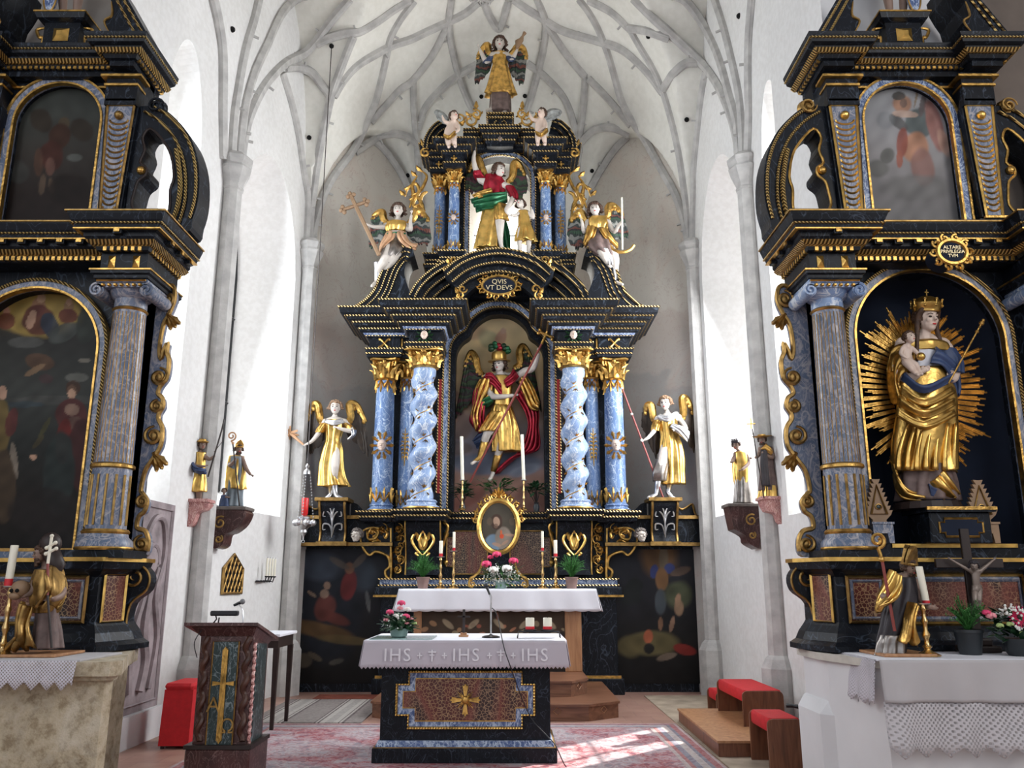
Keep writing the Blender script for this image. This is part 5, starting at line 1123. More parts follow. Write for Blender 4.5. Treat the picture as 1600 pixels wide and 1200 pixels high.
 def pil(s):
  x = cx + s * .60
  B('pilaster_block', x - .15, x + .15, 6.55, 6.75, ZU, ZU + .10); B('gilt_strip', x - .11, x + .11, 6.53, 6.56, ZU + .10, ZU + .12, 'gold')
  m = MB(); w0, w1 = .068, .118; z0, z1 = ZU + .14, 6.02
  m.prism([(x - w0 - .03, z0), (x + w0 + .03, z0), (x + w1 + .03, z1), (x - w1 - .03, z1)], 6.60, 6.74); o = part('pilaster', m, bm_, R)
  m = MB().prism([(x - w0, z0), (x + w0, z0), (x + w1, z1), (x - w1, z1)], 6.585, 6.61); part('blue_inlay', m, 'grey_blue_marble', o); g = MB()
  g.tube([(x - w0, 6.58, z0), (x + w0, 6.58, z0), (x + w1, 6.58, z1), (x - w1, 6.58, z1)], .013, 4, closed=True); g.ball((x, 6.57, z1 - .10), .04, 10, 8)
  zz = z0 + .04
  while zz < z1 - .18:
   w = w0 + (w1 - w0) * (zz - z0) / (z1 - z0); g.tube([(a, 6.58, b) for a, b in arc(x, zz + .05, w * .75, .045, 185, 355, 8)], .009, 4); zz += .055
  part('gilt_scale_ornament', g, 'old_gold' if kind != 'niche' else 'bright_gold', o)
  for (z, w, h, y) in [(6.06, .13, .02, 6.56), (6.12, .10, .018, 6.57), (6.20, .15, .02, 6.54), (6.28, .18, .022, 6.52)]: B('gilt_strip', x - w, x + w, y, 6.7, z, z + h, 'gold')
  B('pilaster_capital', x - .14, x + .14, 6.56, 6.75, 6.02, 6.34); g = MB(); g.loft([[(x - .04, 6.535, 6.38), (x + .04, 6.535, 6.38), (x + .04, 6.535, 6.44), (x - .04, 6.535, 6.44)], [(x - .02, 6.515, 6.40), (x + .02, 6.515, 6.40), (x + .02, 6.515, 6.425), (x - .02, 6.515, 6.425)]]); part('gilt_diamond', g, 'bright_gold', R)
  # pierced outer volute
  oz = [(.72, 4.84), (1.24, 4.84), (1.31, 4.98), (1.34, 5.20), (1.31, 5.50), (1.21, 5.76), (1.05, 5.95), (.90, 6.05), (.72, 6.05)]
  inn_ = [(.82, 5.02), (.92, 4.93), (1.05, 4.95), (1.10, 5.06), (1.09, 5.24), (1.11, 5.36), (1.07, 5.56), (.99, 5.70), (.86, 5.83), (.80, 5.74), (.83, 5.62), (.80, 5.50), (.86, 5.45), (.86, 5.38), (.80, 5.32), (.78, 5.22), (.77, 5.10)]
  O = cr([(cx + s * a, b) for a, b in oz], 4); I = cr([(cx + s * a, b) for a, b in inn_] + [(cx + s * .82, 5.02)], 3)
  from mathutils.geometry import tessellate_polygon
  tr_ = tessellate_polygon([[Vector((a, 0, b)) for a, b in O], [Vector((a, 0, b)) for a, b in I]]); al = O + I; m = MB(); n_ = len(al)
  m.add([(a, 6.64, b) for a, b in al] + [(a, 6.90, b) for a, b in al], [tuple(t) for t in tr_] + [tuple(i + n_ for i in reversed(t)) for t in tr_] + [(i, i + 1, i + 1 + n_, i + n_) for i in range(len(O) - 1)] + [(len(O) + i, len(O) + i + 1, len(O) + i + 1 + n_, len(O) + i + n_) for i in range(len(I) - 1)])
  vo_ = part('outer_scroll', m, bm_, R)
  g = MB(); relief(g, I, 6.64, .012, False, k=1); part('gilt_edge', g, 'gold' if kind == 'niche' else 'dark_brown', vo_)
  for d, rad in ((.025, .014), (.11, .013)):
   g = MB(); q = cr([(cx + s * (a - d), b - d * .5) for a, b in oz[2:8]], 4); relief(g, q, 6.63, rad, False, k=1); part('gilt_moulding', g, 'gold_twist', vo_)
  g = MB(); g.ball((cx + s * .82, 6.63, 5.42), .038, 10, 8); part('gilt_boss', g, 'gold', vo_); g = MB(); relief(g, spiral(cx + s * .89, 6.05, .075, .015, 1.6, 0, s), 6.62, .014, k=1); g.ball((cx + s * .89, 6.68, 6.05), (.085, .06, .085), 10, 8); part('scroll_eye', g, bm_ if kind != 'niche' else 'old_gold', vo_)
  g = MB(); q = cr([(cx + s * a, b) for a, b in [(1.11, 5.62), (1.15, 5.45), (1.18, 5.25), (1.17, 5.05), (1.13, 4.92)]], 4); relief(g, q, 6.63, .022, False, k=1); part('twisted_moulding', g, 'gold_twist', vo_)
 sym(pil)
 B('gilt_strip', cx + .30 if 1 else 0, cx + .5, 6.69, 6.72, 6.27, 6.29, 'gold'); B('gilt_strip', cx - .5, cx - .30, 6.69, 6.72, 6.27, 6.29, 'gold')
 SH[0] = 0.0
 h2 = .73 if cx < 0 else .79; e2 = PL([(-h2, 7.0), (-h2, 6.46), (-.52, 6.46), (-.52, 6.62), (.52, 6.62), (.52, 6.46), (h2, 6.46), (h2, 7.0)])
 part('upper_entablature', MB().slab(e2, 5.98, 6.20), bm_, R)
 def m2(prof, m=bm_, name='moulding'): return part(name, MB().sweep(e2, prof), m, R)
 m2([(0, 6.03), (.03, 6.035), (.05, 6.065), (.09, 6.09), (.10, 6.11), (.14, 6.125), (.15, 6.155), (.165, 6.18), (.17, 6.205), (0, 6.21)], name='upper_cornice'); m2([(.06, 6.062), (.08, 6.062), (.11, 6.09), (.09, 6.098)], 'gold_twist', 'twisted_moulding'); m2([(.145, 6.15), (.163, 6.15), (.163, 6.162), (.145, 6.162)], 'gold_twist', 'twisted_moulding')
 dent(6.03, 6.06, .028, .025, .045, .047, 'gold', 'dentil_band', e2); SH[0] = -.64
 # broken gable and pedestal of the crowning figure
 def gab(s):
  m = MB().prism([(cx + s * a, b) for a, b in [(.74, 6.86), (.86, 6.88), (.48, 7.52), (.41, 7.54), (.42, 7.40), (.46, 7.30), (.50, 7.22), (.52, 7.08), (.46, 7.02), (.52, 6.86)]], 6.40, 6.85); o = part('broken_gable', m, bm_, R)
  for k in (0, .07): g = MB(); g.tube([(cx + s * (.81 - k), 6.39, 6.90), (cx + s * (.45 - k * .2), 6.39, 7.50 - k)], .011, 4); part('twisted_moulding', g, 'gold_twist', o)
  g = MB(); relief(g, [(cx + s * a, b) for a, b in [(.50, 7.22), (.52, 7.08), (.46, 7.02), (.52, 6.9)]], 6.40, .012); part('gilt_edge', g, 'old_gold', o)
 sym(gab)
 ps = PL([(-.16, 6.9), (-.16, 6.55), (.16, 6.55), (.16, 6.9)]); o = part('pedestal', MB().slab(ps, 6.86, 7.16), bm_, R)
 part('pedestal_moulding', MB().sweep(ps, [(0, 7.12), (.05, 7.14), (.07, 7.19), (0, 7.19)]), bm_, o); part('gilt_strip', MB().sweep(ps, [(.06, 7.185), (.075, 7.185), (.075, 7.20), (.06, 7.20)]), 'gold', o)
 g = MB(); g.loft([[(cx - .07, 6.545, 6.93), (cx + .07, 6.545, 6.93), (cx + .07, 6.545, 7.06), (cx - .07, 6.545, 7.06)], [(cx - .025, 6.515, 6.97), (cx + .025, 6.515, 6.97), (cx + .025, 6.515, 7.02), (cx - .025, 6.515, 7.02)]]); part('gilt_diamond', g, 'bright_gold', o)
 def scr(s): g = MB(); relief(g, [(cx + s * .17, 7.1), (cx + s * .25, 7.08), (cx + s * .22, 7.0), (cx + s * .19, 7.0), (cx + s * .2, 6.88)], 6.6, .016); part('gilt_scroll', g, 'gold', o)
 sym(scr); SH[0] = 0.0
 return R
SL = side_altar(-4.06, 'painting', 'black side altar with dark holy painting and fluted column at far left', .585, .89, 3.46)
SR = side_altar(3.53, 'niche', 'black side altar with a deep niche and pale upper painting at right', .64, .91, 3.57)
# inscription shield on the right altar
q = P(1442, 398, 6.3); cxr, czr = 3.53, q.z
ov = [(cxr + .115 * math.cos(t), czr + .10 * math.sin(t)) for t in [i * PI / 14 for i in range(28)]]
o = part('inscription_shield', MB().prism(ov, 6.24, 6.45), 'navy_velvet', SR); g = MB(); g.tube([(a, 6.24, b) for a, b in ov], .018, 6, closed=True)
for k in range(10): a = k * PI / 5; g.tube([(x, 6.25, z) for x, z in spiral(cxr + .14 * math.cos(a), czr + .125 * math.sin(a), .035, .01, 1.1, a, 1)], .011, 5)
part('gilt_frame', g, 'gold', o, smooth=True); part('lettering', text_mb('ALTARE\nPRIVILEGIA\nTVM', .040, .003, cxr, 6.235, czr), 'lettering_gold', o)
# Right altar niche furniture: figure pedestal
PD = MB(); PD.box(3.53 - .24, 3.53 + .24, 6.62, 7.0, 1.86, 2.10, .01); PD.box(3.53 - .27, 3.53 + .27, 6.58, 7.02, 2.10, 2.14); pdo = solo('statue_pedestal', PD, 'black_marble', 'black pedestal with gilt edged plaque beneath the large golden Madonna', 'pedestal', (3.53, 6.8, 1.86))
g = MB(); x0, x1, z0, z1 = 3.53 - .17, 3.53 + .17, 1.91, 2.05
fp = [(x0, z0 + .03), (x0 + .04, z0 + .03), (x0 + .04, z0), (x1 - .04, z0), (x1 - .04, z0 + .03), (x1, z0 + .03), (x1, z1 - .03), (x1 - .04, z1 - .03), (x1 - .04, z1), (x0 + .04, z1), (x0 + .04, z1 - .03), (x0, z1 - .03)]
g.tube([(a, 6.612, b) for a, b in fp], .009, 4, closed=True); g.box(3.53 - .275, 3.53 + .275, 6.57, 6.59, 2.115, 2.14); part('gilt_frame', g, 'gold', pdo); g = MB().prism(fp, 6.612, 6.63); part('plaque', g, 'navy_velvet', pdo)
# ---- altar tables of the side altars
t_ = thing('altar_table', 'rough tawny stone block altar table under a lace cloth at far left', 'altar', (-4.0, 6.2, 0))
mb = MB(); st_ = [(-5.4, 5.82), (-2.70, 5.82), (-2.68, 5.9), (-3.02, 6.6), (-3.05, 6.95), (-5.4, 6.95)]; part('stone_block', MB().slab(st_, 0, .93), 'rough_stone', t_)
part('table_slab', MB().slab([(-5.4, 5.74), (-2.64, 5.74), (-2.60, 5.84), (-2.85, 6.5), (-2.98, 6.95), (-5.4, 6.95)], .96, 1.05), 'rough_stone', t_); part('slab_neck', MB().slab([(-5.4, 5.78), (-2.67, 5.78), (-2.64, 5.87), (-2.9, 6.5), (-3.02, 6.95), (-5.4, 6.95)], .93, .96), 'rough_stone', t_)
t_ = thing('altar_table', 'whitewashed masonry altar table under a long white lace cloth at right', 'altar', (3.4, 6.3, 0))
part('masonry_block', MB().slab([(2.33, 6.45), (2.48, 5.86), (5.2, 5.86), (5.2, 6.98), (2.33, 6.98)], 0, 1.0), 'white_limewash', t_); part('table_slab', MB().slab([(2.28, 6.5), (2.46, 5.8), (5.2, 5.8), (5.2, 6.98), (2.28, 6.98)], 1.0, 1.05), 'cream_limewash', t_)
b = MB(); b.loft([[(x, y, z) for x, y in ((2.26, 6.5), (2.34, 6.42), (2.34, 6.98), (2.26, 6.98))] for z in (0, .62)] + [[(2.31, 6.6, .70), (2.34, 6.5, .72), (2.34, 6.98, .72), (2.31, 6.98, .70)]]); struct('trim_8', b, 'white_limewash')
b = MB(); b.box(-3.45, -3.18, 6.9, 6.99, 0, .66); struct('trim_9', b, 'white_limewash')
# ================================================================ FREE-STANDING ALTAR, STEPS, TABLES, CLOTHS
def mesh_from(vs_, fs): return MB().add(vs_, fs)
# wooden steps (three-sided front) before the high altar
def stepshape(hw_f, yf, hw_o, yo, z0, z1, name_label):
 r = thing('altar_step', name_label, 'step', (AX, yf + .6, z0)); pl = [(-hw_o, 12.6), (-hw_o, yo), (-hw_f, yf), (hw_f, yf), (hw_o, yo), (hw_o, 12.6)]; pl = [(AX + a, b) for a, b in pl]
 part('riser', MB().slab(pl, z0, z1 - .025), 'step_wood', r); t = MB().slab(pl, z1 - .03, z1); t.sweep(pl, [(0, z1 - .03), (.02, z1 - .03), (.02, z1 - .004), (0, z1)]); part('tread', t, 'step_wood', r)
 g = MB()
 for i in range(1, 4):
  a, b = Vector(pl[i]), Vector(pl[i + 1]) if i < 4 else None
  d = (b - a); n = Vector((d.y, -d.x)).normalized();
  for k in range(max(1, int(d.length / .55))):
   c = max(1, int(d.length / .55)); m = a + d * ((k + .5) / c) + n * .004; u = d.normalized() * .05
   g.tube([(m.x - u.x, m.y - u.y, z0 + .11), (m.x, m.y, z0 + .15), (m.x + u.x, m.y + u.y, z0 + .11), (m.x, m.y, z0 + .07)], .005, 4, closed=True)
 part('inlay', g, 'light_wood', r); return r
stepshape(1.09, 10.28, 1.47, 10.57, 0, .19, 'lower brown wooden altar step with angled ends on the tiles')
stepshape(.93, 10.9, 1.155, 11.23, .19, .38, 'upper brown wooden altar step with angled ends before the high altar')
# mensa of the high altar
r = thing('altar_table', 'high altar table with painted floral front and light wooden side posts', 'altar', (AX, 12.25, .38))
mb = MB(); mb.box(AX - 1.10, AX + .93, 11.98, 12.45, .38, 1.36); part('table_body', mb, 'dark_brown', r)
mb = MB(); mb.box(AX + .93, AX + 1.16, 11.94, 12.45, .38, 1.36, .01); part('side_post', mb, 'light_wood', r); mb = MB(); mb.box(AX - 1.16, AX - 1.05, 11.94, 12.45, .38, 1.36, .01); part('side_post', mb, 'light_wood', r)
mb = MB(); mb.box(AX - 1.34, AX + 1.34, 11.90, 12.58, 1.36, 1.47); part('table_top', mb, 'dark_brown', r)
rnd = random.Random(5); bl = [(660 + i * 6.2 + rnd.uniform(-3, 3), rnd.uniform(960, 1010), rnd.uniform(3, 7), rnd.uniform(2, 5), rnd.uniform(0, 180), rnd.choice([(.30, .17, .09), (.25, .08, .05), (.30, .24, .15), (.05, .08, .06), (.32, .14, .08), (.02, .015, .012)]), .9, .4) for i in range(38)] + [(700 + i * 40, 975, 12, 5, 40 * (-1) ** i, (.34, .27, .18), .7, .6) for i in range(5)]
o = painting('antependium', r, 11.97, AX - 1.08, AX + .92, .42, 1.34, None, (.05, .03, .018), bl * 2, 120, 'matt_painting')
def drop_cloth(root, x0, x1, yf, yb, zt, zh, m, hem='scallop', side=.3, flare=.05, n=90, name='cloth_top', mh=None, folds=.012, seed=0, ends=True, amp_h=.025, pitch=.05):
 """cloth lying on a table with a hanging front and ends"""
 rs = random.Random(seed); ph = [rs.uniform(0, 6) for _ in range(4)]
 top = MB(); top.box(x0, x1, yf, yb, zt, zt + .012, .004); part(name, top, 'white_linen', root)
 L = x1 - x0; fr = []; K = 8
 for k in range(K + 1):
  t = k / K; row = []
  for i in range(n * 2 + 1):
   u = i / (n * 2); x = x0 + L * u; fx = (u - .5) * 2
   z = zt + .012 - (zt - zh) * t
   if k == K:
    if hem == 'scallop': z -= amp_h * (abs(math.sin(u * L / pitch * PI)) ** .7 - .5)
    elif hem == 'point': q = (u * L / pitch) % 1; z -= amp_h * (1 - abs(2 * q - 1)) * 2
   w = folds * t * (math.sin(u * 23 + ph[0]) + .6 * math.sin(u * 51 + ph[1]) + .5 * math.sin(u * 11 + ph[2]))
   row.append((x + fx * flare * t, yf - .012 - .02 * t - w, z))
  fr.append(row)
 o = part('hanging_front', MB().loft(fr, closed=False), mh or m, root, smooth=2); md = o.modifiers.new('thickness', 'SOLIDIFY'); md.thickness = .005
 if ends:
  for s, xe in ((-1, x0), (1, x1)):
   rows = []
   for k in range(K + 1):
    t = k / K; row = []
    for i in range(41):
     u = i / 40; y = yf + (yb - yf) * u; z = zt + .012 - (zt - zh) * t
     if k == K: z -= amp_h * (abs(math.sin(u * (yb - yf) / pitch * PI)) ** .7 - .5)
     w = folds * t * (math.sin(u * 9 + ph[3]) + .6 * math.sin(u * 21)); row.append((xe + s * (.01 + flare * t + w), y - .02 * t * (1 - u), z))
    rows.append(row)
   o = part('hanging_end', MB().loft(rows, closed=False), mh or m, root, smooth=2); md = o.modifiers.new('thickness', 'SOLIDIFY'); md.thickness = .005
c = thing('altar_cloth', 'long white cloth draped over the table of the high altar', 'altar cloth', (AX, 12.2, 1.47)); drop_cloth(c, AX - 1.36, AX + 1.36, 11.88, 12.57, 1.47, 1.17, 'white_linen', 'scallop', amp_h=.012, pitch=.17, flare=.07, folds=.012, seed=2)
# people's altar
fx = -.42; r = thing('altar_table', 'black marbled free-standing altar with a leopard-spotted front panel', 'altar', (fx, 8.4, 0))
mb = MB(); mb.box(fx - .82, fx + .82, 7.9, 8.9, .0125, .135, .006); part('plinth', mb, 'black_marble_fine', r)
mb = MB(); mb.loft([[(fx - .80, 7.92, .135), (fx + .80, 7.92, .135), (fx + .80, 8.88, .135), (fx - .80, 8.88, .135)], [(fx - .775, 7.95, .19), (fx + .775, 7.95, .19), (fx + .775, 8.85, .19), (fx - .775, 8.85, .19)]]); part('blue_moulding', mb, 'deep_blue_marble', r)
mb = MB(); mb.box(fx - .81, fx + .81, 7.91, 8.89, .128, .142); part('gilt_strip', mb, 'old_gold', r)
mb = MB(); mb.box(fx - .765, fx + .765, 7.98, 8.8, .19, .98, .004); part('body', mb, 'black_marble_fine', r)
mb = MB(); mb.box(fx - .86, fx + .86, 7.80, 8.86, .98, 1.045, .01); part('table_top', mb, 'black_marble_fine', r)
def crossed(h, zc, w, cut, e=0): return [(fx - w + e, zc - h + cut + e), (fx - w + e, zc + h - cut - e), (fx - w + cut + e, zc + h - cut - e), (fx - w + cut + e, zc + h - e), (fx + w - cut - e, zc + h - e), (fx + w - cut - e, zc + h - cut - e), (fx + w - e, zc + h - cut - e), (fx + w - e, zc - h + cut + e), (fx + w - cut - e, zc - h + cut + e), (fx + w - cut - e, zc - h + e), (fx - w + cut + e, zc - h + e), (fx - w + cut + e, zc - h + cut + e)]
zc = .535; o = part('front_panel', MB().prism(crossed(.235, zc, .615, .11), 7.955, 7.98), 'deep_blue_marble', r); o2_ = part('spotted_inlay', MB().prism(crossed(.235, zc, .615, .11, .052), 7.948, 7.98), 'leopard_marble', o)
for nm, e in (('bead_moulding', -.005), ('bead_moulding', .055)):
 mb = MB(); p_ = crossed(.235, zc, .615, .11, e); mb.tube([(a, 7.95, b) for a, b in p_], .013 if e < 0 else .006, 6, closed=True); g = part('gilt_frame', mb, 'gold', o)
 if e < 0:
  bd = MB()
  for i in range(12):
   a, b = Vector(p_[i]), Vector(p_[(i + 1) % 12]); n_ = max(1, int((b - a).length / .024))
   for k in range(n_): q = a.lerp(b, k / n_); bd.ball((q.x, 7.935, q.y), .0095, 5, 4)
  part('gilt_beads', bd, 'bright_gold', o)['kind'] = 'stuff'
mb = MB()
for k in range(4):
 a = k * PI / 2; m = MB().prism([(-.009, .02), (.009, .02), (.026, .125), (.014, .118), (0, .138), (-.014, .118), (-.026, .125)], 7.925, 7.945); R = Matrix.Rotation(a, 3, 'Y'); m.moved(lambda v: R @ v if 0 else Vector((v.x * math.cos(a) + v.z * math.sin(a), v.y, -v.x * math.sin(a) + v.z * math.cos(a))) + Vector((fx + .0, 0, zc))); mb.join(m)
 for d in (-.2, 0, .2): b = a + PI / 4 + d; L = .10 if d == 0 else .075; mb.tube([(fx + .03 * math.cos(b), 7.93, zc + .03 * math.sin(b)), (fx + L * math.cos(b), 7.935, zc + L * math.sin(b))], [.006, .002], 5)
mb.ball((fx, 7.925, zc), (.035, .02, .035), 12, 8); part('gilt_cross', mb, 'gold', r)
c = thing('altar_cloth', 'white lace cloth with woven IHS letters on the free-standing altar', 'altar cloth', (fx, 8.4, 1.045)); drop_cloth(c, fx - .90, fx + .90, 7.79, 8.87, 1.045, .825, 'lace_solid', 'point', mh='lace_solid', flare=.03, folds=.004, amp_h=.012, pitch=.035, seed=4)
for tx, st in ((fx - .60, 'IHS'), (fx + .01, 'IHS'), (fx + .62, 'IHS')): part('woven_letters', text_mb(st, .155, .002, tx, 7.745, .93, 1.15), 'lace_letters', c)
for tx in (fx - .40, fx - .18, fx + .22, fx + .43):
 mb = MB(); mb.box(tx - .022, tx + .022, 7.745, 7.75, .925, .935); mb.box(tx - .005, tx + .005, 7.744, 7.75, .905, .955); part('woven_cross', mb, 'lace_letters', c)
for tx in (fx - .29, fx + .32):
 mb = MB(); mb.box(tx - .006, tx + .006, 7.745, 7.75, .88, .98); mb.box(tx - .035, tx + .035, 7.744, 7.75, .955, .965); mb.box(tx - .022, tx + .022, 7.743, 7.75, .93, .938); part('woven_cross', mb, 'lace_letters', c)
# glass plate, flowers, cross, microphone, candle stand on it
mb = MB(); mb.box(fx - .87, fx - .30, 7.86, 8.35, 1.058, 1.066, .002); solo('glass_plate', mb, 'green_glass', 'pale green glass plate under the flower bowl on the free-standing altar', 'plate', (fx - .6, 8.1, 1.058))
def rose(c, r, m, parent, name='rose', n=14, seed=0):
 mb = MB(); rd = random.Random(seed); c = Vector(c); mb.ball(c, r * .45, 8, 6)
 for i in range(n):
  a = i * 2.4; t = i / n; q = .35 + .65 * t; d = Vector((math.cos(a) * q, math.sin(a) * q, (1 - t) * .75 + .05)).normalized(); u = d.cross(Vector((0, 0, 1)))
  u = u.normalized() if u.length > .1 else Vector((1, 0, 0)); w = u.cross(d); p = c + d * r * (.35 + .4 * t)
  mb.ball(p, (r * .42, r * .42, r * .16), 8, 5, Matrix((u, w, d)).transposed())
 return part(name, mb, m, parent, smooth=True)
def leaves(name, parent, pts, m, seed=0, size=.05, w=.35):
 """pts: list of (pos, direction)"""
 mb = MB(); rd = random.Random(seed)
 for p, d in pts:
  p = Vector(p); d = Vector(d).normalized(); s = d.cross(Vector((rd.uniform(-.3, .3), rd.uniform(-.3, .3), 1))); s = s.normalized() if s.length > .1 else Vector((1, 0, 0)); L = size * rd.uniform(.7, 1.3); n = s.cross(d)
  rg = [(0, .1), (.3, .9), (.6, .85), (1, .05)]
  mb.loft([[p + d * L * t - s * L * w * q - n * L * .2 * t * t, p + d * L * t + n * .003 - n * L * .2 * t * t, p + d * L * t + s * L * w * q - n * L * .2 * t * t, p + d * L * t - n * .003 - n * L * .2 * t * t] for t, q in rg])
 o = part(name, mb, m, parent, smooth=False); o['kind'] = 'stuff'; return o
def sprig(name, parent, c, rad, n, m, seed=0, br=.004, sz=(.006, .011)):
 mb = MB(); rd = random.Random(seed); c = Vector(c)
 for i in range(n):
  v = Vector((rd.gauss(0, 1), rd.gauss(0, 1), rd.gauss(0, 1))).normalized() * rd.uniform(.4, 1); p = c + Vector((v.x * rad[0], v.y * rad[1], v.z * rad[2])); mb.ball(p, rd.uniform(*sz), 5, 4)
 o = part(name, mb, m, parent); o['kind'] = 'stuff'; return o
bx, by_ = P(623, 1000, 8.1).x, 8.1; r = thing('flower_arrangement', 'bowl of crimson and pale roses on the left of the free-standing altar', 'flowers', (bx, by_, 1.066))
mb = MB(); mb.lathe(bx, by_, [(.06, 1.067), (.075, 1.075), (.085, 1.12), (.088, 1.145), (.08, 1.14)], 20); part('bowl', mb, 'green_glass', r, smooth=True)
for i, (px, py, m, rr_) in enumerate([(627, 943, 'magenta_petal', .045), (609, 957, 'magenta_petal', .042), (634, 964, 'magenta_petal', .046), (625, 951, 'pink_petal', .034), (604, 969, 'pink_petal', .034), (642, 968, 'pink_petal', .03), (636, 974, 'pink_petal', .026), (637, 953, 'white_petal', .038), (618, 963, 'white_petal', .036), (647, 974, 'lime_petal', .028), (630, 971, 'lime_petal', .026)]):
 q = P(px, py, 8.02 + .04 * (i % 3)); rose(q, rr_, m, r, 'rose', seed=i)
rd = random.Random(9); pts = []
for i in range(110): a = rd.uniform(0, 2 * PI); e = rd.uniform(-.2, 1.1); rad = rd.uniform(.03, .13); pts.append(((bx + rad * math.cos(a), by_ + rad * .7 * math.sin(a), 1.14 + rd.uniform(0, .15) * (1 - rad / .2)), (math.cos(a), math.sin(a) * .7, e - .3)))
leaves('foliage', r, pts, 'dark_leaf', 3, .085, .3); sprig('small_blossoms', r, (bx - .02, by_ - .05, 1.2), (.14, .1, .1), 40, 'white_petal', 4)
qx = P(724.5, 990, 8.3).x; r = solo('altar_crucifix', MB().join(MB().box(qx - .012, qx + .012, 8.29, 8.31, 1.09, 1.31)).box(qx - .06, qx + .06, 8.29, 8.31, 1.235, 1.25), 'dark_brown', 'small dark standing cross on the free-standing altar', 'cross', (qx, 8.3, 1.0585))
mb = MB(); mb.box(qx - .045, qx + .045, 8.25, 8.35, 1.0585, 1.075); mb.box(qx - .03, qx + .03, 8.27, 8.33, 1.075, 1.095); part('foot', mb, 'light_wood', r)
mx_ = P(767, 990, 8.15).x; r = thing('microphone', 'slim desk microphone on a round black base in the middle of the free-standing altar', 'microphone', (mx_, 8.15, 1.0585))
mb = MB(); mb.lathe(mx_, 8.15, [(.085, 1.0585), (.085, 1.068), (.06, 1.076), (.02, 1.082), (.01, 1.09)], 24); part('base', mb, 'black_plastic', r, smooth=True)
mb = MB(); mb.tube([(mx_, 8.15, 1.08), (mx_, 8.15, 1.42)], .008, 8); mb.tube([(mx_, 8.15, 1.42), (mx_ - .01, 8.13, 1.445)], .012, 8); part('stand', mb, 'silver', r)
q0 = Vector((mx_ - .005, 8.14, 1.43)); mb = MB(); mb.tube([q0, q0 + Vector((-.025, .02, .06)), q0 + Vector((-.035, .03, .085))], [.009, .012, .014], 10); mb.ball(q0 + Vector((-.042, .035, .10)), .02, 10, 8); part('microphone_head', mb, 'black_plastic', r, smooth=True)
cab = [P(769, 950, 8.1), P(777, 962, 8.1), P(787, 1010, 7.72), P(797, 1040, 7.70), P(815, 1090, 7.85), P(832, 1125, 7.87), P(855, 1150, 7.85), P(868, 1165, 7.8), (.47, 7.75, .01), (.56, 7.8, .01), (.5, 7.9, .01)]
mb = MB().tube(cr([tuple(v) for v in cab], 6), .005, 5); solo('microphone_cable', mb, 'black_plastic', 'thin black cable running from the desk microphone down the altar front', 'cable', tuple(cab[-1]))
kx = P(842, 1000, 8.1).x; r = thing('candle_stand', 'low black metal stand for two candles at the right of the free-standing altar', 'candle holder', (kx, 8.1, 1.0585)); mb = MB()
mb.tube([(kx - .2, 8.05, 1.06), (kx - .19, 8.08, 1.115), (kx + .19, 8.08, 1.115), (kx + .2, 8.05, 1.06)], .006, 6); mb.tube([(kx - .2, 8.18, 1.06), (kx - .19, 8.14, 1.115), (kx + .19, 8.14, 1.115), (kx + .2, 8.18, 1.06)], .006, 6); mb.box(kx - .19, kx + .19, 8.08, 8.14, 1.108, 1.116); part('frame', mb, 'black_iron', r)
for s in (-1, 1):
 cx_ = kx + s * .082; mb = MB(); mb.lathe(cx_, 8.11, [(.03, 1.117), (.06, 1.125), (.065, 1.135), (.05, 1.135)], 16); part('drip_dish', mb, 'black_iron', r)
 c = MB(); c.lathe(cx_, 8.11, [(.04, 1.160), (.041, 1.165), (.041, 1.235), (.038, 1.24), (.01, 1.236)], 20); cd = solo('candle', c, 'candle_wax', ('left' if s < 0 else 'right') + ' stubby cream candle with a red foot on the low black stand', 'candle', (cx_, 8.11, 1.135), 'stubby candles on the low stand', smooth=True); c = MB(); c.lathe(cx_, 8.11, [(.042, 1.136), (.043, 1.14), (.043, 1.16), (.04, 1.162)], 20); part('red_foot', c, 'red_wax', cd)
 c = MB(); c.tube([(cx_, 8.11, 1.235), (cx_ + .002, 8.11, 1.25)], .002, 4); part('wick', c, 'dark_hole', cd)
# ---- candlesticks and candles
def candlestick(px, D, ztop_px, zb, label, sc=1.0, m='brass', arms=False, lean=0):
 x = PX(px, ztop_px + 40, D); zt = PZ(ztop_px, D); H = zt - zb; r = thing('candlestick', label, 'candlestick', (x, D, zb)); mb = MB()
 pf = [(.075, 0), (.078, .02), (.05, .06), (.025, .10), (.018, .14), (.03, .18), (.018, .22), (.014, .32), (.024, .38), (.026, .42), (.014, .50), (.016, .62), (.024, .68), (.014, .74), (.012, .86), (.022, .92), (.016, .96), (.016, 1.0)]
 mb.lathe(x, D, [(a * sc, zb + b * H) for a, b in pf], 16); part('stem', mb, m, r, smooth=True)
 mb = MB(); mb.lathe(x, D, [(.012 * sc, zt - .005), (.05 * sc, zt + .004), (.052 * sc, zt + .012), (.02 * sc, zt + .008)], 16); part('drip_pan', mb, 'silver' if m == 'brass' else m, r, smooth=True); return x, zt + .01
def candle(x, y, z, top, r, label, group=None, red=0.0, lean=0.0):
 c = MB(); c.lathe(x, y, [(r, z + red), (r, top - .003), (r * .9, top), (r * .3, top - .002)], 16)
 if lean: c.moved(lambda v: v + Vector((lean * (v.z - z), 0, 0)))
 o = solo('candle', c, 'candle_wax', label, 'candle', (x, y, z), group, True)
 if red: k = MB(); k.lathe(x, y, [(r * 1.02, z), (r * 1.02, z + red)], 16); part('red_foot', k, 'red_wax', o)
 k = MB(); k.tube([(x + lean * (top - z), y, top - .004), (x + lean * (top - z), y, top + .015)], .002, 4); part('wick', k, 'dark_hole', o)
ZC = 1.483
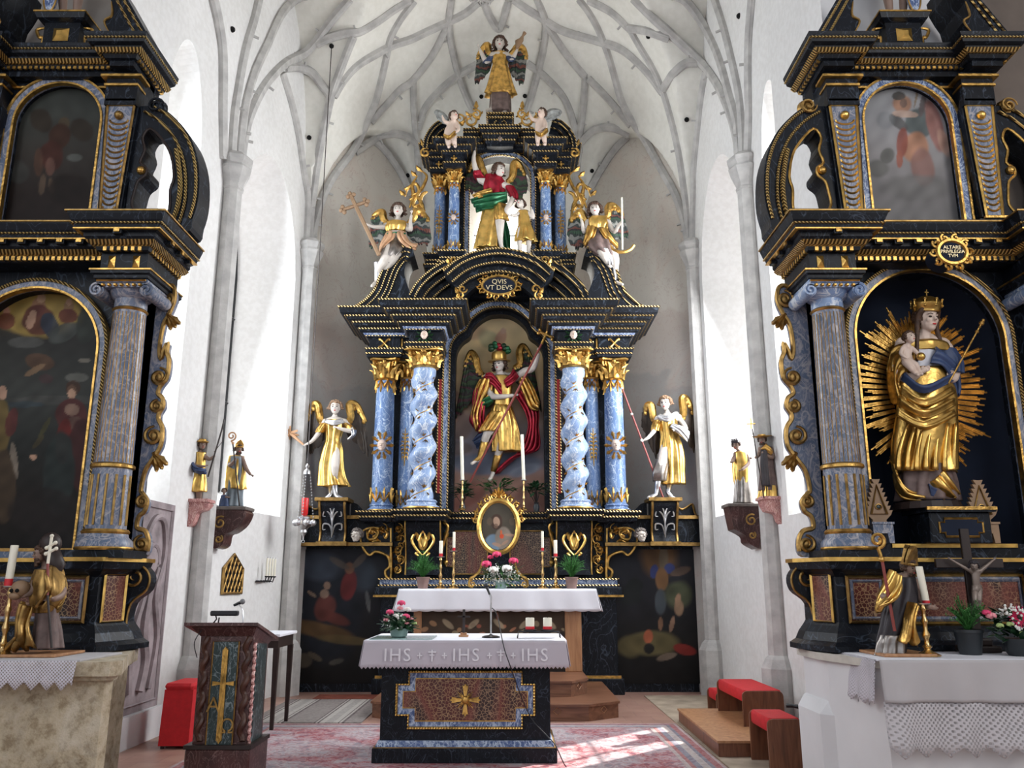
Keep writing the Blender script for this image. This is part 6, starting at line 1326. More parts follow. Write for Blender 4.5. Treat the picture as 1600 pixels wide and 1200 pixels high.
for (px, pan, top, r_, wh, sc) in [(688, 871, 845, .026, 'short thick stick', 1.1), (708.5, 862, 831, .020, 'tall slim stick', 1.0), (848, 862, 830, .020, 'tall slim stick', 1.0), (868.5, 871, 844, .026, 'short thick stick', 1.1)]:
 sd = 'left' if px < 780 else 'right'; D = 12.1; nm = 'outer' if px in (688, 868.5) else 'inner'
 x, z = candlestick(px, D, pan, ZC, 'twisted brass candlestick, the %s of the two at the %s of the oval picture' % (nm, sd), sc)
 candle(x, D, z, PZ(top, D), r_, 'cream candle with red foot on the %s %s brass candlestick of the high altar' % (nm, sd), 'candles on the high altar table', .045)
for (px, pan, top) in [(722, 751, 682), (818.5, 751, 679)]:
 sd = 'left' if px < 780 else 'right'; D = 12.5; x, z = candlestick(px, D, pan, 2.615, 'slim brass candlestick before the painted niche, %s of the golden archangel' % sd, .8)
 candle(x, D, z, PZ(top, D), .026, 'tall thin white candle standing at the %s foot of the golden archangel' % sd, 'tall candles before the archangel', 0, -.035)
# oval picture of Christ in gilt frame
oc_ = P(779, 823, 12.25); ow, oh = .25, .34; r = thing('oval_picture', 'oval painting of a robed man with a burning heart in a gilt frame', 'picture', (oc_.x, 12.25, 1.483))
def oval(w, h, n=48): return [(oc_.x + w * math.cos(2 * PI * i / n), oc_.z + h * math.sin(2 * PI * i / n)) for i in range(n)]
mb = MB(); mb.ribbon(oval(ow, oh), [(0, 12.19), (-.03, 12.16), (-.065, 12.18), (-.07, 12.26), (0, 12.26)], closed=True); part('gilt_frame', mb, 'bright_gold', r, smooth=True)
g = MB()
for s in (-1, 1):
 for a, R in ((1.35, .05), (1.05, .055), (.75, .05), (.45, .045), (.2, .04)):
  ox, oz = oc_.x + s * (ow + .095) * math.cos(a), oc_.z + (oh + .10) * math.sin(a); g.tube([(x, 12.19, z) for x, z in spiral(ox, oz, R, .01, 1.2, a, s)], .012, 6); leaf(g, ox, 12.2, oz, .08, .022, PI / 2 if s > 0 else PI / 2, .2)
  leaf(g, ox, 12.2, oz, .07, .022, PI / 2 - s * 1.0, .2)
 part('gilt_carving', g, 'gold', r, smooth=True); g = MB(); relief(g, [(oc_.x + s * .23, 1.9), (oc_.x + s * .26, 1.75), (oc_.x + s * .34, 1.66), (oc_.x + s * .40, 1.62), (oc_.x + s * .42, 1.52), (oc_.x + s * .36, 1.5)], 12.22, .02)
 g.tube([(x, 12.22, z) for x, z in spiral(oc_.x + s * .37, 1.55, .05, .01, 1.3, PI / 2, -s)], .013, 6); part('foot_scroll', g, 'gold', r, smooth=True); g = MB()
for k in range(-2, 3): leaf(g, oc_.x, 12.2, oc_.z + oh + .06, .17 - .02 * abs(k), .03, PI / 2 + k * .4, .25)
part('gilt_carving', g, 'gold', r, smooth=True)
def shO(Xa, Z): return ((Xa - oc_.x) / (ow - .005)) ** 2 + ((Z - oc_.z) / (oh - .005)) ** 2 < 1
painting('canvas', r, 12.21, oc_.x - ow, oc_.x + ow, oc_.z - oh, oc_.z + oh, shO, (.07, .06, .045), [(770, 850, 14, 16, 0, (.16, .24, .32), .95, .4), (787, 842, 14, 20, 0, (.25, .21, .17), .95, .35), (776, 815, 10, 13, 0, (.06, .035, .025), .95, .3), (776, 815, 5.5, 8, -10, (.42, .28, .2), .95, .3), (775, 822, 3.5, 4, 0, (.16, .1, .07), .8, .3), (784, 838, 3.5, 4, 0, (.6, .08, .03), .95, .3), (783, 832, 1.6, 4, 0, (.65, .15, .05), .9, .3), (796, 836, 9, 2.4, 5, (.38, .24, .17), .9, .3), (776, 851, 8, 3, 15, (.38, .24, .17), .9, .3), (789, 848, 7, 2.4, -35, (.38, .24, .17), .9, .3), (765, 815, 5, 7, 0, (.12, .09, .06), .7, .5), (800, 815, 5, 7, 0, (.12, .09, .06), .7, .5)], 110)
# bouquet before it
bx, by_ = P(783, 905, 11.98).x, 12.0; r = thing('flower_arrangement', 'bouquet of red and white roses before the oval picture on the high altar', 'flowers', (bx, by_, ZC))
mb = MB(); mb.lathe(bx, by_, [(.07, ZC), (.08, ZC + .02), (.09, ZC + .1), (.07, ZC + .1)], 18); part('vase', mb, 'green_glass', r, smooth=True)
for i, (px, py, m, rr_) in enumerate([(760, 882, 'magenta_petal', .082), (776, 867, 'magenta_petal', .075), (802, 877, 'magenta_petal', .08), (771, 891, 'white_petal', .082), (792, 889, 'white_petal', .088), (766, 871, 'magenta_petal', .05)]): rose(P(px, py, 11.9 + .02 * (i % 3)), rr_, m, r, seed=i)
sprig('baby_breath', r, (bx, by_ - .02, 1.66), (.27, .12, .17), 260, 'white_petal', 6, sz=(.007, .013)); rd = random.Random(3); pts = []
for i in range(120): a = rd.uniform(0, 2 * PI); rad = rd.uniform(.05, .25); pts.append(((bx + rad * math.cos(a), by_ + rad * .4 * math.sin(a), 1.58 + rd.uniform(-.05, .2)), (math.cos(a), -.3, rd.uniform(-.6, .9))))
leaves('foliage', r, pts, 'leaf_green', 6, .10, .18)
def fern(px, D, zb, w, h, label, pot='clay_pot', seed=1, n=105, pr=.09, ph_=.14):
 x = PX(px, 900, D); r = thing('potted_fern', label, 'plant', (x, D, zb)); mb = MB(); mb.lathe(x, D, [(pr * .75, zb), (pr, zb + ph_), (pr * 1.08, zb + ph_), (pr * 1.08, zb + ph_ + .02), (pr * .9, zb + ph_ + .01)], 18); part('pot', mb, pot, r, smooth=True)
 rd = random.Random(seed); f = MB()
 for i in range(n):
  a = rd.uniform(0, 2 * PI); e = rd.uniform(.15, 1.0); L = h * rd.uniform(.7, 1.1); p0 = Vector((x, D, zb + ph_)); pts = []
  for k in range(6):
   t = k / 5; pts.append(p0 + Vector((math.cos(a) * w * e * t ** 1.1, math.sin(a) * w * e * t * .6, L * (t - e * .65 * t * t))))
  f.tube(pts, [.0035, .003, .003, .0025, .002, .001], 4)
  for k in range(1, 6):
   for q in range(7):
    c = pts[k - 1].lerp(pts[k], q / 7); d = Vector((rd.uniform(-1, 1), rd.uniform(-1, 1), rd.uniform(-.3, 1))) * .03 * (1.2 - k * .12); sd = d.cross(Vector((0, 0, 1))); sd = (sd.normalized() if sd.length > 1e-5 else Vector((1, 0, 0))) * .0035
    f.add([c - sd, c + sd, c + d + sd * .6, c + d - sd * .6], [(0, 1, 2, 3)])
 o = part('fronds', f, 'fern_green', r); o['kind'] = 'stuff'; return r
fern(661, 12.05, ZC, .26, .42, 'feathery green fern in a clay pot at the left of the high altar', seed=1); fern(893, 12.05, ZC, .26, .42, 'feathery green fern in a clay pot at the right of the high altar', seed=2)
def vase_leaves(px, py, D, zb, label, seed, w=.16, h=.2):
 x = PX(px, py, D); r = thing('greenery_vase', label, 'plant', (x, D, zb)); mb = MB(); mb.lathe(x, D, [(.04, zb), (.05, zb + .08), (.03, zb + .12), (.04, zb + .14)], 14); part('vase', mb, 'black_pot', r, smooth=True); rd = random.Random(seed); pts = []; z = PZ(py, D)
 st = MB()
 for i in range(70):
  a = rd.uniform(0, 2 * PI); q = rd.uniform(.1, 1); p = (x + w * q * math.cos(a), D + .05 * math.sin(a), z + h * rd.uniform(-.4, .5) * (1 - q * .3)); pts.append((p, (math.cos(a), -.3, rd.uniform(-.3, .8))))
  if i % 6 == 0: st.tube([(x, D, zb + .1), p], .004, 4)
 part('stems', st, 'dark_brown', r); leaves('foliage', r, pts, 'dark_leaf' if seed % 2 else 'leaf_green', seed, .09, .28)
vase_leaves(723, 768, 12.62, 2.6, 'dark leafy sprigs behind the left tall white candle', 1, .12, .26); vase_leaves(779, 760, 12.66, 2.6, 'broad green leaf sprigs at the feet of the golden archangel', 2, .26, .22); vase_leaves(838, 765, 12.62, 2.6, 'dark leafy sprigs right of the right tall white candle', 3, .18, .18)
# ---- reading desk (ambo)
r = thing('ambo', 'dark red marbled wooden reading desk with a gilt cross panel at left', 'lectern', (-2.3, 7.2, 0))
ax0, ax1, ay0, ay1 = -2.50, -2.075, 6.98, 7.40
def taper(x0, x1, y0, y1, z0, z1, k): m = (x0 + x1) / 2; n = (y0 + y1) / 2; return [[(m + (x - m) * q, n + (y - n) * q, z) for x, y in ((x0, y0), (x1, y0), (x1, y1), (x0, y1))] for z, q in ((z0, 1), (z1, k))]
part('body', MB().loft(taper(ax0, ax1, ay0, ay1, .0125, 1.16, 1.0)), 'red_marble', r)
mb = MB(); mb.box(ax0 - .04, ax1 + .04, ay0 - .04, ay1 + .04, .0125, .30, .01); part('foot', mb, 'red_marble', r); mb = MB(); mb.box(ax0 - .05, ax1 + .05, ay0 - .05, ay1 + .05, .30, .33); part('foot_moulding', mb, 'dark_brown', r)
top = MB(); top.loft([[(ax0 - .10, 6.86, 1.25), (ax1 + .06, 6.86, 1.25), (ax1 + .06, 6.86, 1.225), (ax0 - .10, 6.86, 1.225)], [(ax0 - .10, 7.50, 1.10), (ax1 + .06, 7.50, 1.10), (ax1 + .06, 7.50, 1.07), (ax0 - .10, 7.50, 1.07)]]); part('desk_top', top, 'red_marble', r)
mb = MB(); mb.loft([[(ax0 - .06, 6.9, 1.22), (ax1 + .04, 6.9, 1.22), (ax1 + .04, 7.42, 1.10), (ax0 - .06, 7.42, 1.10)], [(ax0, 6.97, 1.14), (ax1, 6.97, 1.14), (ax1, 7.40, 1.05), (ax0, 7.40, 1.05)]]); part('cornice', mb, 'red_marble', r)
def apanel(x0, x1, z0, z1):
 o = part('front_panel', MB().box(x0, x1, 6.965, 6.99, z0, z1), 'green_marble', r); f = MB(); f.tube([(x0, 6.962, z0), (x1, 6.962, z0), (x1, 6.962, z1), (x0, 6.962, z1)], .006, 4, closed=True); part('gilt_edge', f, 'old_gold', o); return o
apanel(-2.39, -2.185, .12, 1.10)
sp_ = MB(); sp_.loft([[(ax1 + .001, 7.06, .1), (ax1 + .012, 7.07, .1), (ax1 + .012, 7.33, .1), (ax1 + .001, 7.34, .1)], [(ax1 + .001, 7.06, 1.08), (ax1 + .012, 7.07, 1.08), (ax1 + .012, 7.33, 1.06), (ax1 + .001, 7.34, 1.06)]]); part('side_panel', sp_, 'green_marble', r)
plain('dark_wood', (.07, .028, .018), .4, var=.4)
for x in (-2.455, -2.12):
 pts = [(x + .014 * math.cos(t), 6.975 + .014 * math.sin(t), .35 + .78 * t / (2 * PI * 5)) for t in [i * 2 * PI * 5 / 70 for i in range(71)]]; part('twisted_pilaster', MB().tube(pts, .024, 8), 'dark_wood', r, smooth=True)
pts = [(ax1 + .01, 7.0 + .012 * math.sin(t), .33 + .76 * t / 90) for t in range(91)]; part('wavy_moulding', MB().tube(pts, .014, 6), 'pink_marble', r)
xm = -2.285; g = MB();
for k in range(5): q = (k - 2) * .009; g.box(xm + q - .0035, xm + q + .0035, 6.945, 6.962, .34 + abs(k - 2) * .01, 1.06 - abs(k - 2) * .01)
for s in (-1, 1): g.prism([(xm + s * .01, .79), (xm + s * .085, .80), (xm + s * .085, .765), (xm + s * .01, .778)], 6.948, 6.962)
part('gilt_cross', g, 'gold', r); part('gilt_alpha', text_mb('A', .16, .003, xm - .065, 6.955, .62), 'old_gold', r); part('gilt_omega', text_mb('\u03a9', .15, .003, xm + .055, 6.955, .46), 'old_gold', r)
mb = MB(); q = Vector((-2.36, 7.05, 1.22)); mb.tube([q + Vector((-.12, 0, -.01)), q + Vector((-.08, 0, .01)), q + Vector((-.05, 0, .05)), q + Vector((-.06, 0, .08))], .006, 6); mb.tube([q + Vector((-.02, -.05, .0)), q + Vector((-.03, 0, .06))], .006, 6)
lp = solo('reading_lamp', mb, 'black_iron', 'small black reading lamp clipped on top of the reading desk', 'lamp', tuple(q + Vector((0, 0, -.02)))); mb = MB(); mb.box(-2.46, -2.24, 7.02, 7.09, 1.295, 1.335, .01); part('lamp_head', mb, 'black_plastic', lp)
q = Vector((-2.21, 7.1, 1.19)); e = P(377, 941, 7.15); mb = MB(); mb.tube(cr([tuple(q), tuple(q + Vector((0, 0, .08))), tuple(q.lerp(e, .5) + Vector((0, 0, .05))), tuple(e - Vector((.03, 0, .012)))], 6), .005, 6)
mp_ = solo('gooseneck_microphone', mb, 'silver', 'silver gooseneck microphone bending right above the reading desk', 'microphone', tuple(q)); mb = MB(); mb.tube([e - Vector((.06, 0, .025)), e], [.011, .016], 10); part('microphone_body', mb, 'black_plastic', mp_); mb = MB(); mb.ball(e + Vector((.01, 0, .005)), .023, 10, 8); part('microphone_grille', mb, 'grey_plastic', mp_)
mb = MB(); mb.tube(cr([(-2.47, 6.94, 1.21), (-2.52, 6.9, 1.1), (-2.50, 6.93, .98)], 6), .004, 5); solo('lamp_cable', mb, 'black_plastic', 'short black cable dangling from the left edge of the reading desk', 'cable', (-2.5, 6.93, .98))
# small side table behind the desk
r = thing('side_table', 'small dark wooden table with a white top behind the reading desk', 'table', (-2.9, 9.2, 0)); D_ = 9.0
tx0, tx1 = -3.0, P(461, 990, 10.2).x; tx0 = tx1 - .62; mb = MB(); mb.box(tx0, tx1, 9.55, 10.3, .98, 1.01, .005); part('table_top', mb, 'white_linen', r); mb = MB(); mb.box(tx0 + .03, tx1 - .03, 9.6, 10.25, .86, .98); part('apron', mb, 'dark_brown', r)
for x in (tx0 + .05, tx1 - .05):
 for y in (9.62, 10.22): m = MB(); m.loft(taper(x - .018, x + .018, y - .018, y + .018, 0, .86, 1.6)); part('leg', m, 'dark_brown', r)
r.location = r.location
# red stool at left
rx0, rx1 = P(262, 1100, 8.75).x, P(300, 1100, 8.75).x + .05; zt_ = PZ(1068, 8.6); r = thing('stool', 'red cloth-covered stool half hidden behind the reading desk', 'stool', ((rx0 + rx1) / 2, 8.9, 0))
mb = MB(); mb.loft([[(rx0, 8.6, .03), (rx1, 8.6, .03), (rx1, 9.1, .03), (rx0, 9.1, .03)], [(rx0 + .01, 8.62, zt_ - .06), (rx1, 8.62, zt_ - .06), (rx1, 9.1, zt_ - .06), (rx0 + .01, 9.1, zt_ - .06)]]); part('cover', mb, 'red_cushion', r); mb = MB(); mb.box(rx0 + .01, rx1, 8.6, 9.1, zt_ - .06, zt_, .025); part('cushion', mb, 'red_cushion', r)
for x in (rx0 + .03, rx1 - .03):
 for y in (8.64, 9.06): m = MB(); m.box(x - .015, x + .015, y - .015, y + .015, 0, .035); part('foot', m, 'dark_brown', r)
# red padded seats at right, the two nearer ones on a wooden platform
def pstool(px0, px1, ptop, D, zb, dep, label):
 x0 = P(px0, ptop + 20, D).x; x1 = P(px1, ptop + 20, D).x; zt = PZ(ptop + 14, D); r = thing('padded_bench', label, 'bench', ((x0 + x1) / 2, D + dep / 2, zb), 'red padded benches on the right')
 for y in (D, D + dep - .03):
  m = MB(); b = .05; m.prism([(x0, zb), (x0, zt - b)] + arc(x0 + b, zt - b, b, b, 180, 90, 4) + arc(x1 - b, zt - b, b, b, 90, 0, 4) + [(x1, zb)], y, y + .03); part('side_panel', m, 'wood', r)
 m = MB(); m.box(x0 + .01, x1 - .01, D + .02, D + dep - .03, zt - .11, zt + .005, .02); part('cushion', m, 'red_cushion', r, smooth=True); m = MB(); m.box(x1 - .04, x1 - .015, D + .03, D + dep - .03, zb + .1, zt - .11); part('back_board', m, 'wood', r); return r
pf = thing('wooden_platform', 'low wooden platform under the red benches on the right', 'platform', (2.25, 9.4, 0))
pstool(1119, 1147, 1068, 10.75, 0.0, .50, 'red padded bench farthest back, nearest the high altar')
pstool(1160, 1224, 1066, 8.95, .15, 1.1, 'red padded bench in the middle of the three by the right wall')
pstool(1199, 1254, 1110, 7.5, 0, .58, 'red padded bench nearest the camera, beside the right altar table')
c_ = P(1100, 1180, 9.0)
mb = MB().slab([(1.89, 8.18), (2.95, 8.18), (2.95, 10.2), (1.92, 10.2)], 0.013, .13); part('frame', mb, 'wood', pf); mb = MB().slab([(1.88, 8.17), (2.96, 8.17), (2.96, 10.22), (1.91, 10.22)], .13, .15); part('carpet', mb, 'light_wood', pf)
mb = MB(); q = P(1240, 1103, 7.85); mb.tube([q + Vector((-.06, .02, 0)), q, q + Vector((.09, -.06, -.01))], [.018, .016, .024], 10); q.z -= .02; solo('handheld_microphone', mb, 'black_plastic', 'black handheld microphone lying on the nearest red bench', 'microphone', tuple(q))
# ---- carpets
def rug(name, x0, x1, y0, y1, z, m, label, extra=None): mb = MB(); mb.box(x0, x1, y0, y1, z, z + .012, .003); return solo(name, mb, m, label, 'rug', ((x0 + x1) / 2, (y0 + y1) / 2, z))
t = NT('persian_rug'); sep = t.n('SeparateXYZ', {0: t.co}); n1 = t.noise(1.1, 3, .5); n2 = t.noise(13, 5, 1.2); vo_ = t.n('TexVoronoi', {'Vector': t.co, 'Scale': 14.0}).outputs['Distance']
fld = t.ramp(n1, [(.40, (.46, .41, .43)), (.48, (.40, .12, .13)), (.54, (.36, .09, .10)), (.60, (.46, .40, .42))], 'LINEAR'); pat = t.ramp(n2, [(.38, (.07, .06, .11)), (.47, (.34, .08, .09)), (.53, (.52, .46, .46)), (.6, (.30, .26, .30))])
ax_ = t.n('Math', {0: sep.outputs[0]}, operation='ABSOLUTE').outputs[0]; ay_ = t.n('Math', {0: sep.outputs[1]}, operation='ABSOLUTE').outputs[0]
ex = t.n('Math', {0: 2.40, 1: ax_}, operation='SUBTRACT').outputs[0]; ey = t.n('Math', {0: 2.03, 1: ay_}, operation='SUBTRACT').outputs[0]; ed = t.n('Math', {0: ex, 1: ey}, operation='MINIMUM').outputs[0]
bord = t.ramp(ed, [(0, (.42, .34, .33)), (.03, (.30, .10, .10)), (.09, (.16, .18, .22)), (.13, (.42, .38, .36)), (.2, (.18, .20, .25)), (.26, (.36, .14, .13)), (.3, (.45, .40, .38)), (.34, (.45, .40, .38))], 'CONSTANT'); bm2 = t.ramp(ed, [(.34, (1, 1, 1)), (.345, (0, 0, 0))])
c1 = t.mix(.5, fld, pat); c2 = t.mix(.25, bord, pat); t.base(t.mix(bm2, c1, c2)); t.set(.95); t.bump(n2, .3, .01)
rug('oriental_rug', -2.95, 1.85, 6.0, 10.06, 0, 'persian_rug', 'large faded red and blue oriental rug around the free-standing altar')
t = NT('striped_weave'); sep = t.n('SeparateXYZ', {0: t.co}); a = t.n('Math', {0: sep.outputs[0], 1: 1.45}, operation='MULTIPLY').outputs[0]; a = t.n('Math', {0: a}, operation='FRACT').outputs[0]
gR, dk, lt = (.20, .17, .16), (.05, .025, .03), (.40, .37, .34); t.base(t.mix(.25, t.ramp(a, [(0, gR), (.18, dk), (.21, lt), (.24, dk), (.27, lt), (.36, (.3, .28, .26)), (.5, lt), (.58, dk), (.60, lt), (.64, dk), (.68, gR)], 'CONSTANT'), t.ramp(t.noise(30, 3), [(.3, (.1, .09, .09)), (.7, (.45, .42, .4))]))); t.set(.95)
rug('striped_runner', -3.05, -1.72, 10.12, 12.1, 0, 'striped_weave', 'flat woven grey runner with dark stripes on the left floor')
plain('rust_mat', (.24, .06, .035), .95, var=.3); plain('beige_carpet', (.36, .29, .22), .95, var=.25, scale=4); rug('small_mat', -2.75, -1.85, 12.15, 12.6, 0, 'rust_mat', 'small rust red mat before the left dark painting'); rug('beige_carpet', 1.87, 2.85, 7.0, 12.5, 0, 'beige_carpet', 'worn beige carpet strip along the right wall under the benches')
# ---- left wall: lattice niche and candle bracket
ly = 10.9; lx = onleft(ly) + .0; r = thing('wall_niche_grille', 'small pointed lattice door in the left chancel wall', 'niche door', (lx, ly, PZ(927, ly)))
z0_, z1_, zs2 = PZ(927, ly), PZ(866, ly), PZ(888, ly); yy0, yy1 = 10.66, 11.20; ym = (yy0 + yy1) / 2
ol = [(yy0, z0_), (yy1, z0_), (yy1, zs2), (ym, z1_), (yy0, zs2)]; mb = MB(); mb.loft([[(onleft(y) - .02, y, z) for y, z in ol], [(onleft(y) + .012, y, z) for y, z in ol]]); part('backing', mb, 'dark_hole', r)
mb = MB(); mb.tube([(onleft(y) + .02, y, z) for y, z in ol], .02, 5, closed=True); part('frame', mb, 'old_gold', r); mb = MB()
for k in range(-4, 9):
 for s in (-1, 1):
  pts = []
  for i in range(21):
   t_ = i / 20; z = z0_ + (z1_ - z0_) * t_; y = (yy0 + k * .1 + (z - z0_) * .5) if s > 0 else (yy1 - k * .1 - (z - z0_) * .5)
   lim = 1 if z < zs2 else (z1_ - z) / (z1_ - zs2)
   if abs(y - ym) <= (ym - yy0) * lim: pts.append((onleft(y) + .025, y, z))
  if len(pts) > 1: mb.tube(pts, .009, 4)
part('lattice', mb, 'old_gold', r)
ly = 11.9; lx = onleft(ly); zb = PZ(907, 11.9); r = thing('candle_bracket', 'black iron bracket holding four slim white candles on the left wall', 'candle holder', (lx, ly, zb)); mb = MB(); mb.box(lx - .02, lx + .03, ly - .28, ly + .22, zb - .02, zb + .0);
for k in range(4): mb.tube([(lx + .02, ly - .2 + k * .13, zb), (lx + .08, ly - .2 + k * .13, zb - .02), (lx + .10, ly - .2 + k * .13, zb + .05)], .009, 5); mb.lathe(lx + .10, ly - .2 + k * .13, [(.02, zb + .04), (.025, zb + .06)], 8)
part('bracket', mb, 'black_iron', r)
for k in range(4): candle(lx + .10, ly - .2 + k * .13, zb + .06, zb + .30, .014, 'slim white candle in the black iron bracket on the left wall', 'four slim candles in the wall bracket')
# ---- hanging sanctuary lamp
d = cast(518, 74); hp = Vector((0, 0, CAMH)) + ray(518, 74) * d; LX, LY = hp.x, hp.y
def lz(y): return PZ(y, LY)
r = thing('sanctuary_lamp', 'silver hanging lamp with red glass on a long cord at left', 'hanging lamp', (LX, LY, lz(840))); mb = MB(); mb.tube([hp, (LX, LY, lz(722))], .007, 5); part('cord', mb, 'dark_brown', r)
mb = MB(); mb.lathe(LX, LY, [(.005, lz(724)), (.03, lz(728)), (.015, lz(732)), (.05, lz(736)), (.055, lz(741)), (.01, lz(742))], 16); part('crown', mb, 'silver', r, smooth=True)
def sl(y, w): return (w, lz(y))
mb = MB(); mb.lathe(LX, LY, [sl(806, .05), sl(808, .085), sl(811, .07), sl(814, .12), sl(819, .125), sl(824, .07), sl(828, .045), sl(832, .05), sl(836, .02), sl(838, .012), sl(843, .01)], 20)
for k in range(6): a = k * PI / 3; mb.ball((LX + .125 * math.cos(a), LY + .125 * math.sin(a), lz(817)), (.05, .05, .05), 8, 6)
part('bowl', mb, 'silver', r, smooth=True); mb = MB(); mb.lathe(LX, LY, [sl(806, .03), sl(803, .045), sl(779, .05), sl(778, .045)], 16); part('red_glass', mb, 'red_ember', r, smooth=True); mb = MB(); mb.tube([(LX + .02 * math.cos(t), LY, lz(846) + .02 * math.sin(t)) for t in [i * PI / 5 for i in range(10)]], .005, 5, closed=True); part('ring', mb, 'silver', r)
for k in range(3):
 a = PI / 6 + k * 2 * PI / 3; m = MB()
 for i in range(16): t_ = i / 15; m.ball((LX + (.05 + .08 * t_) * math.cos(a), LY + (.05 + .08 * t_) * math.sin(a), lz(741) + (lz(812) - lz(741)) * t_), (.009, .009, .016), 6, 4)
 part('chain', m, 'silver', r)['kind'] = 'stuff'
# ================================================================ CARVED FIGURES
def K(sc, ox, oy): return lambda *pts: [(ox + p[0] / sc, oy + p[1] / sc) + ((p[2],) if len(p) > 2 else (0.0,)) + ((p[3] / sc,) if len(p) > 3 else ()) for p in pts]
def rod(root, name, a, b, r, m, n=8): return part(name, MB().tube([a, b], r, n), m, root)
FL = 'gilded angel figures'
# --- golden archangel in the main niche
k = K(4.285, 680, 490); F = Fig('archangel_statue', 'carved winged archangel in gold armour and red cloak thrusting a long lance', 'statue', 12.98, (777, 757), None)
kk = lambda *p: k(*p)
F.head(780.3, 570, -.12, 12, -28, 6).limb(k((428, 390, -.08, 26), (440, 430, -.05, 34)), 10)
F.limb(k((350, 430, 0, 34), (440, 440, 0, 46), (550, 420, 0, 34))).limb(k((445, 440, 0, 60), (455, 540, -.02, 58), (450, 620, -.02, 50), (460, 700, 0, 60)))
F.limb(k((355, 440, -.02, 30), (372, 545, -.10, 24), (440, 556, -.22, 18), (520, 548, -.26, 13))).hand(*k((540, 545, -.27))[0], 0, 7, .8)
F.limb(k((560, 420, 0, 30), (600, 385, -.12, 25), (655, 365, -.24, 22), (690, 275, -.34, 14))).hand(*k((692, 245, -.38))[0], 80, 7, .8)
F.limb(k((420, 700, -.05, 46), (350, 800, -.16, 30), (322, 890, -.12, 22), (298, 970, -.14, 14), (245, 1003, -.22, 12)))
F.limb(k((480, 720, -.02, 48), (440, 860, -.04, 32), (415, 970, -.02, 24), (382, 1080, -.02, 14), (365, 1110, -.08, 13)))
F.body('pale_skin', .011, faced=True, hairlen=.22, hairm='brown_hair')
F.robe(k((445, 420, -.02, 66), (450, 480, -.03, 70), (450, 560, -.03, 62), (448, 620, -.03, 54)), 'bright_gold', 6, .03, .8, 'breastplate', 0)
F.robe(k((448, 610, -.03, 56), (450, 660, -.03, 74), (470, 760, -.03, 84), (480, 860, -.02, 88), (485, 925, 0, 92)), 'bright_gold', 9, .13, .7, 'skirt', .5, 2, .05)
F.robe(k((418, 660, -.05, 60), (380, 730, -.12, 56), (345, 790, -.16, 50)), 'gold', 7, .14, .8, 'thigh_skirt', .8, 5)
F.drape(k((540, 560, .02), (600, 660, 0), (620, 780, .0), (560, 930, .05), (480, 990, .08), (400, 1068, .05)), k((600, 480, .08), (690, 640, .06), (692, 760, .04), (695, 905, .08), (560, 950, .1), (430, 1060, .1)), 'red_lacquer', 'cloak', 4, .05, seed=1)
F.drape(k((560, 460, -.06), (600, 560, -.08), (640, 640, -.06), (690, 650, 0)), k((600, 400, 0), (650, 480, 0), (690, 580, .0), (700, 610, .05)), 'gold', 'cloak_lining', 3, .05, seed=2)
F.drape(k((330, 420, -.03), (260, 520, .0), (250, 640, .02), (232, 730, .02), (300, 800, .04)), k((400, 470, -.08), (350, 560, -.05), (330, 640, -.05), (330, 710, -.02), (330, 790, .02)), 'red_lacquer', 'cloak', 4, .05, seed=3)
F.drape(k((300, 440, -.07), (270, 500, -.06), (260, 600, -.02), (240, 700, .0), (270, 790, .0)), k((390, 440, -.10), (380, 520, -.09), (330, 600, -.06), (310, 680, -.04), (300, 740, -.02)), 'gold', 'cloak_lining', 3, .05, seed=4)
F.drape(k((380, 540, -.10), (330, 560, -.1), (300, 600, -.06)), k((390, 590, -.08), (350, 620, -.06), (310, 640, -.02)), 'green_lacquer', 'green_sleeve', 2, .03, seed=5)
F.drape(k((340, 770, -.02), (290, 800, .02), (250, 850, .04)), k((370, 850, 0), (330, 890, .03), (280, 900, .06)), 'blue_cloth', 'tunic_flap', 2, .03, seed=6)
F.drape(k((340, 400, -.12), (380, 400, -.16), (440, 470, -.18)), k((330, 450, -.10), (390, 480, -.16), (450, 560, -.16)), 'red_lacquer', 'collar', 3, .02, seed=7); F.drape(k((520, 370, -.1), (500, 410, -.14), (460, 450, -.18)), k((560, 420, -.06), (530, 460, -.12), (480, 500, -.15)), 'red_lacquer', 'collar', 2, .02, seed=8)
for pts in (k((340, 825, -.13, 27), (322, 890, -.13, 26), (298, 965, -.14, 18), (262, 995, -.18, 15)), k((428, 930, -.02, 26), (412, 975, -.02, 27), (388, 1060, -.02, 19))): m = MB(); m.tube([F.p(*q[:3]) for q in pts], [q[3] * F.k for q in pts], 10); part('boot', m, 'gold', F.root, smooth=2)
W = F.hd; m = MB(); c, r, R = W; hz = [(1.0, .45), (1.12, .5), (1.05, .6), (1.02, .9), (1.04, 1.3), (.92, 1.7), (.5, 1.95), (.02, 2.0)]
m.lathe(0, 0, [(a * r, b * r) for a, b in hz], 20); m.lathe(0, 0, [(1.5 * r, .46 * r), (1.54 * r, .52 * r), (.9 * r, .62 * r)], 20); m.moved(lambda v: R @ v + c + Vector((0, .12 * r, 0))); hm = part('helmet', m, 'bright_gold', F.root, smooth=True)
for i, (x, y, mm) in enumerate([(375, 218, 'dark_leaf'), (402, 200, 'green_lacquer'), (430, 212, 'red_lacquer'), (462, 214, 'dark_leaf'), (486, 232, 'green_lacquer')]):
 q = F.p(*k((x, y + 15, -.12))[0]); m = MB(); [m.ball(q + Vector((.012 * math.cos(j * 2.1), -.02 * (j % 2), .03 * math.sin(j * 1.9))), .045, 8, 6) for j in range(4)]; part('plume', m, mm, hm, smooth=True)
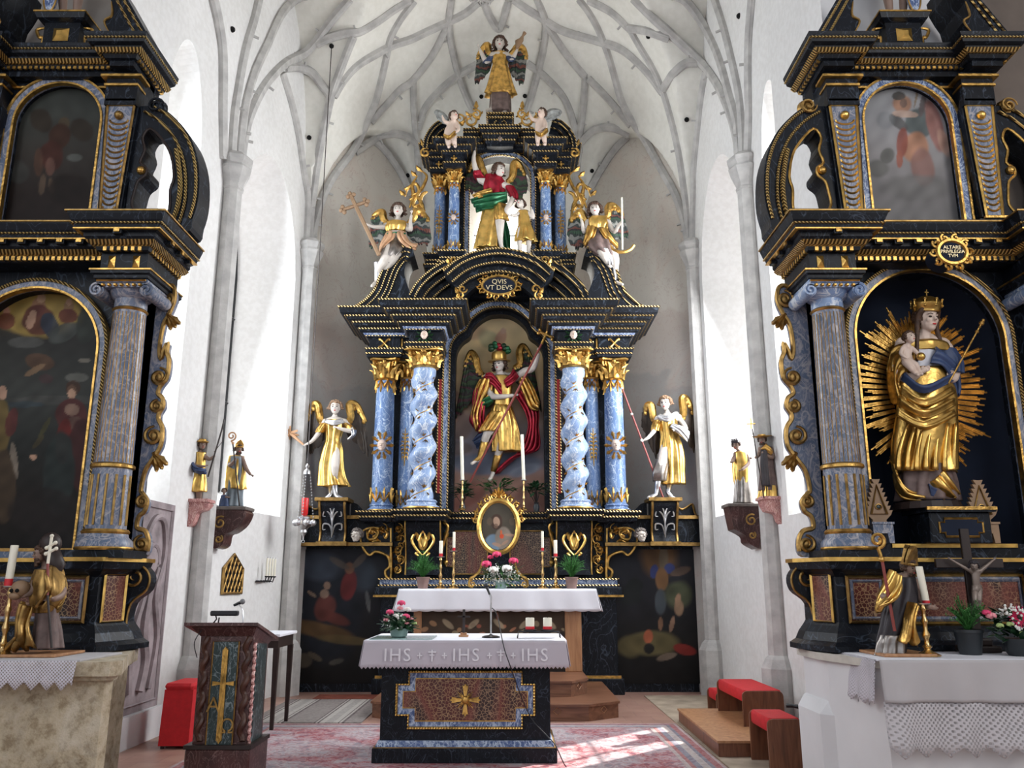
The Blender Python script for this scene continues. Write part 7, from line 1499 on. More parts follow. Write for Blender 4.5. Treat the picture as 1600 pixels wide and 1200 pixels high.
F.wing(k((330, 420, .08), (285, 375, .06), (268, 300, .06), (240, 266, .08), (205, 330, .1)), k((300, 480, .12), (245, 560, .14), (195, 640, .16), (160, 670, .18), (140, 688, .2)), 'wing_green', n=10, rows=3)
F.wing(k((525, 365, .08), (570, 335, .06), (565, 260, .06), (592, 222, .08), (645, 300, .12)), k((560, 470, .12), (615, 530, .14), (660, 590, .16), (690, 630, .18), (710, 642, .2)), 'wing_green', n=10, rows=3)
L0, L1 = F.p(*k((232, 1128, -.2))[0]), F.p(*k((712, 205, -.42))[0]); l_ = thing('lance', 'long red lance with gilded cross head crossing the golden archangel', 'lance', L0); rod(l_, 'shaft', L0, L1, .017, 'red_rod')
e = F.p(*k((757, 110, -.44))[0]); d = (e - L1).normalized(); sd = Vector((d.z, 0, -d.x)); m = MB(); m.tube([L1, L1.lerp(e, .6)], .024, 8); q = L1.lerp(e, .68)
for a in (d, sd, -sd): m.tube([q, q + a * .10], [.022, .03], 8); m.ball(q + a * .12 + (sd if a == d else d) * .03, .03, 8, 6); m.ball(q + a * .12 - (sd if a == d else d) * .03, .03, 8, 6)
part('cross_head', m, 'gold', l_, smooth=True)
# --- guardian angel and child in the open top
k = K(4.617, 640, 160); F = Fig('angel_statue', 'angel in red and green over gold raising one hand in the open top', 'statue', 12.68, (777, 396))
F.head(*k((648, 492, -.1))[0][:3], 11.5, 48, 8).limb(k((640, 540, -.06, 24), (620, 580, 0, 30))).limb(k((520, 560, 0, 30), (610, 590, 0, 45), (720, 620, 0, 32))).limb(k((615, 590, 0, 58), (610, 680, 0, 56), (600, 760, 0, 56)))
F.limb(k((515, 560, 0, 28), (480, 490, -.08, 22), (462, 420, -.10, 18), (468, 355, -.1, 12))).hand(*k((472, 325, -.1))[0], 88, 9, .2)
F.limb(k((715, 620, 0, 30), (745, 690, -.08, 22), (700, 770, -.2, 18), (705, 800, -.2, 12))).hand(*k((712, 815, -.2))[0], -50, 6, .4)
F.limb(k((650, 800, -.04, 46), (652, 900, -.14, 30), (655, 1000, -.08, 20), (668, 1050, -.08, 14), (695, 1080, -.16, 13))).limb(k((590, 800, 0, 48), (570, 930, 0, 32), (560, 1060, 0, 20)))
F.body('pale_skin', .011, hairlen=.2)
F.robe(k((600, 530, -.02, 60), (610, 580, -.02, 78), (615, 650, -.02, 70), (620, 720, -.02, 62)), 'red_lacquer', 7, .12, .75, 'tunic', 1.5, 1)
F.robe(k((525, 560, 0, 42), (500, 530, -.06, 36), (490, 500, -.08, 30)), 'red_lacquer', 5, .12, .9, 'sleeve', .5, 2); F.robe(k((715, 610, 0, 40), (745, 660, -.06, 34), (755, 700, -.08, 28)), 'red_lacquer', 5, .12, .9, 'sleeve', .5, 3)
F.robe(k((610, 730, -.02, 68), (600, 800, -.02, 80), (580, 900, 0, 84), (565, 1000, 0, 84), (560, 1055, 0, 84)), 'bright_gold', 9, .14, .7, 'skirt', .8, 4, .04); F.robe(k((650, 740, -.08, 56), (660, 800, -.13, 54), (672, 850, -.14, 44)), 'gold', 6, .14, .8, 'thigh_skirt', .8, 5)
F.drape(k((700, 650, -.08), (600, 660, -.16), (500, 690, -.12), (440, 710, 0)), k((705, 720, -.04), (620, 760, -.14), (540, 780, -.10), (490, 795, 0)), 'green_lacquer', 'green_sash', 3, .05, seed=2); F.drape(k((690, 830, .05), (720, 940, .05), (725, 1060, .05)), k((620, 900, .05), (610, 980, .05), (640, 1060, .05)), 'green_lacquer', 'green_cloak', 3, .03, seed=3); F.drape(k((590, 620, -.14), (520, 640, -.16), (450, 670, -.1)), k((600, 660, -.14), (520, 690, -.16), (470, 690, -.1)), 'gold', 'sash_lining', 2, .02, seed=4)
F.wing(k((560, 560, .1), (520, 470, .08), (492, 415, .08), (460, 450, .1), (430, 500, .12)), k((520, 640, .12), (480, 660, .12), (440, 655, .14), (415, 640, .14), (400, 610, .14)), 'wing_green', n=8); F.wing(k((700, 580, .06), (740, 540, .05), (755, 450, .05), (790, 455, .06), (830, 530, .1)), k((730, 680, .1), (770, 720, .1), (800, 700, .12), (830, 660, .12), (845, 620, .12)), 'wing_green', n=8)
m = MB(); [m.ball(F.p(*k((650 + 60 * math.cos(a), 1095 + 8 * math.sin(a * 3), -.02 + .1 * math.sin(a)))[0]), .10, 8, 6) for a in [i * .9 for i in range(7)]]; part('rock_base', m, 'grey_cloth', F.root, smooth=True)
F = Fig('child_statue', 'small gilded child looking up beside the angel in the open top', 'statue', 12.58, (820, 402))
F.head(*k((798, 732, -.05))[0][:3], 8.5, -25, -25).limb(k((812, 775, 0, 16), (822, 800, 0, 24))).limb(k((822, 800, 0, 34), (828, 860, 0, 34), (832, 910, 0, 36))).limb(k((850, 800, 0, 20), (892, 832, -.02, 16), (882, 780, -.04, 12))).hand(*k((880, 762, -.04))[0], 95, 5, .3).limb(k((795, 800, 0, 18), (765, 815, -.03, 14), (735, 815, -.06, 11))).hand(*k((720, 812, -.07))[0], 180, 5, .4)
F.limb(k((805, 920, 0, 30), (792, 1010, -.02, 20), (800, 1110, 0, 13), (812, 1128, -.06, 11))).limb(k((850, 920, 0, 30), (860, 1010, 0, 20), (855, 1110, 0, 13), (862, 1128, -.05, 11))).body('pale_skin', .010, hairlen=.1)
F.robe(k((822, 785, 0, 38), (826, 850, 0, 42), (832, 900, 0, 50), (838, 960, 0, 66), (840, 1005, 0, 76)), 'bright_gold', 8, .14, .75, 'tunic', 1.2, 6, .12)
# --- crowning angel
k = K(8, 720, 40); F = Fig('angel_statue', 'tall angel in a gold dress standing at the very top of the altar', 'statue', 12.75, (778, 177))
F.head(*k((487, 225, -.05))[0][:3], 11, 0, 8).limb(k((487, 310, 0, 34), (487, 350, 0, 50))).limb(k((400, 375, 0, 46), (487, 380, 0, 70), (575, 375, 0, 46))).limb(k((487, 400, 0, 72), (485, 520, 0, 58), (480, 640, 0, 62))).limb(k((395, 385, 0, 40), (318, 445, -.05, 36), (262, 350, -.08, 26), (232, 290, -.08, 18))).hand(*k((222, 250, -.08))[0], 100, 7, .2)
F.limb(k((580, 385, 0, 40), (650, 400, -.05, 32), (690, 330, -.08, 22), (706, 300, -.08, 16))).hand(*k((712, 285, -.08))[0], 70, 6, .7).limb(k((455, 660, 0, 50), (430, 850, 0, 50), (400, 1030, 0, 34), (330, 1058, -.08, 24))).limb(k((525, 660, 0, 50), (540, 850, 0, 50), (550, 1070, 0, 34))).body('pale_skin', .011, hairlen=.42, vol=1.1)
F.robe(k((487, 345, 0, 98), (487, 420, 0, 110), (490, 490, 0, 92), (490, 560, 0, 110), (490, 700, 0, 145), (492, 800, 0, 175), (492, 860, 0, 196)), 'gold', 9, .08, .6, 'golden_dress', .3, 3, .1)
F.robe(k((490, 760, .02, 118), (492, 900, .02, 122), (495, 1085, .02, 125)), 'mauve_cloth', 8, .10, .7, 'underskirt', .3, 4)
for s, pts in ((0, ((385, 400, 0, 52), (340, 440, -.04, 46), (310, 460, -.05, 36))), (1, ((590, 400, 0, 52), (630, 430, -.04, 44), (645, 410, -.05, 34)))): F.robe(k(*pts), 'blue_cloth', 5, .12, .9, 'sleeve', .5, s)
F.wing(k((400, 400, .1), (350, 340, .08), (330, 262, .08), (270, 320, .1), (215, 400, .12)), k((345, 545, .12), (315, 620, .14), (265, 670, .14), (215, 715, .14), (175, 745, .14)), 'wing_coloured', n=9, rows=3); F.wing(k((590, 400, .1), (660, 340, .08), (720, 280, .08), (780, 310, .1), (820, 400, .12)), k((630, 600, .12), (670, 660, .14), (700, 690, .14), (740, 730, .14), (780, 745, .14)), 'wing_coloured', n=9, rows=3)
q = [F.p(*v) for v in k((700, 290, -.1), (720, 210, -.1), (755, 180, -.1), (775, 130, -.1), (800, 90, -.1))]; m = MB(); m.tube(q, [.02, .065, .045, .02, .035], 10); solo('torch_vase', m, 'wood_rod', 'small pale vessel with flame held up by the topmost angel', 'vessel', tuple(q[0]), smooth=True)
# --- seated angels on the swept scrolls
k = K(6.667, 530, 290); F = Fig('angel_statue', 'curly-haired seated angel with a big wooden cross on the left scroll', 'statue', 12.45, (625, 400))
F.head(*k((614, 258, -.08))[0][:3], 11, 0, 4).limb(k((614, 330, -.04, 26), (610, 370, 0, 34))).limb(k((490, 420, 0, 36), (600, 420, 0, 56), (690, 420, 0, 36))).limb(k((595, 430, 0, 84), (590, 520, 0, 78), (585, 600, 0, 90))).limb(k((485, 430, 0, 30), (410, 432, -.08, 22), (345, 425, -.14, 18), (290, 400, -.16, 13))).hand(*k((268, 392, -.17))[0], 150, 6, .8)
F.limb(k((700, 440, 0, 30), (745, 460, -.08, 24), (742, 380, -.1, 20), (752, 310, -.1, 14))).hand(*k((755, 275, -.1))[0], 85, 7, .2).limb(k((560, 620, 0, 80), (490, 760, -.2, 56), (420, 860, -.14, 38), (398, 980, -.1, 22), (345, 1045, -.18, 20))).limb(k((620, 620, 0, 78), (560, 760, -.18, 50), (480, 860, -.1, 34))).body('pale_skin', .011, hairlen=.22, vol=1.12)
F.robe(k((600, 380, 0, 100), (595, 430, 0, 116), (590, 480, 0, 96)), 'bright_gold', 9, .08, .65, 'bodice', .3, 1); F.robe(k((590, 570, 0, 84), (570, 650, -.06, 110), (540, 730, -.14, 96), (480, 820, -.16, 62)), 'tarnished_silver', 8, .10, .8, 'silver_skirt', 1, 2)
F.robe(k((402, 800, -.14, 40), (404, 900, -.12, 34), (398, 990, -.1, 26)), 'silver', 4, .08, .9, 'boot', 0, 1)
F.drape(k((590, 490, -.16), (570, 560, -.18), (500, 620, -.14), (430, 700, -.06)), k((500, 480, -.1), (470, 540, -.1), (440, 600, -.04), (425, 660, 0)), 'peach_cloth', 'coat_tail', 2, .03, seed=1); F.drape(k((600, 490, -.16), (620, 560, -.18), (700, 640, -.14), (800, 680, -.04)), k((680, 480, -.1), (710, 550, -.1), (760, 610, -.04), (820, 620, 0)), 'peach_cloth', 'coat_tail', 2, .03, seed=2)
m = MB(); m.tube([F.p(*v) for v in k((500, 500, -.14), (590, 488, -.19), (690, 500, -.14))], .014, 6); part('belt', m, 'green_lacquer', F.root)
F.wing(k((530, 420, .1), (470, 360, .06), (450, 290, .06), (400, 300, .1), (350, 330, .12)), k((480, 560, .12), (430, 600, .12), (390, 600, .14), (350, 640, .14), (310, 650, .14)), 'wing_coloured', n=8, rows=3); F.wing(k((700, 420, .1), (770, 360, .06), (800, 280, .06), (860, 290, .1), (930, 360, .12)), k((740, 520, .12), (800, 600, .12), (860, 615, .14), (920, 615, .14), (955, 590, .14)), 'wing_coloured', n=9, rows=3)
def cross(root, a, b, c1, c2, r, m, nm='cross'):
 o = MB(); o.tube([a, b], r, 6); o.tube([c1, c2], r * .9, 6)
 for p, q in ((b, a), (c1, c2), (c2, c1)):
  d = (p - q).normalized(); s = Vector((d.z, 0, -d.x))
  for w in (-1, 0, 1): o.ball(p + s * w * r * 1.5 + d * (r * 1.2 if w == 0 else 0), r * 1.15, 8, 6)
 return part(nm, o, m, root, smooth=True)
q = [F.p(*v) for v in k((415, 725, -.28), (122, 105, -.24), (45, 250, -.24), (275, 172, -.24))]; c_ = thing('carved_cross', 'large pinkish wooden cross held by the left seated angel', 'cross', q[0]); cross(c_, q[0], q[1], q[2], q[3], .032, 'wood_rod')
k = K(4, 860, 240); F = Fig('angel_statue', 'curly-haired seated angel holding an anchor on the right scroll', 'statue', 12.45, (928, 400))
F.head(*k((278, 350, -.08))[0][:3], 11, -12, 4, -8).limb(k((286, 390, -.04, 17), (290, 415, 0, 21))).limb(k((235, 430, 0, 22), (290, 430, 0, 34), (360, 430, 0, 22))).limb(k((295, 440, 0, 50), (300, 500, 0, 46), (290, 560, 0, 54))).limb(k((235, 440, 0, 18), (210, 490, -.06, 14), (200, 440, -.1, 11), (192, 410, -.1, 8))).hand(*k((185, 388, -.1))[0], 100, 7, .3)
F.limb(k((365, 440, 0, 18), (400, 490, -.08, 14), (425, 450, -.14, 11), (440, 430, -.16, 8))).hand(*k((446, 425, -.17))[0], 40, 6, .8).limb(k((290, 570, 0, 46), (330, 620, -.2, 36), (362, 680, -.16, 22), (372, 700, -.14, 16))).limb(k((320, 560, 0, 46), (395, 640, -.14, 34), (408, 740, -.1, 16), (412, 800, -.1, 12), (450, 818, -.18, 10))).body('pale_skin', .011, hairlen=.2, vol=1.12)
F.robe(k((295, 402, 0, 62), (295, 440, 0, 74), (296, 480, 0, 58)), 'bright_gold', 8, .1, .65, 'bodice', .4, 3); F.robe(k((296, 475, 0, 54), (300, 530, -.04, 66), (310, 590, -.12, 76), (350, 640, -.16, 50)), 'mauve_cloth', 8, .12, .8, 'skirt', .8, 4); F.robe(k((330, 600, -.2, 36), (360, 660, -.18, 30), (372, 700, -.16, 20)), 'silver', 5, .1, .9, 'silver_legging', .3, 5); F.robe(k((398, 650, -.14, 26), (406, 730, -.1, 20), (412, 795, -.1, 14)), 'silver', 5, .1, .9, 'silver_legging', .3, 6)
F.drape(k((290, 470, -.16), (270, 530, -.16), (215, 590, -.06)), k((235, 450, -.08), (220, 500, -.08), (205, 560, -.02)), 'gold', 'coat_tail', 2, .03, seed=3); F.drape(k((300, 470, -.16), (340, 530, -.18), (420, 600, -.08)), k((350, 470, -.1), (380, 520, -.1), (420, 570, -.02)), 'gold', 'coat_tail', 2, .03, seed=4)
F.wing(k((250, 430, .1), (215, 420, .06), (190, 375, .06), (160, 385, .1), (125, 420, .12)), k((215, 560, .12), (190, 590, .12), (165, 600, .14), (140, 580, .14), (122, 520, .14)), 'wing_coloured', n=8); F.wing(k((350, 430, .1), (360, 380, .06), (365, 335, .06), (400, 335, .1), (450, 380, .12)), k((390, 500, .12), (420, 540, .12), (450, 540, .14), (475, 530, .14), (488, 515, .14)), 'wing_coloured', n=8)
q = [F.p(*v) for v in k((450, 600, -.2), (446, 275, -.2), (372, 575, -.2), (400, 605, -.2), (450, 617, -.2), (500, 600, -.2), (522, 572, -.2), (420, 440, -.2), (475, 440, -.2))]; c_ = thing('anchor', 'slender pale anchor with gilded flukes held by the right seated angel', 'anchor', q[0]); rod(c_, 'shank', q[0], q[1], .016, 'candle_wax'); m = MB(); m.tube(cr([tuple(v) for v in q[2:7]], 4), .026, 6); part('flukes', m, 'gold', c_, smooth=True)
# --- cherubs on the broken pediment
k = K(4.617, 640, 160)
for s, lab, hd, bd, legs, wg in ((-1, 'pale winged cherub standing on the top left of the altar', (322, 98), [(315, 150), (290, 205), (285, 235)], [[(275, 240), (278, 285), (284, 318)], [(315, 240), (322, 285), (330, 314)]], [[(270, 130), (230, 100), (190, 70)], [(290, 170), (230, 140), (205, 115)]]),
                             (1, 'pale winged cherub standing on the top right of the altar', (950, 78), [(945, 130), (942, 185), (948, 215)], [[(930, 225), (925, 260), (925, 300)], [(965, 225), (970, 260), (978, 298)]], [[(970, 120), (1020, 80), (1090, 75)], [(975, 150), (1030, 130), (1075, 105)]])):
 F = Fig('cherub_statue', lab, 'statue', 12.27, (640 + (304 if s < 0 else 948) / 4.617, 229), None); F.head(640 + hd[0] / 4.617, 160 + hd[1] / 4.617, -.06, 8.5, s * -30, -20)
 F.limb(k((hd[0], hd[1] + 35, -.02, 16), (*bd[0], 0, 24))).limb(k((*bd[0], 0, 34), (*bd[1], -.02, 40), (*bd[2], 0, 38)))
 for l in legs: F.limb(k((*l[0], 0, 26), (*l[1], -.03, 20), (*l[2], 0, 13), (l[2][0] - 3, l[2][1] + 3, -.06, 11)))
 ax = bd[0][0]; F.limb(k((ax - 25, bd[0][1], 0, 16), (ax - 60, bd[0][1] - 10, -.05, 13), (ax - 75, bd[0][1] - 40, -.06, 9))).hand(*k((ax - 78, bd[0][1] - 52, -.06))[0], 105, 4.5, .4).limb(k((ax + 25, bd[0][1], 0, 16), (ax + 38, bd[0][1] + 45, -.06, 13), (ax + 5, bd[0][1] + 70, -.12, 9))).hand(*k((ax - 6, bd[0][1] + 74, -.13))[0], 180, 4.5, .4)
 F.body('mauve_cloth' if 0 else 'skin', .010, hairlen=0, seed=4); F.wing(k(*[(*p, .06) for p in wg[0]]), k(*[(*p, .08) for p in wg[1]]), 'wing_grey', 'wing_grey', n=6, rows=1, w=1.2)
 F.drape(k((bd[2][0] - 40, bd[2][1] - 5, -.1), (bd[2][0], bd[2][1] + 10, -.16), (bd[2][0] + 40, bd[2][1] - 25, -.1)), k((bd[2][0] - 35, bd[2][1] + 15, -.1), (bd[2][0], bd[2][1] + 30, -.14), (bd[2][0] + 50, bd[2][1] - 5, -.08)), 'gold', 'loincloth', 2, .02)
# --- large standing angels on the consoles
k = K(3, 400, 560); F = Fig('angel_statue', 'standing golden angel with a flaming bouquet on the left console', 'statue', 12.62, (521, 785), 'standing golden angels') ; del F.root['group']
F.head(*k((372, 232, -.06))[0][:3], 11.5, 5, 4).limb(k((370, 268, 0, 13), (368, 285, 0, 18))).limb(k((325, 298, 0, 17), (368, 300, 0, 30), (415, 298, 0, 17))).limb(k((368, 310, 0, 38), (365, 370, 0, 34), (360, 420, 0, 40))).limb(k((320, 305, 0, 15), (290, 355, -.06, 12), (262, 388, -.12, 9), (242, 400, -.14, 7))).hand(*k((230, 404, -.15))[0], 200, 7, .8)
F.limb(k((420, 305, 0, 15), (452, 340, -.1, 12), (415, 335, -.2, 10), (385, 325, -.24, 7))).hand(*k((372, 322, -.25))[0], 165, 7, .4).limb(k((375, 420, 0, 28), (370, 510, -.12, 20), (368, 580, -.05, 13), (376, 650, -.02, 9), (410, 660, -.12, 9))).limb(k((345, 420, 0, 28), (350, 520, 0, 18), (350, 640, 0, 9), (318, 664, -.1, 9))).body('pale_skin', .011, hairm='fair_hair', hairlen=.06)
F.robe(k((366, 290, 0, 46), (366, 330, 0, 44), (362, 380, 0, 36), (360, 430, 0, 48), (355, 500, 0, 56), (360, 560, .02, 62), (370, 600, .03, 72)), 'bright_gold', 9, .11, .75, 'golden_robe', .8, 2, .08)
F.robe(k((322, 305, 0, 22), (306, 330, -.04, 21), (298, 348, -.05, 19)), 'gold', 5, .12, .9, 'sleeve', .3, 1); F.robe(k((420, 305, 0, 22), (440, 325, -.04, 21), (452, 345, -.08, 19)), 'gold', 5, .12, .9, 'sleeve', .3, 2); F.drape(k((320, 300, -.12), (368, 312, -.17), (415, 300, -.12)), k((330, 285, -.08), (368, 290, -.14), (405, 285, -.08)), 'silver', 'silver_collar', 3, .015)
F.drape(k((440, 335, -.14), (450, 360, -.16), (430, 380, -.12)), k((470, 335, -.08), (465, 360, -.1), (445, 375, -.1)), 'silver', 'silver_cuff', 2, .02)
for p in (k((372, 555, -.07, 16), (370, 600, -.04, 15), (376, 645, -.02, 12), (405, 662, -.12, 11)), k((350, 590, 0, 15), (350, 640, 0, 12), (325, 664, -.09, 11))): m = MB(); m.tube([F.p(*q[:3]) for q in p], [q[3] * F.k for q in p], 10); part('boot', m, 'silver', F.root, smooth=2)
F.wing(k((335, 300, .1), (305, 290, .06), (290, 220, .06), (262, 228, .1), (248, 280, .12)), k((310, 380, .14), (285, 420, .14), (265, 440, .15), (250, 450, .16), (240, 462, .16)), 'wing_brown', n=7, rows=2); F.wing(k((405, 300, .1), (445, 285, .06), (440, 220, .06), (475, 225, .1), (515, 300, .12)), k((450, 370, .14), (480, 400, .14), (500, 430, .15), (512, 450, .16), (526, 455, .16)), 'wing_brown', n=7, rows=2)
q0 = F.p(*k((222, 404, -.16))[0]); q1 = F.p(*k((160, 350, -.16))[0]); t_ = thing('carved_torch', 'pale gilded flower torch held out by the left standing angel', 'torch', q0); m = MB(); m.tube([q0, q1], [.015, .03], 8); rd = random.Random(2)
for i in range(16): a = rd.uniform(0, 2 * PI); m.tube([q1, q1 + Vector((math.cos(a) * .13, rd.uniform(-.06, .06), math.sin(a) * .10))], [.025, .01], 5)
part('petals', m, 'peach_cloth', t_, smooth=True)
k = K(3, 940, 560); F = Fig('angel_statue', 'standing golden angel gripping a red staff on the right console', 'statue', 12.62, (1038, 780))
F.head(*k((298, 212, -.06))[0][:3], 11.5, -28, 8).limb(k((305, 248, 0, 13), (308, 265, 0, 18))).limb(k((262, 285, 0, 17), (310, 285, 0, 30), (360, 275, 0, 17))).limb(k((312, 300, 0, 38), (318, 360, 0, 34), (322, 410, 0, 40))).limb(k((258, 292, 0, 15), (248, 335, -.06, 12), (222, 368, -.12, 9), (205, 380, -.14, 7))).hand(*k((193, 384, -.15))[0], 190, 7, .8)
F.limb(k((365, 285, 0, 15), (395, 330, -.06, 12), (375, 350, -.16, 9), (355, 340, -.2, 7))).hand(*k((342, 335, -.2))[0], 165, 7, .5).limb(k((300, 420, 0, 28), (275, 520, -.12, 20), (262, 580, -.06, 13), (255, 640, -.02, 9), (222, 652, -.12, 9))).limb(k((335, 420, 0, 28), (318, 540, 0, 18), (312, 630, 0, 9), (338, 655, -.1, 9))).body('pale_skin', .011, hairm='fair_hair', hairlen=.06)
F.robe(k((310, 275, 0, 44), (312, 310, 0, 44), (318, 360, 0, 40), (325, 410, 0, 50), (330, 470, 0, 56), (335, 540, .02, 52), (336, 590, .03, 56)), 'bright_gold', 9, .11, .75, 'golden_robe', .8, 5, .08)
F.robe(k((262, 290, 0, 20), (252, 315, -.04, 20), (248, 340, -.05, 18)), 'gold', 5, .12, .9, 'sleeve', .3, 4); F.drape(k((258, 275, -.12), (310, 295, -.17), (365, 265, -.12)), k((275, 258, -.08), (308, 268, -.14), (350, 250, -.08)), 'silver', 'silver_collar', 3, .015); F.drape(k((320, 320, -.16), (360, 350, -.2), (400, 390, -.12)), k((330, 305, -.1), (380, 320, -.14), (412, 350, -.08)), 'silver', 'silver_drapery', 3, .03)
F.robe(k((288, 470, -.04, 30), (272, 530, -.10, 34), (270, 575, -.06, 30)), 'tarnished_silver', 5, .1, .9, 'underskirt', .3, 4)
for p in (k((266, 560, -.09, 16), (262, 600, -.04, 14), (255, 640, -.02, 11), (225, 653, -.12, 10)), k((316, 590, 0, 15), (312, 630, 0, 12), (332, 655, -.09, 10))): m = MB(); m.tube([F.p(*q[:3]) for q in p], [q[3] * F.k for q in p], 10); part('boot', m, 'silver', F.root, smooth=2)
F.wing(k((262, 300, .1), (242, 285, .06), (232, 225, .06), (212, 225, .1), (202, 262, .12)), k((262, 440, .14), (252, 465, .14), (240, 420, .15), (220, 370, .16), (202, 320, .16)), 'wing_brown', n=7); F.wing(k((360, 280, .1), (382, 265, .06), (378, 190, .06), (402, 200, .1), (426, 250, .12)), k((395, 370, .14), (405, 390, .14), (415, 410, .15), (425, 425, .16), (434, 436, .16)), 'wing_brown', n=7)
q = [F.p(*v) for v in k((288, 650, -.05), (96, 140, -.22))]; t_ = thing('staff', 'thin dark red staff held by the right standing angel', 'staff', q[0]); rod(t_, 'shaft', q[0], q[1], .014, 'red_rod'); m = MB(); [m.ball(q[0].lerp(q[1], a), .022, 8, 6) for a in (.52, .76, 1.0)]; part('knob', m, 'candle_wax', t_)
# --- small saints on wall consoles
def corbel(lab, pts, D, dep, m, m2, dx):
 q = [P(x, y, D) for x, y in pts]; r = thing('wall_console', lab, 'wall bracket', (sum(v.x for v in q) / len(q), D, min(v.z for v in q))); mb = MB().prism(cr([(v.x, v.z) for v in q], 3), D - dep, D + dep * .9); part('bracket', mb, m, r, smooth=True)
 x0, x1 = min(v.x for v in q), max(v.x for v in q); zt = max(v.z for v in q); mb = MB(); mb.box(x0 - .02, x1 + .03, D - dep - .03, D + dep, zt - .01, zt + .03, .008); part('top_board', mb, m2, r)
 g = MB(); cx_, cz_ = (x0 + x1) / 2, zt - (zt - min(v.z for v in q)) * .35; R_ = (x1 - x0) * .2; g.tube([(x, D - dep, z) for x, z in spiral(cx_ - dx * R_, cz_, R_, R_ * .2, 1.4, 1.0, 1)], R_ * .16, 6); part('carved_scroll', g, 'old_gold' if m2 == 'grey_cloth' else m, r, smooth=True); g = MB(); g.tube([(x, D - dep, z) for x, z in spiral(cx_ - dx * R_, cz_ - R_ * 2.4, R_ * .6, R_ * .15, 1.3, 1.0, -1)], R_ * .16, 6); part('carved_scroll', g, 'old_gold' if m2 == 'grey_cloth' else m, r, smooth=True); return zt + .03
k = K(4, 260, 640)
corbel('plain pink wall console holding the saint with a bow at left', [(289, 785), (328, 785), (326, 797), (314, 802), (310, 812), (304, 822), (290, 826)], 9.82, .12, 'pink_marble', 'pink_marble', 1); corbel('larger painted wall console with scrolls holding the bishop saint at left', [(337, 797), (388, 797), (384, 818), (368, 832), (358, 836), (354, 852), (342, 858), (335, 852)], 10.35, .16, 'red_marble', 'grey_cloth', 1)
corbel('larger painted wall console with scrolls under the black capped priest at right', [(1134, 792), (1181, 792), (1181, 852), (1176, 856), (1163, 848), (1160, 838), (1142, 828)], 10.55, .16, 'red_marble', 'grey_cloth', -1); corbel('plain pink wall console under the saint with broad hat at right', [(1187, 781), (1222, 781), (1222, 819), (1212, 816), (1206, 804), (1194, 800)], 9.82, .12, 'pink_marble', 'pink_marble', -1)
F = Fig('saint_statue', 'small carved archer saint in gold tunic and hat by the left shaft', 'statue', 9.82, (313, 784)); F.head(*k((225, 222, -.02))[0][:3], 7.8, 35, 5).limb(k((210, 262, 0, 12), (205, 280, 0, 16))).limb(k((175, 285, 0, 18), (235, 285, 0, 18))).limb(k((205, 290, 0, 36), (205, 370, 0, 32), (200, 420, 0, 34))).limb(k((238, 290, 0, 14), (270, 310, -.03, 12), (300, 290, -.05, 9))).hand(*k((306, 268, -.05))[0], 80, 6, .7).limb(k((172, 300, 0, 15), (180, 350, -.06, 13), (235, 355, -.12, 9))).hand(*k((250, 350, -.12))[0], 10, 6, .5).limb(k((215, 430, 0, 22), (212, 520, 0, 14), (215, 576, 0, 10), (245, 582, -.04, 9))).limb(k((185, 430, 0, 22), (195, 520, 0, 13), (200, 576, 0, 10), (225, 584, -.04, 9))).body('dark_skin', .009, hairlen=.1)
F.robe(k((205, 268, 0, 42), (205, 330, 0, 40), (198, 400, 0, 44), (188, 460, 0, 56), (182, 515, 0, 62)), 'bright_gold', 8, .12, .75, 'tunic', .8, 1, .08); F.drape(k((160, 320, -.09), (190, 360, -.15), (250, 380, -.1)), k((170, 385, -.08), (210, 400, -.13), (250, 395, -.08)), 'blue_cloth', 'blue_sash', 2, .03); c, r, R = F.hd; m = MB(); m.lathe(c.x, c.y, [(r * .7, c.z + r * .4), (r * 1.25, c.z + r * .6), (r * 1.2, c.z + r * .75), (r * .8, c.z + r * .8), (r * .7, c.z + r * 1.2), (r * .2, c.z + r * 1.3)], 16); part('hat', m, 'gold', F.root, smooth=True)
q = [F.p(*v) for v in k((260, 420, -.06), (310, 250, -.08), (345, 130, -.06), (362, 58, -.04))]; m = MB(); m.tube(cr([tuple(v) for v in q], 4), .010, 6); m.tube([q[1], F.p(*k((350, 200, -.08))[0]), q[3]], .004, 4); solo('bow', m, 'dark_brown', 'thin dark bow held up by the small archer saint', 'bow', tuple(q[0]))
F = Fig('saint_statue', 'small carved bishop saint with mitre and staff on the left wall', 'statue', 10.35, (365, 792)); F.head(*k((452, 250, -.02))[0][:3], 7.5, 35, 5).limb(k((440, 285, 0, 12), (435, 300, 0, 16))).limb(k((405, 305, 0, 18), (470, 305, 0, 18))).limb(k((438, 310, 0, 38), (440, 400, 0, 36), (430, 480, 0, 38))).limb(k((475, 310, 0, 15), (500, 370, -.04, 13), (522, 402, -.05, 10))).hand(*k((535, 412, -.05))[0], -30, 6, .4).limb(k((400, 310, 0, 15), (395, 350, -.06, 13), (425, 320, -.12, 9))).hand(*k((432, 312, -.13))[0], 60, 6, .8).body('dark_skin', .009, hairlen=.1, beard=.4)
F.robe(k((438, 295, 0, 40), (440, 380, 0, 48), (432, 470, 0, 48), (425, 540, 0, 52), (420, 606, 0, 58)), 'grey_blue_cloth', 8, .1, .8, 'robe', .6, 3, .03); F.robe(k((436, 290, .01, 46), (432, 350, .01, 54), (432, 430, .0, 60), (438, 500, -.0, 58)), 'bright_gold', 6, .14, .75, 'cope', 1.5, 4, .15)
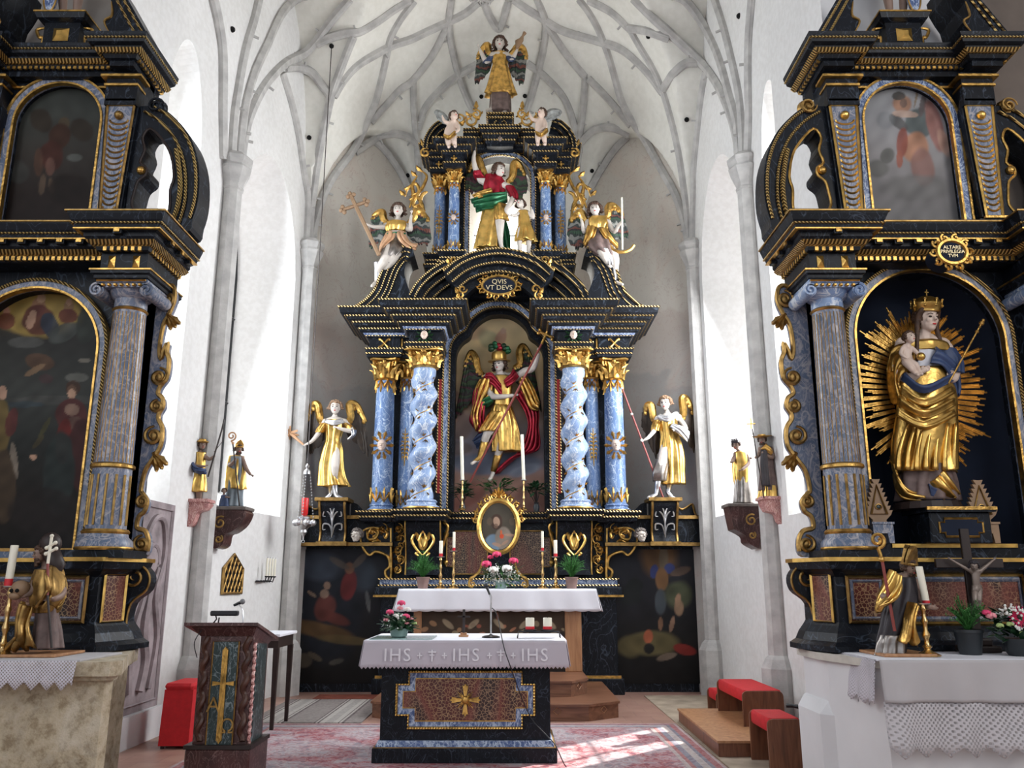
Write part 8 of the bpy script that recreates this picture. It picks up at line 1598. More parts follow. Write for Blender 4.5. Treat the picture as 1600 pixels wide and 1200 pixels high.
def mitre(F, m='gold', h=1.6, w=.85):
 c, r, R = F.hd; mb = MB()
 for y0, y1 in ((-.35, -.05), (.15, .45)):
  o = [(-w, .5), (-w * 1.05, 1.1), (-w * .6, h * .9 + .3), (0, h + .5), (w * .6, h * .9 + .3), (w * 1.05, 1.1), (w, .5)]; mb.loft([[(x * r, (y0 - .3 * (1 - abs(x) / w)) * r if y0 < 0 else y0 * r, z * r) for x, z in o], [(x * r, (y1 + .4 * (1 - abs(x) / w)) * r if y0 > 0 else y1 * r, z * r) for x, z in o]])
 mb.lathe(0, .1 * r, [(w * r, .42 * r), (w * 1.04 * r, .6 * r), (w * .98 * r, .72 * r)], 16); mb.moved(lambda v: R @ v + c); return part('mitre', mb, m, F.root)
mitre(F)
def crozier(lab, a, b, c, rad, r, m1, m2, k_=1): o = thing('crozier', lab, 'staff', a); rod(o, 'shaft', a, b, r, m1); mb = MB(); mb.tube([(x, c.y, z) for x, z in spiral(c.x, c.z, rad, rad * .25, 1.4, -PI / 2, k_)], r * 1.1, 6); mb.ball(b, r * 2, 8, 6); mb.tube([b, (c.x, c.y, c.z - rad)], r * 1.2, 6); part('crook', mb, m2, o, smooth=True)
crozier('thin dark crozier of the small bishop saint on the left wall', F.p(*k((457, 604, -.13))[0]), F.p(*k((415, 210, -.13))[0]), F.p(*k((408, 165, -.13))[0]), .06, .009, 'dark_brown', 'peach_cloth')
F = Fig('child_statue', 'tiny blue kneeling figure beside the small bishop saint', 'statue', 10.25, (352, 792)); F.head(*k((362, 510, 0))[0][:3], 4.6, 30, -10).limb(k((358, 530, 0, 8), (362, 550, 0, 16), (362, 590, 0, 18))).limb(k((372, 545, -.02, 8), (390, 550, -.05, 6))).hand(*k((396, 548, -.05))[0], 30, 3.5, .5).body('dark_skin', .008, hairlen=.0, faced=False); F.robe(k((362, 535, 0, 18), (362, 570, 0, 26), (362, 606, 0, 32)), 'blue_cloth', 6, .1, .8, 'robe')
k = K(3, 940, 560); F = Fig('saint_statue', 'small carved priest in black cap and gold chasuble at right', 'statue', 10.55, (1160, 789)); F.head(*k((630, 408, -.02))[0][:3], 7.6, -35, 12).limb(k((640, 432, 0, 9), (648, 445, 0, 12))).limb(k((628, 450, 0, 13), (672, 450, 0, 13))).limb(k((652, 455, 0, 28), (655, 530, 0, 28), (658, 600, 0, 30))).limb(k((628, 455, 0, 11), (615, 478, -.05, 10), (612, 486, -.08, 7))).hand(*k((607, 485, -.09))[0], 170, 6, .6).limb(k((678, 455, 0, 11), (690, 490, -.04, 10), (660, 520, -.14, 7))).hand(*k((648, 524, -.15))[0], 190, 6, .5).body('dark_skin', .009, hairlen=.0)
F.robe(k((652, 445, 0, 26), (656, 540, 0, 32), (660, 620, 0, 38), (662, 680, 0, 46)), 'tarnished_silver', 8, .1, .8, 'robe', .4, 1, .03); F.robe(k((650, 438, 0, 28), (652, 500, 0, 38), (655, 560, 0, 36), (656, 600, 0, 28)), 'bright_gold', 5, .08, .8, 'chasuble', .4, 2)
c, r, R = F.hd; m = MB(); m.box(-.75 * r, .75 * r, -.7 * r, .8 * r, .55 * r, 1.15 * r, .1 * r); [m.prism([(x - .05 * r, 1.1 * r), (x + .05 * r, 1.1 * r), (x + .12 * r, 1.45 * r), (x - .12 * r, 1.45 * r)], -.6 * r, .7 * r) for x in (-.5 * r, 0, .5 * r)]; m.moved(lambda v: R @ v + c); part('biretta', m, 'dark_robe', F.root)
F = Fig('saint_statue', 'small carved pilgrim in a broad gold hat at the right shaft', 'statue', 9.82, (1200, 780)); F.head(*k((752, 385, -.02))[0][:3], 7.4, -30, 6).limb(k((762, 408, 0, 9), (768, 420, 0, 12))).limb(k((745, 425, 0, 13), (795, 425, 0, 13))).limb(k((772, 430, 0, 28), (775, 510, 0, 28), (778, 590, 0, 30))).limb(k((745, 430, 0, 11), (735, 455, -.06, 9), (722, 465, -.08, 7))).hand(*k((700, 467, -.08))[0], 180, 6, .4).limb(k((800, 430, 0, 11), (800, 465, -.08, 9), (755, 442, -.14, 7))).hand(*k((738, 438, -.15))[0], 175, 6, .8).body('dark_skin', .009, hairlen=.0, beard=.35)
F.robe(k((772, 415, 0, 26), (776, 500, 0, 34), (780, 560, 0, 40), (783, 620, 0, 46)), 'mauve_cloth', 8, .1, .8, 'robe', .4, 1); F.robe(k((783, 598, 0, 43), (784, 630, 0, 46), (785, 658, 0, 50)), 'bright_gold', 9, .1, .8, 'gold_hem', .1, 2); F.drape(k((750, 430, -.12), (748, 500, -.14), (755, 600, -.14)), k((775, 430, -.14), (780, 500, -.16), (790, 600, -.15)), 'dark_robe', 'scapular', 1, .01)
F.drape(k((770, 400, -.1), (790, 420, -.12), (800, 440, -.08)), k((745, 425, -.12), (775, 435, -.14), (795, 450, -.1)), 'gold', 'shoulder_cape', 2, .01)
c, r, R = F.hd; m = MB(); m.lathe(0, 0, [(r * 1.0, r * .6), (r * 2.1, r * .85), (r * 2.2, r * .95), (r * 1.0, r * .9), (r * .8, r * 1.3), (r * .1, r * 1.35)], 20); m.moved(lambda v: R @ v + c); part('hat', m, 'gold', F.root, smooth=True)
q = [F.p(*v) for v in k((762, 656, -.15), (706, 330, -.15))]; t_ = thing('staff', 'thin staff with small gold cross of the pilgrim saint at right', 'staff', q[0]); rod(t_, 'shaft', q[0], q[1], .007, 'dark_brown'); e = q[1] + Vector((-.01, 0, .06)); m = MB(); m.tube([e - Vector((0, 0, .06)), e + Vector((0, 0, .07))], .008, 5); m.tube([e - Vector((.05, 0, 0)), e + Vector((.05, 0, 0))], .008, 5); part('cross', m, 'gold', t_)
# --- golden Madonna with rays in the right altar
k = K(2.553, 1160, 380); D = 6.84; F = Fig('madonna_statue', 'large golden crowned Madonna with child in the deep niche at right', 'statue', D, (1448, 791)); F.vox = .007
F.head(*k((738, 305, -.08))[0][:3], 22, 14, 8).limb(k((728, 355, -.05, 22), (722, 385, -.02, 34))).limb(k((645, 410, 0, 40), (720, 405, 0, 58), (800, 410, 0, 38))).limb(k((722, 420, 0, 76), (722, 520, 0, 70), (730, 620, 0, 76), (730, 760, 0, 80))).limb(k((640, 420, 0, 34), (615, 500, -.06, 28), (660, 540, -.12, 22), (700, 520, -.16, 16))).hand(*k((722, 508, -.17))[0], 25, 17, .5).limb(k((805, 420, 0, 34), (845, 490, -.05, 26), (840, 540, -.1, 20), (830, 535, -.13, 15))).hand(*k((828, 530, -.14))[0], 60, 15, .85)
F.body('skin', hairlen=.0, vol=1.0)
F.robe(k((722, 400, 0, 62), (722, 450, 0, 74), (722, 520, 0, 84)), 'white_linen', 12, .04, .75, 'white_bodice', .2, 1); F.robe(k((722, 386, 0, 42), (722, 402, 0, 96), (722, 440, .03, 112)), 'bright_gold', 7, .05, .62, 'shoulder_mantle', .3, 2); F.robe(k((808, 425, 0, 42), (838, 470, -.04, 38), (848, 520, -.08, 34)), 'blue_cloth', 5, .1, .9, 'sleeve', .4, 3); F.robe(k((640, 425, 0, 44), (622, 470, -.03, 40), (625, 515, -.06, 36)), 'gold', 5, .1, .9, 'sleeve', .4, 4); F.robe(k((722, 505, .0, 100), (722, 570, -.01, 112), (730, 660, -.01, 118), (735, 760, 0, 124), (732, 860, 0, 120), (735, 915, 0, 118)), 'bright_gold', 5, .10, .72, 'golden_robe', 1.6, 7, .06, sharp=.9)
F.robe(k((735, 880, 0, 100), (738, 950, 0, 108), (742, 1028, 0, 118)), 'mauve_cloth', 9, .10, .7, 'underskirt', .3, 3)
F.drape(k((600, 880, -.05), (620, 940, -.1), (660, 990, -.12), (720, 1010, -.1)), k((600, 930, 0), (612, 990, -.04), (640, 1025, -.06), (700, 1030, -.06)), 'bright_gold', 'robe_hem', 2, .03, seed=1); F.drape(k((800, 900, -.12), (830, 950, -.14), (860, 1000, -.1)), k((740, 960, -.12), (770, 1000, -.14), (800, 1035, -.1)), 'bright_gold', 'robe_hem', 2, .03, seed=2); F.drape(k((740, 960, -.14), (780, 985, -.15), (830, 990, -.1)), k((750, 1010, -.12), (790, 1030, -.12), (850, 1020, -.08)), 'blue_cloth', 'blue_hem', 1, .01, seed=3)
F.drape(k((660, 400, -.05), (600, 420, -.02), (580, 480, .0), (580, 560, .02), (600, 640, .0)), k((690, 500, -.14), (640, 520, -.14), (620, 560, -.1), (630, 600, -.08), (650, 640, -.08)), 'gold', 'mantle', 2, .03, seed=3); F.drape(k((770, 395, -.06), (800, 430, -.04), (850, 480, .0), (862, 570, .02), (850, 610, .02)), k((745, 480, -.16), (790, 490, -.16), (820, 530, -.12), (835, 580, -.06), (838, 610, -.04)), 'blue_cloth', 'mantle', 2, .03, seed=4)
for i, (y0, w) in enumerate(((520, .0), (575, .0), (620, .0), (665, 0))): F.drape(k((640 - i * 8, y0 - 10, -.13), (720, y0 + 48, -.24), (835 + i * 3, y0, -.13)), k((635 - i * 8, y0 + 22, -.12), (725, y0 + 78, -.22), (838 + i * 3, y0 + 26, -.12)), 'blue_cloth' if i == 0 else 'bright_gold', 'mantle_fold', 1, .012, th=.02, seed=i)
for i in range(7):
 x = 640 + i * 32; m = MB(); p = [F.p(*v) for v in k((x + 20, 720, -.17 + .01 * abs(i - 3)), (x + 4 * (i - 3), 820, -.2 + .015 * abs(i - 3)), (x - 4 + 5 * (i - 3), 905, -.2 + .02 * abs(i - 3)))]; m.tube(cr([tuple(v) for v in p], 4), [.012 + .014 * j / 8 for j in range(9)], 8); part('robe_fold', m, 'bright_gold', F.root, smooth=2)
c, r, R = F.hd; m = MB()
for s in (-1, 1):
 m.tube(cr([tuple(c + R @ (Vector(p) * r)) for p in ((0, -.35, 1.0), (s * .62, -.3, .7), (s * .82, .0, .1), (s * .85, .05, -.7), (s * 1.0, -.1, -1.5), (s * 1.15, -.25, -2.4), (s * 1.2, -.3, -3.2))], 4), [r * (.26 - .15 * j / 24) for j in range(25)], 8)
m.ball(c + R @ Vector((0, .25 * r, .25 * r)), (.85 * r, .8 * r, .9 * r), 14, 10); part('long_hair', m, 'brown_hair', F.root, smooth=2)
m = MB(); m.lathe(0, 0, [(.82 * r, .55 * r), (.95 * r, .6 * r), (.95 * r, .78 * r), (1.0 * r, .85 * r), (1.05 * r, 1.2 * r), (.8 * r, 1.55 * r), (.4 * r, 1.75 * r), (.1 * r, 1.8 * r)], 20)
for i in range(8): a = i * PI / 4; m.ball((r * 1.02 * math.cos(a), r * 1.02 * math.sin(a), .98 * r), .13 * r, 6, 5); m.tube([(r * math.cos(a), r * math.sin(a), .9 * r), (r * 1.05 * math.cos(a), r * 1.05 * math.sin(a), 1.4 * r)], .06 * r, 5); m.ball((r * 1.05 * math.cos(a), r * 1.05 * math.sin(a), 1.45 * r), .1 * r, 6, 5)
m.box(-.04 * r, .04 * r, -.04 * r, .04 * r, 1.8 * r, 2.3 * r); m.box(-.16 * r, .16 * r, -.04 * r, .04 * r, 2.05 * r, 2.13 * r); m.moved(lambda v: R @ v + c + Vector((0, .1 * r, 0))); part('crown', m, 'bright_gold', F.root, smooth=True)
q = [F.p(*v) for v in k((822, 560, -.16), (868, 490, -.16), (960, 308, -.14))]; t_ = thing('sceptre', 'long thin gilt sceptre held by the golden Madonna', 'sceptre', q[0]); rod(t_, 'shaft', q[0], q[2], .008, 'gold'); m = MB(); d = (q[2] - q[0]).normalized(); [m.ball(q[2] - d * a, b_, 8, 6) for a, b_ in ((0, .016), (.03, .022), (.07, .013), (.12, .016))]; part('finial', m, 'gold', t_)
m = MB(); m.lathe(F.p(1448, 790).x, D, [(.27, F.p(1448, 793).z - .02), (.25, F.p(1448, 786).z)], 20); part('foot_plinth', m, 'dark_brown', F.root)
F2 = Fig('child_statue', 'small naked holy child sitting on the arm of the golden Madonna', 'statue', D - .17, k((660, 470))[0][:2]); F2.vox = .006
F2.head(*k((668, 378, -.02))[0][:3], 10.5, 20, -8).limb(k((662, 402, 0, 10), (658, 415, 0, 14))).limb(k((656, 420, 0, 22), (655, 450, 0, 23), (662, 470, 0, 24))).limb(k((676, 418, 0, 9), (700, 440, -.03, 8), (708, 448, -.04, 6))).hand(*k((714, 450, -.04))[0], 0, 5, .4).limb(k((640, 418, 0, 9), (632, 440, -.03, 8), (648, 455, -.06, 6))).hand(*k((654, 458, -.07))[0], -20, 5, .4).limb(k((662, 472, 0, 17), (690, 485, -.05, 13), (708, 515, -.05, 8), (716, 522, -.08, 7))).limb(k((652, 474, 0, 17), (672, 498, -.05, 13), (690, 520, -.05, 8), (700, 526, -.08, 7))).body('skin', hairlen=0)
q = F2.p(*k((712, 452, -.08))[0]); m = MB().ball(q, .035, 12, 8); solo('golden_ball', m, 'bright_gold', 'little golden ball in the hand of the holy child', 'ball', tuple(q - Vector((0, 0, .035))), smooth=True)
ry = thing('ray_halo', 'burst of gilded wooden rays fanning out behind the Madonna', 'halo', P(1440, 600, 6.93)); cc = Vector((P(1160 + 705 / 2.553, 380 + 585 / 2.553, 6.93))); rd = random.Random(7); n_ = 76
for i in range(n_):
 a = 2 * PI * (i + .5) / n_ ;
 if -2.05 < (a if a < PI else a - 2 * PI) < -1.1: continue
 ax_, az_ = (.61, .84); e = rd.uniform(.80, 1.06); t0 = cc + Vector((.24 * math.cos(a), 0, .50 * math.sin(a))); t1 = cc + Vector((ax_ * .98 * e * math.cos(a), -.03, az_ * .92 * e * math.sin(a))); d = (t1 - t0).normalized(); s = Vector((d.z, 0, -d.x)); m = MB()
 for w in (-1, 0, 1): o_ = s * w * .013; b_ = t1 + o_ - d * abs(w) * rd.uniform(.02, .07); m.tube([t0 + o_ * .6, b_], [.009, .0075], 5)
 part('ray', m, 'gold', ry)
# --- reliquaries
for (x0, x1, yt, yb, lb) in ((500, 605, 942, 1135, 'flame-edged triangular reliquary at the left foot of the golden Madonna'), (907, 1025, 946, 1135, 'flame-edged triangular reliquary at the right foot of the golden Madonna')):
 c0 = (x0 + x1) / 2; q = lambda x, y, d=0: P(1160 + x / 2.553, 380 + y / 2.553, 6.70 + d); b = q(c0, 1172); r = thing('reliquary', lb, 'reliquary', (b.x, 6.7, 1.86)); w = q(x1, yb).x - q(x0, yb).x; zt, zb = q(c0, yt).z, q(c0, yb - 15).z; pts = []
 for i in range(17): t_ = i / 16; pts.append((b.x + w * (.03 + .42 * t_) + (w * .11 if i % 2 else 0), zt - (zt - zb) * t_ * .8 + (.02 if i % 2 else 0)))
 pts += [(b.x + w * .25, zb + .03), (b.x + w * .3, zb)]; full = pts + [(2 * b.x - a, z) for a, z in reversed(pts)]; m = MB().prism(full, 6.69, 6.72); o = part('flame_board', m, 'wood_rod', r); m = MB(); hh = zt - zb
 m.tube([(b.x - w * .3, 6.685, zb + hh * .22), (b.x + w * .3, 6.685, zb + hh * .22), (b.x, 6.685, zt - hh * .14)], .011, 5, closed=True); part('inner_frame', m, 'old_gold', o); m = MB(); m.tube([(b.x + .024 * math.cos(t), 6.685, zb + hh * .38 + .02 * math.sin(t)) for t in [i * PI / 8 for i in range(16)]], .005, 5, closed=True); part('medallion_rim', m, 'old_gold', o); m = MB(); m.ball((b.x, 6.69, zb + hh * .38), (.018, .005, .015), 10, 6); part('relic_glass', m, 'green_marble', o)
 m = MB(); m.prism([(b.x - w * .38, 1.86), (b.x - w * .38, zb), (b.x + w * .38, zb), (b.x + w * .38, 1.86), (b.x + w * .2, 1.86), (b.x + w * .15, 1.86 + (zb - 1.86) * .5), (b.x - w * .15, 1.86 + (zb - 1.86) * .5), (b.x - w * .2, 1.86)], 6.64, 6.76); m.box(b.x - w * .42, b.x + w * .42, 6.63, 6.77, zb - .005, zb + .012); part('foot', m, 'grey_blue_marble' if x0 < 700 else 'wood_rod', r)
# --- kneeling bishops on the side altar tables
k = K(5, 1340, 820); F = Fig('bishop_statue', 'dark carved kneeling bishop with mitre and gold cope on right altar table', 'statue', 6.1, (1397, 1030)); F.vox = .008
F.head(*k((405, 340, -.02))[0][:3], 13, 30, 12).limb(k((390, 400, 0, 34), (370, 430, 0, 46))).limb(k((290, 450, 0, 48), (440, 450, 0, 40))).limb(k((360, 460, 0, 90), (350, 600, 0, 88), (330, 720, 0, 90))).limb(k((270, 470, 0, 46), (210, 560, -.06, 40), (250, 560, -.12, 26))).hand(*k((272, 560, -.13))[0], 10, 14, .8).limb(k((440, 470, 0, 42), (500, 580, -.05, 36), (560, 640, -.12, 24))).hand(*k((590, 650, -.12))[0], 0, 13, .3).body('dark_skin', hairlen=.1, beard=.9, hairm='dark_robe' if 0 else 'brown_hair')
F.robe(k((365, 410, 0, 84), (355, 520, 0, 112), (335, 640, 0, 130), (300, 780, 0, 120), (270, 900, 0, 110), (262, 1020, 0, 105)), 'dark_robe', 8, .10, .85, 'robe', .8, 1, .02); F.robe(k((275, 860, -.03, 96), (262, 940, -.03, 100), (258, 1025, -.03, 106)), 'tarnished_silver', 8, .13, .8, 'silver_hem', .3, 3)
F.drape(k((260, 350, -.05), (215, 430, -.02), (150, 560, 0), (135, 680, .02)), k((340, 420, -.16), (340, 500, -.2), (280, 590, -.2), (160, 640, -.06)), 'bright_gold', 'cope', 2, .03, seed=2); F.drape(k((400, 600, -.12), (380, 700, -.14), (370, 800, -.14), (330, 900, -.12)), k((460, 640, -.1), (430, 720, -.1), (420, 820, -.1), (480, 930, -.06)), 'gold', 'cope_front', 2, .04, seed=5)
mitre(F, 'old_gold', 2.3, 1.0); m = MB(); a, b = F.p(*k((130, 1070, 0))[0]), F.p(*k((530, 1040, 0))[0]); m.box(a.x, b.x, 5.92, 6.35, 1.066, 1.085, .004); part('base_board', m, 'light_wood', F.root); F.root.location.z += 0
crozier('tall gilded crozier with round crook before the right kneeling bishop', F.p(*k((290, 830, -.16))[0]), F.p(*k((190, 270, -.16))[0]), F.p(*k((155, 120, -.16))[0]), .056, .011, 'red_rod', 'gold')
k = K(5.454, 0, 820); F = Fig('bishop_statue', 'dark carved kneeling figure in gold cope with double cross on left altar table', 'statue', 6.05, (77, 1016)); F.vox = .008
F.head(*k((345, 250, -.04))[0][:3], 13, -55, 10).limb(k((385, 330, 0, 34), (400, 370, 0, 46))).limb(k((330, 420, 0, 50), (490, 420, 0, 50))).limb(k((410, 430, 0, 100), (400, 580, 0, 100), (400, 720, 0, 86))).limb(k((500, 430, 0, 50), (520, 580, -.06, 46), (460, 630, -.16, 28))).hand(*k((418, 625, -.19))[0], 180, 15, .8).limb(k((330, 450, 0, 44), (270, 560, -.06, 38), (210, 600, -.1, 24))).hand(*k((180, 605, -.1))[0], 175, 13, .4).body('dark_skin', hairlen=0, beard=.8)
F.robe(k((400, 700, 0, 92), (405, 820, 0, 100), (408, 940, 0, 112), (410, 1050, 0, 122)), 'mauve_cloth', 7, .13, .85, 'robe', .3, 1, .01); F.robe(k((405, 380, 0, 100), (405, 480, 0, 130), (400, 600, 0, 140), (395, 690, 0, 120), (390, 750, 0, 100)), 'old_gold', 8, .08, .85, 'alb', .9, 2)
F.drape(k((440, 350, -.06), (400, 420, -.2), (420, 560, -.2), (330, 700, -.16)), k((520, 370, 0), (565, 500, -.02), (570, 620, -.02), (530, 700, -.04)), 'old_gold', 'cope', 2, .04, seed=2); F.drape(k((200, 650, -.1), (180, 800, -.1), (170, 950, -.08), (60, 1040, 0)), k((300, 700, -.14), (260, 850, -.14), (280, 960, -.14), (300, 1050, -.1)), 'old_gold', 'cope_train', 3, .05, seed=4)
m = MB(); c, r, R = F.hd; m.ball(c + Vector((.05, .02, .07)), (r * 1.3, r * 1.2, r * 1.45), 14, 10); m.tube([c + Vector((.07, 0, .02)), c + Vector((.12, .02, -.08)), c + Vector((.12, .0, -.16))], [.06, .055, .03], 10); part('hood', m, 'dark_brown', F.root, smooth=2)
m = MB(); a, b = F.p(*k((20, 1070, 0))[0]), F.p(*k((580, 1060, 0))[0]); m.box(a.x, b.x, 5.88, 6.3, 1.066, 1.085, .004); part('base_board', m, 'light_wood', F.root)
q = [F.p(*v) for v in k((440, 1050, -.22), (405, 600, -.22), (408, 330, -.22), (442, 95, -.22))]; t_ = thing('processional_cross', 'thin staff with pale double cross before the left kneeling figure', 'staff', q[0]); rod(t_, 'shaft', q[0], q[1], .008, 'dark_brown'); rod(t_, 'shaft', q[1], q[2], .009, 'red_rod'); m = MB(); m.tube(q[2:], .011, 6); m.ball(q[3], .014, 8, 6)
for y, w in ((175, 38), (225, 44)): a, b = F.p(*k((435 - w, y + 22, -.22))[0]), F.p(*k((435 + w, y - 22, -.22))[0]); m.tube([a, b], .010, 6); m.ball(a, .014, 8, 6); m.ball(b, .014, 8, 6)
part('double_cross', m, 'candle_wax', t_, smooth=True)
q = F.p(*k((175, 545, -.1))[0]); sk = thing('skull', 'small carved skull resting beside the left kneeling figure', 'skull', q - Vector((0, 0, .07))); m = MB(); m.ball(q, (.062, .06, .058), 14, 10); m.ball(q + Vector((-.02, -.02, -.045)), (.04, .04, .03), 10, 8); part('cranium', m, 'wood_rod', sk, smooth=2); m = MB(); [m.ball(q + Vector((-.03 + a, -.055, -.012)), .014, 8, 6) for a in (0, .04)]; part('eye_sockets', m, 'dark_hole', sk)
# --- legs of the crowning figures on the side altars
for cx_, k, pts, lab in ((-4.06, K(2.4, 0, 0), ((245, 30), (242, 75), (238, 122)), 'standing crowning figure with a shield above the left side altar, cut by frame'), (3.53, K(2.857, 1160, 0), ((655, -20), (655, 5), (668, 48)), 'standing crowning figure with a shield above the right side altar, cut by frame')):
 s = k(pts[2])[0]; F = Fig('saint_statue', lab, 'statue', 6.68, (s[0] + 6, s[1] + 2)); z0 = 6.56; x0 = F.root.location.x; y0 = 6.68; F.root.location.z = z0
 f = F.mb; k0 = F.k; h = 1.05
 def pt(a, z, d=0): return Vector((x0 + a, y0 + d, z0 + z))
 for s_ in (-1, 1): f.tube([pt(s_ * .06, .52), pt(s_ * .075, .28, -.03), pt(s_ * .055, .04), pt(s_ * .07, .02, -.08)], [.065, .045, .026, .024], 10); f.tube([pt(s_ * .12, .84), pt(s_ * .2, .68, -.04), pt(s_ * .14, .58, -.14)], [.04, .034, .024], 8)
 f.tube([pt(0, .5), pt(0, .66), pt(0, .84)], [.10, .09, .11], 12); f.tube([pt(-.12, .85), pt(.12, .85)], .04, 8); f.tube([pt(0, .86), pt(0, .94)], .035, 8); F.hd = (pt(0, 1.0, -.01), .075, head(f, pt(0, 1.0, -.01), .075)); F.body('dark_skin', .008)
 mb = MB(); rings = [[pt((.11 + .05 * t) * (1 + .1 * math.sin(8 * a)) * math.cos(a), .72 - .34 * t, (.1 + .04 * t) * math.sin(a)) for a in [i * 2 * PI / 48 for i in range(48)]] for t in (0, .33, .66, 1)]; part('tunic', mb.loft(rings), 'gold', F.root, smooth=2)
 mb = MB(); rings = [[pt((.12) * math.cos(a), .86 - .16 * t, .1 * math.sin(a)) for a in [i * 2 * PI / 32 for i in range(32)]] for t in (0, .5, 1)]; part('cuirass', mb.loft(rings), 'gold', F.root, smooth=2)
 sx = -.13 if cx_ < 0 else .12; ov = [(x0 + sx + .06 * math.cos(t), z0 + .24 + .2 * math.sin(t)) for t in [i * PI / 10 for i in range(20)]]; sh = solo('shield', MB().prism(ov, y0 - .12, y0 - .09), 'deep_blue_marble', 'narrow blue shield beside the crowning figure of the %s side altar' % ('left' if cx_ < 0 else 'right'), 'shield', (x0 + sx, y0 - .1, z0 + .04)); mb = MB(); mb.tube([(a, y0 - .12, b) for a, b in ov], .008, 5, closed=True); part('rim', mb, 'gold', sh)
# --- crucifix, plants, candles and cloths on the side altar tables
k = K(5, 1340, 820); D = 6.35; q = lambda x, y, d=0: P(1340 + x / 5, 820 + y / 5, D + d); b = q(875, 1050); r = thing('crucifix', 'tall dark wooden crucifix with a grey body on the right altar table', 'crucifix', (b.x, D, 1.066)); zt = q(860, 30).z; xm = q(868, 300).x; m = MB(); m.box(xm - .033, xm + .033, D, D + .03, 1.15, zt, .004); zc_ = q(870, 300).z; m.box(q(612, 300).x, q(1140, 300).x, D - .002, D + .028, zc_ - .033, zc_ + .033, .004); part('cross_beams', m, 'dark_brown', r); m = MB(); m.box(xm - .12, xm + .12, D - .09, D + .12, 1.066, 1.11, .01); m.box(xm - .08, xm + .08, D - .05, D + .09, 1.11, 1.16, .01); part('foot', m, 'dark_brown', r)
F = Fig('corpus', 'x', 'x', D - .05, (1340 + 925 / 5, 820 + 700 / 5)); rt = F.root; F.k = (P(801, 960, D) - P(800, 960, D)).x; F.head(*k((910, 322, -.03))[0][:3], 8, -25, 25).limb(k((915, 350, 0, 14), (925, 365, 0, 20))).limb(k((890, 362, 0, 18), (960, 362, 0, 18))).limb(k((925, 370, 0, 38), (928, 430, -.01, 30), (932, 480, 0, 32))).limb(k((885, 362, 0, 17), (800, 315, 0, 12), (735, 275, .01, 9))).hand(*k((718, 265, .01))[0], 140, 7, .4).limb(k((958, 360, 0, 17), (1020, 310, 0, 12), (1055, 280, .01, 9))).hand(*k((1070, 268, .01))[0], 45, 7, .4).limb(k((918, 500, 0, 26), (915, 590, -.05, 19), (930, 690, 0, 11), (935, 715, -.02, 10))).limb(k((948, 500, 0, 26), (950, 590, -.04, 19), (940, 690, 0, 11), (940, 715, -.03, 10)))
mb_ = F.mb; hd_ = F.hd; bpy.data.objects.remove(rt); o = part('christ_body', mb_, 'bronze_skin', r, smooth=2); md = o.modifiers.new('one_surface', 'REMESH'); md.mode = 'VOXEL'; md.voxel_size = .005; md.use_smooth_shade = True; hair(r, *hd_, m='dark_robe', length=.15)
m = MB(); rings = [[q(932 + (36 + 6 * t) * (1 + .12 * math.sin(7 * a)) * math.cos(a), 470 + 65 * t, -.055 + .035 * math.sin(a)) for a in [i * 2 * PI / 40 for i in range(40)]] for t in (0, .5, 1)]; part('loincloth', m.loft(rings), 'bronze_skin', r, smooth=2)
x, z = candlestick(1446, 6.0, 945, 1.068, 'ornate brass candlestick at the front left of the right altar table', 1.1); candle(PX(1446, 930, 6.0), 6.0, PZ(944, 6.0), PZ(885, 6.0), .024, 'leaning cream candle with red foot on the right altar table', None, .025, -.09)
x, z = candlestick(12, 5.95, 918, 1.068, 'ornate brass candlestick at the far left on the lace covered altar table', 1.0); candle(PX(14, 905, 5.95), 5.95, PZ(917, 5.95), PZ(852, 5.95), .026, 'tall cream candle with red foot at far left edge', None, .055, .03)
fern(1502, 6.15, 1.066, .24, .28, 'feathery green fern in a black pot before the crucifix', 'black_pot', 5, 60, .095, .15)
bx = PX(1585, 960, 6.05); r = thing('flower_arrangement', 'bunch of pink gerberas and white blossoms at the right edge', 'flowers', (bx, 6.05, 1.066)); m = MB(); m.lathe(bx, 6.05, [(.07, 1.066), (.09, 1.1), (.10, 1.18), (.09, 1.18)], 18); part('bowl', m, 'black_pot', r, smooth=True)
for (px, py, c_, rad) in ((1592, 964, 'magenta_petal', .062), (1548, 963, 'pink_petal', .042), (1541, 958, 'magenta_petal', .035), (1562, 978, 'lime_petal', .03), (1578, 976, 'lime_petal', .03), (1598, 990, 'lime_petal', .028)):
 p = P(px, py, 5.98); m = MB()
 if rad > .05:
  for i in range(22): a = i * 2 * PI / 22; leaf(m, p.x + .015 * math.cos(a), p.y, p.z + .015 * math.sin(a), rad, .009, a, .15, 3, .002)
  o = part('gerbera', m, c_, r); m = MB().ball((p.x, p.y - .005, p.z), (.016, .01, .016), 8, 6); part('flower_centre', m, 'dark_brown', o)
 else: rose(p, rad, c_, r, 'blossom', seed=px)
sprig('small_blossoms', r, (bx - .06, 6.0, 1.36), (.12, .08, .05), 70, 'white_petal', 8); sprig('small_blossoms', r, (bx, 5.97, 1.27), (.10, .06, .05), 30, 'white_petal', 9); rd = random.Random(8); pts = []
for i in range(130): a = rd.uniform(0, 2 * PI); rad = rd.uniform(.03, .17); pts.append(((bx + rad * math.cos(a), 6.05 + rad * .5 * math.sin(a), 1.16 + rd.uniform(0, .2)), (math.cos(a), -.3, rd.uniform(-.2, .9))))
leaves('foliage', r, pts, 'dark_leaf', 7, .09, .25)
c = thing('altar_cloth', 'long white cloth with a lace border hanging over the right altar table', 'altar cloth', (3.5, 6.2, 1.05)); m = MB(); m.box(2.42, 5.1, 5.80, 6.42, 1.05, 1.064, .004); part('cloth_top', m, 'white_linen', c)
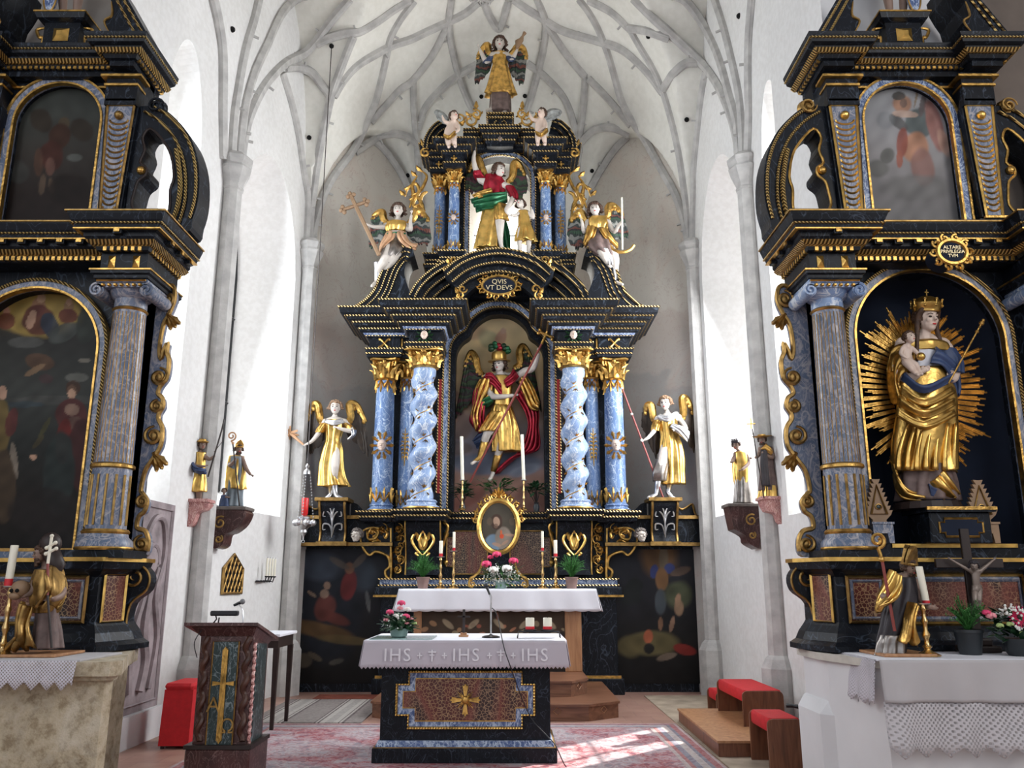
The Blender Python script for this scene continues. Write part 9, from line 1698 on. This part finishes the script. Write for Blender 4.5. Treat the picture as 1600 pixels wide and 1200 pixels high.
def hang(root, x0, x1, y, z1, z0, m, name, folds=.012, pitch=.1, amp=.02, seed=0, th=.004, fl=.0, flare=.03, top_y=None):
 rs = random.Random(seed); ph = [rs.uniform(0, 6) for _ in range(4)]; n = 140; rows = []
 for j in range(13):
  t = j / 12; row = []
  for i in range(n + 1):
   u = i / n; xx = x0 + (x1 - x0) * u + flare * t * (2 * u - 1); z = z1 + (z0 - z1) * t; L = x1 - x0
   w = folds * (fl + t) * (math.sin(u * L * 9 + ph[0]) + .7 * math.sin(u * L * 17 + ph[1] + t) + .4 * math.sin(u * L * 31 + ph[2]))
   if j == 12: q_ = (u * L / pitch) % 1; z -= amp * (1 - abs(2 * q_ - 1)) * 2
   row.append((xx, y - .01 - .02 * t - abs(folds * 1.5) - w, z))
  rows.append(row)
 o = part(name, MB().loft(rows, closed=False), m, root, smooth=2); md = o.modifiers.new('thickness', 'SOLIDIFY'); md.thickness = th; return o
hang(c, 2.42, 5.1, 5.79, 1.062, .80, 'grey_linen', 'hanging_front', .016, 10, 0, 1, flare=.0); hang(c, 2.42, 5.1, 5.785, .802, .53, 'coarse_lace', 'lace_border', .014, .16, .035, 1, flare=.0, fl=.6)
rows = []
for j in range(9):
 t = j / 8; row = []
 for i in range(31): u = i / 30; w = .014 * t * math.sin(u * 22); row.append((2.42 - .012 - .03 * t - w - .10 * u * 0, 5.80 + .62 * u, 1.063 - (.28 - .02 * math.sin(u * 40) * (j == 8)) * t))
 rows.append(row)
o = part('hanging_end', MB().loft(rows, closed=False), 'lace', c, smooth=2); o.modifiers.new('thickness', 'SOLIDIFY').thickness = .004
c = thing('altar_cloth', 'white lace runner with pointed edge on the left stone altar table', 'altar cloth', (-3.5, 6.1, 1.05)); m = MB(); m.box(-5.3, -2.84, 5.74, 6.36, 1.05, 1.064, .004); part('cloth_top', m, 'grey_linen', c); hang(c, -3.46, -2.84, 5.72, 1.062, .93, 'lace', 'lace_border', .006, .10, .026, 3, flare=.0); hang(c, -5.3, -3.46, 5.715, 1.062, .80, 'lace', 'lace_border', .01, .12, .03, 4, flare=.0, fl=.3)
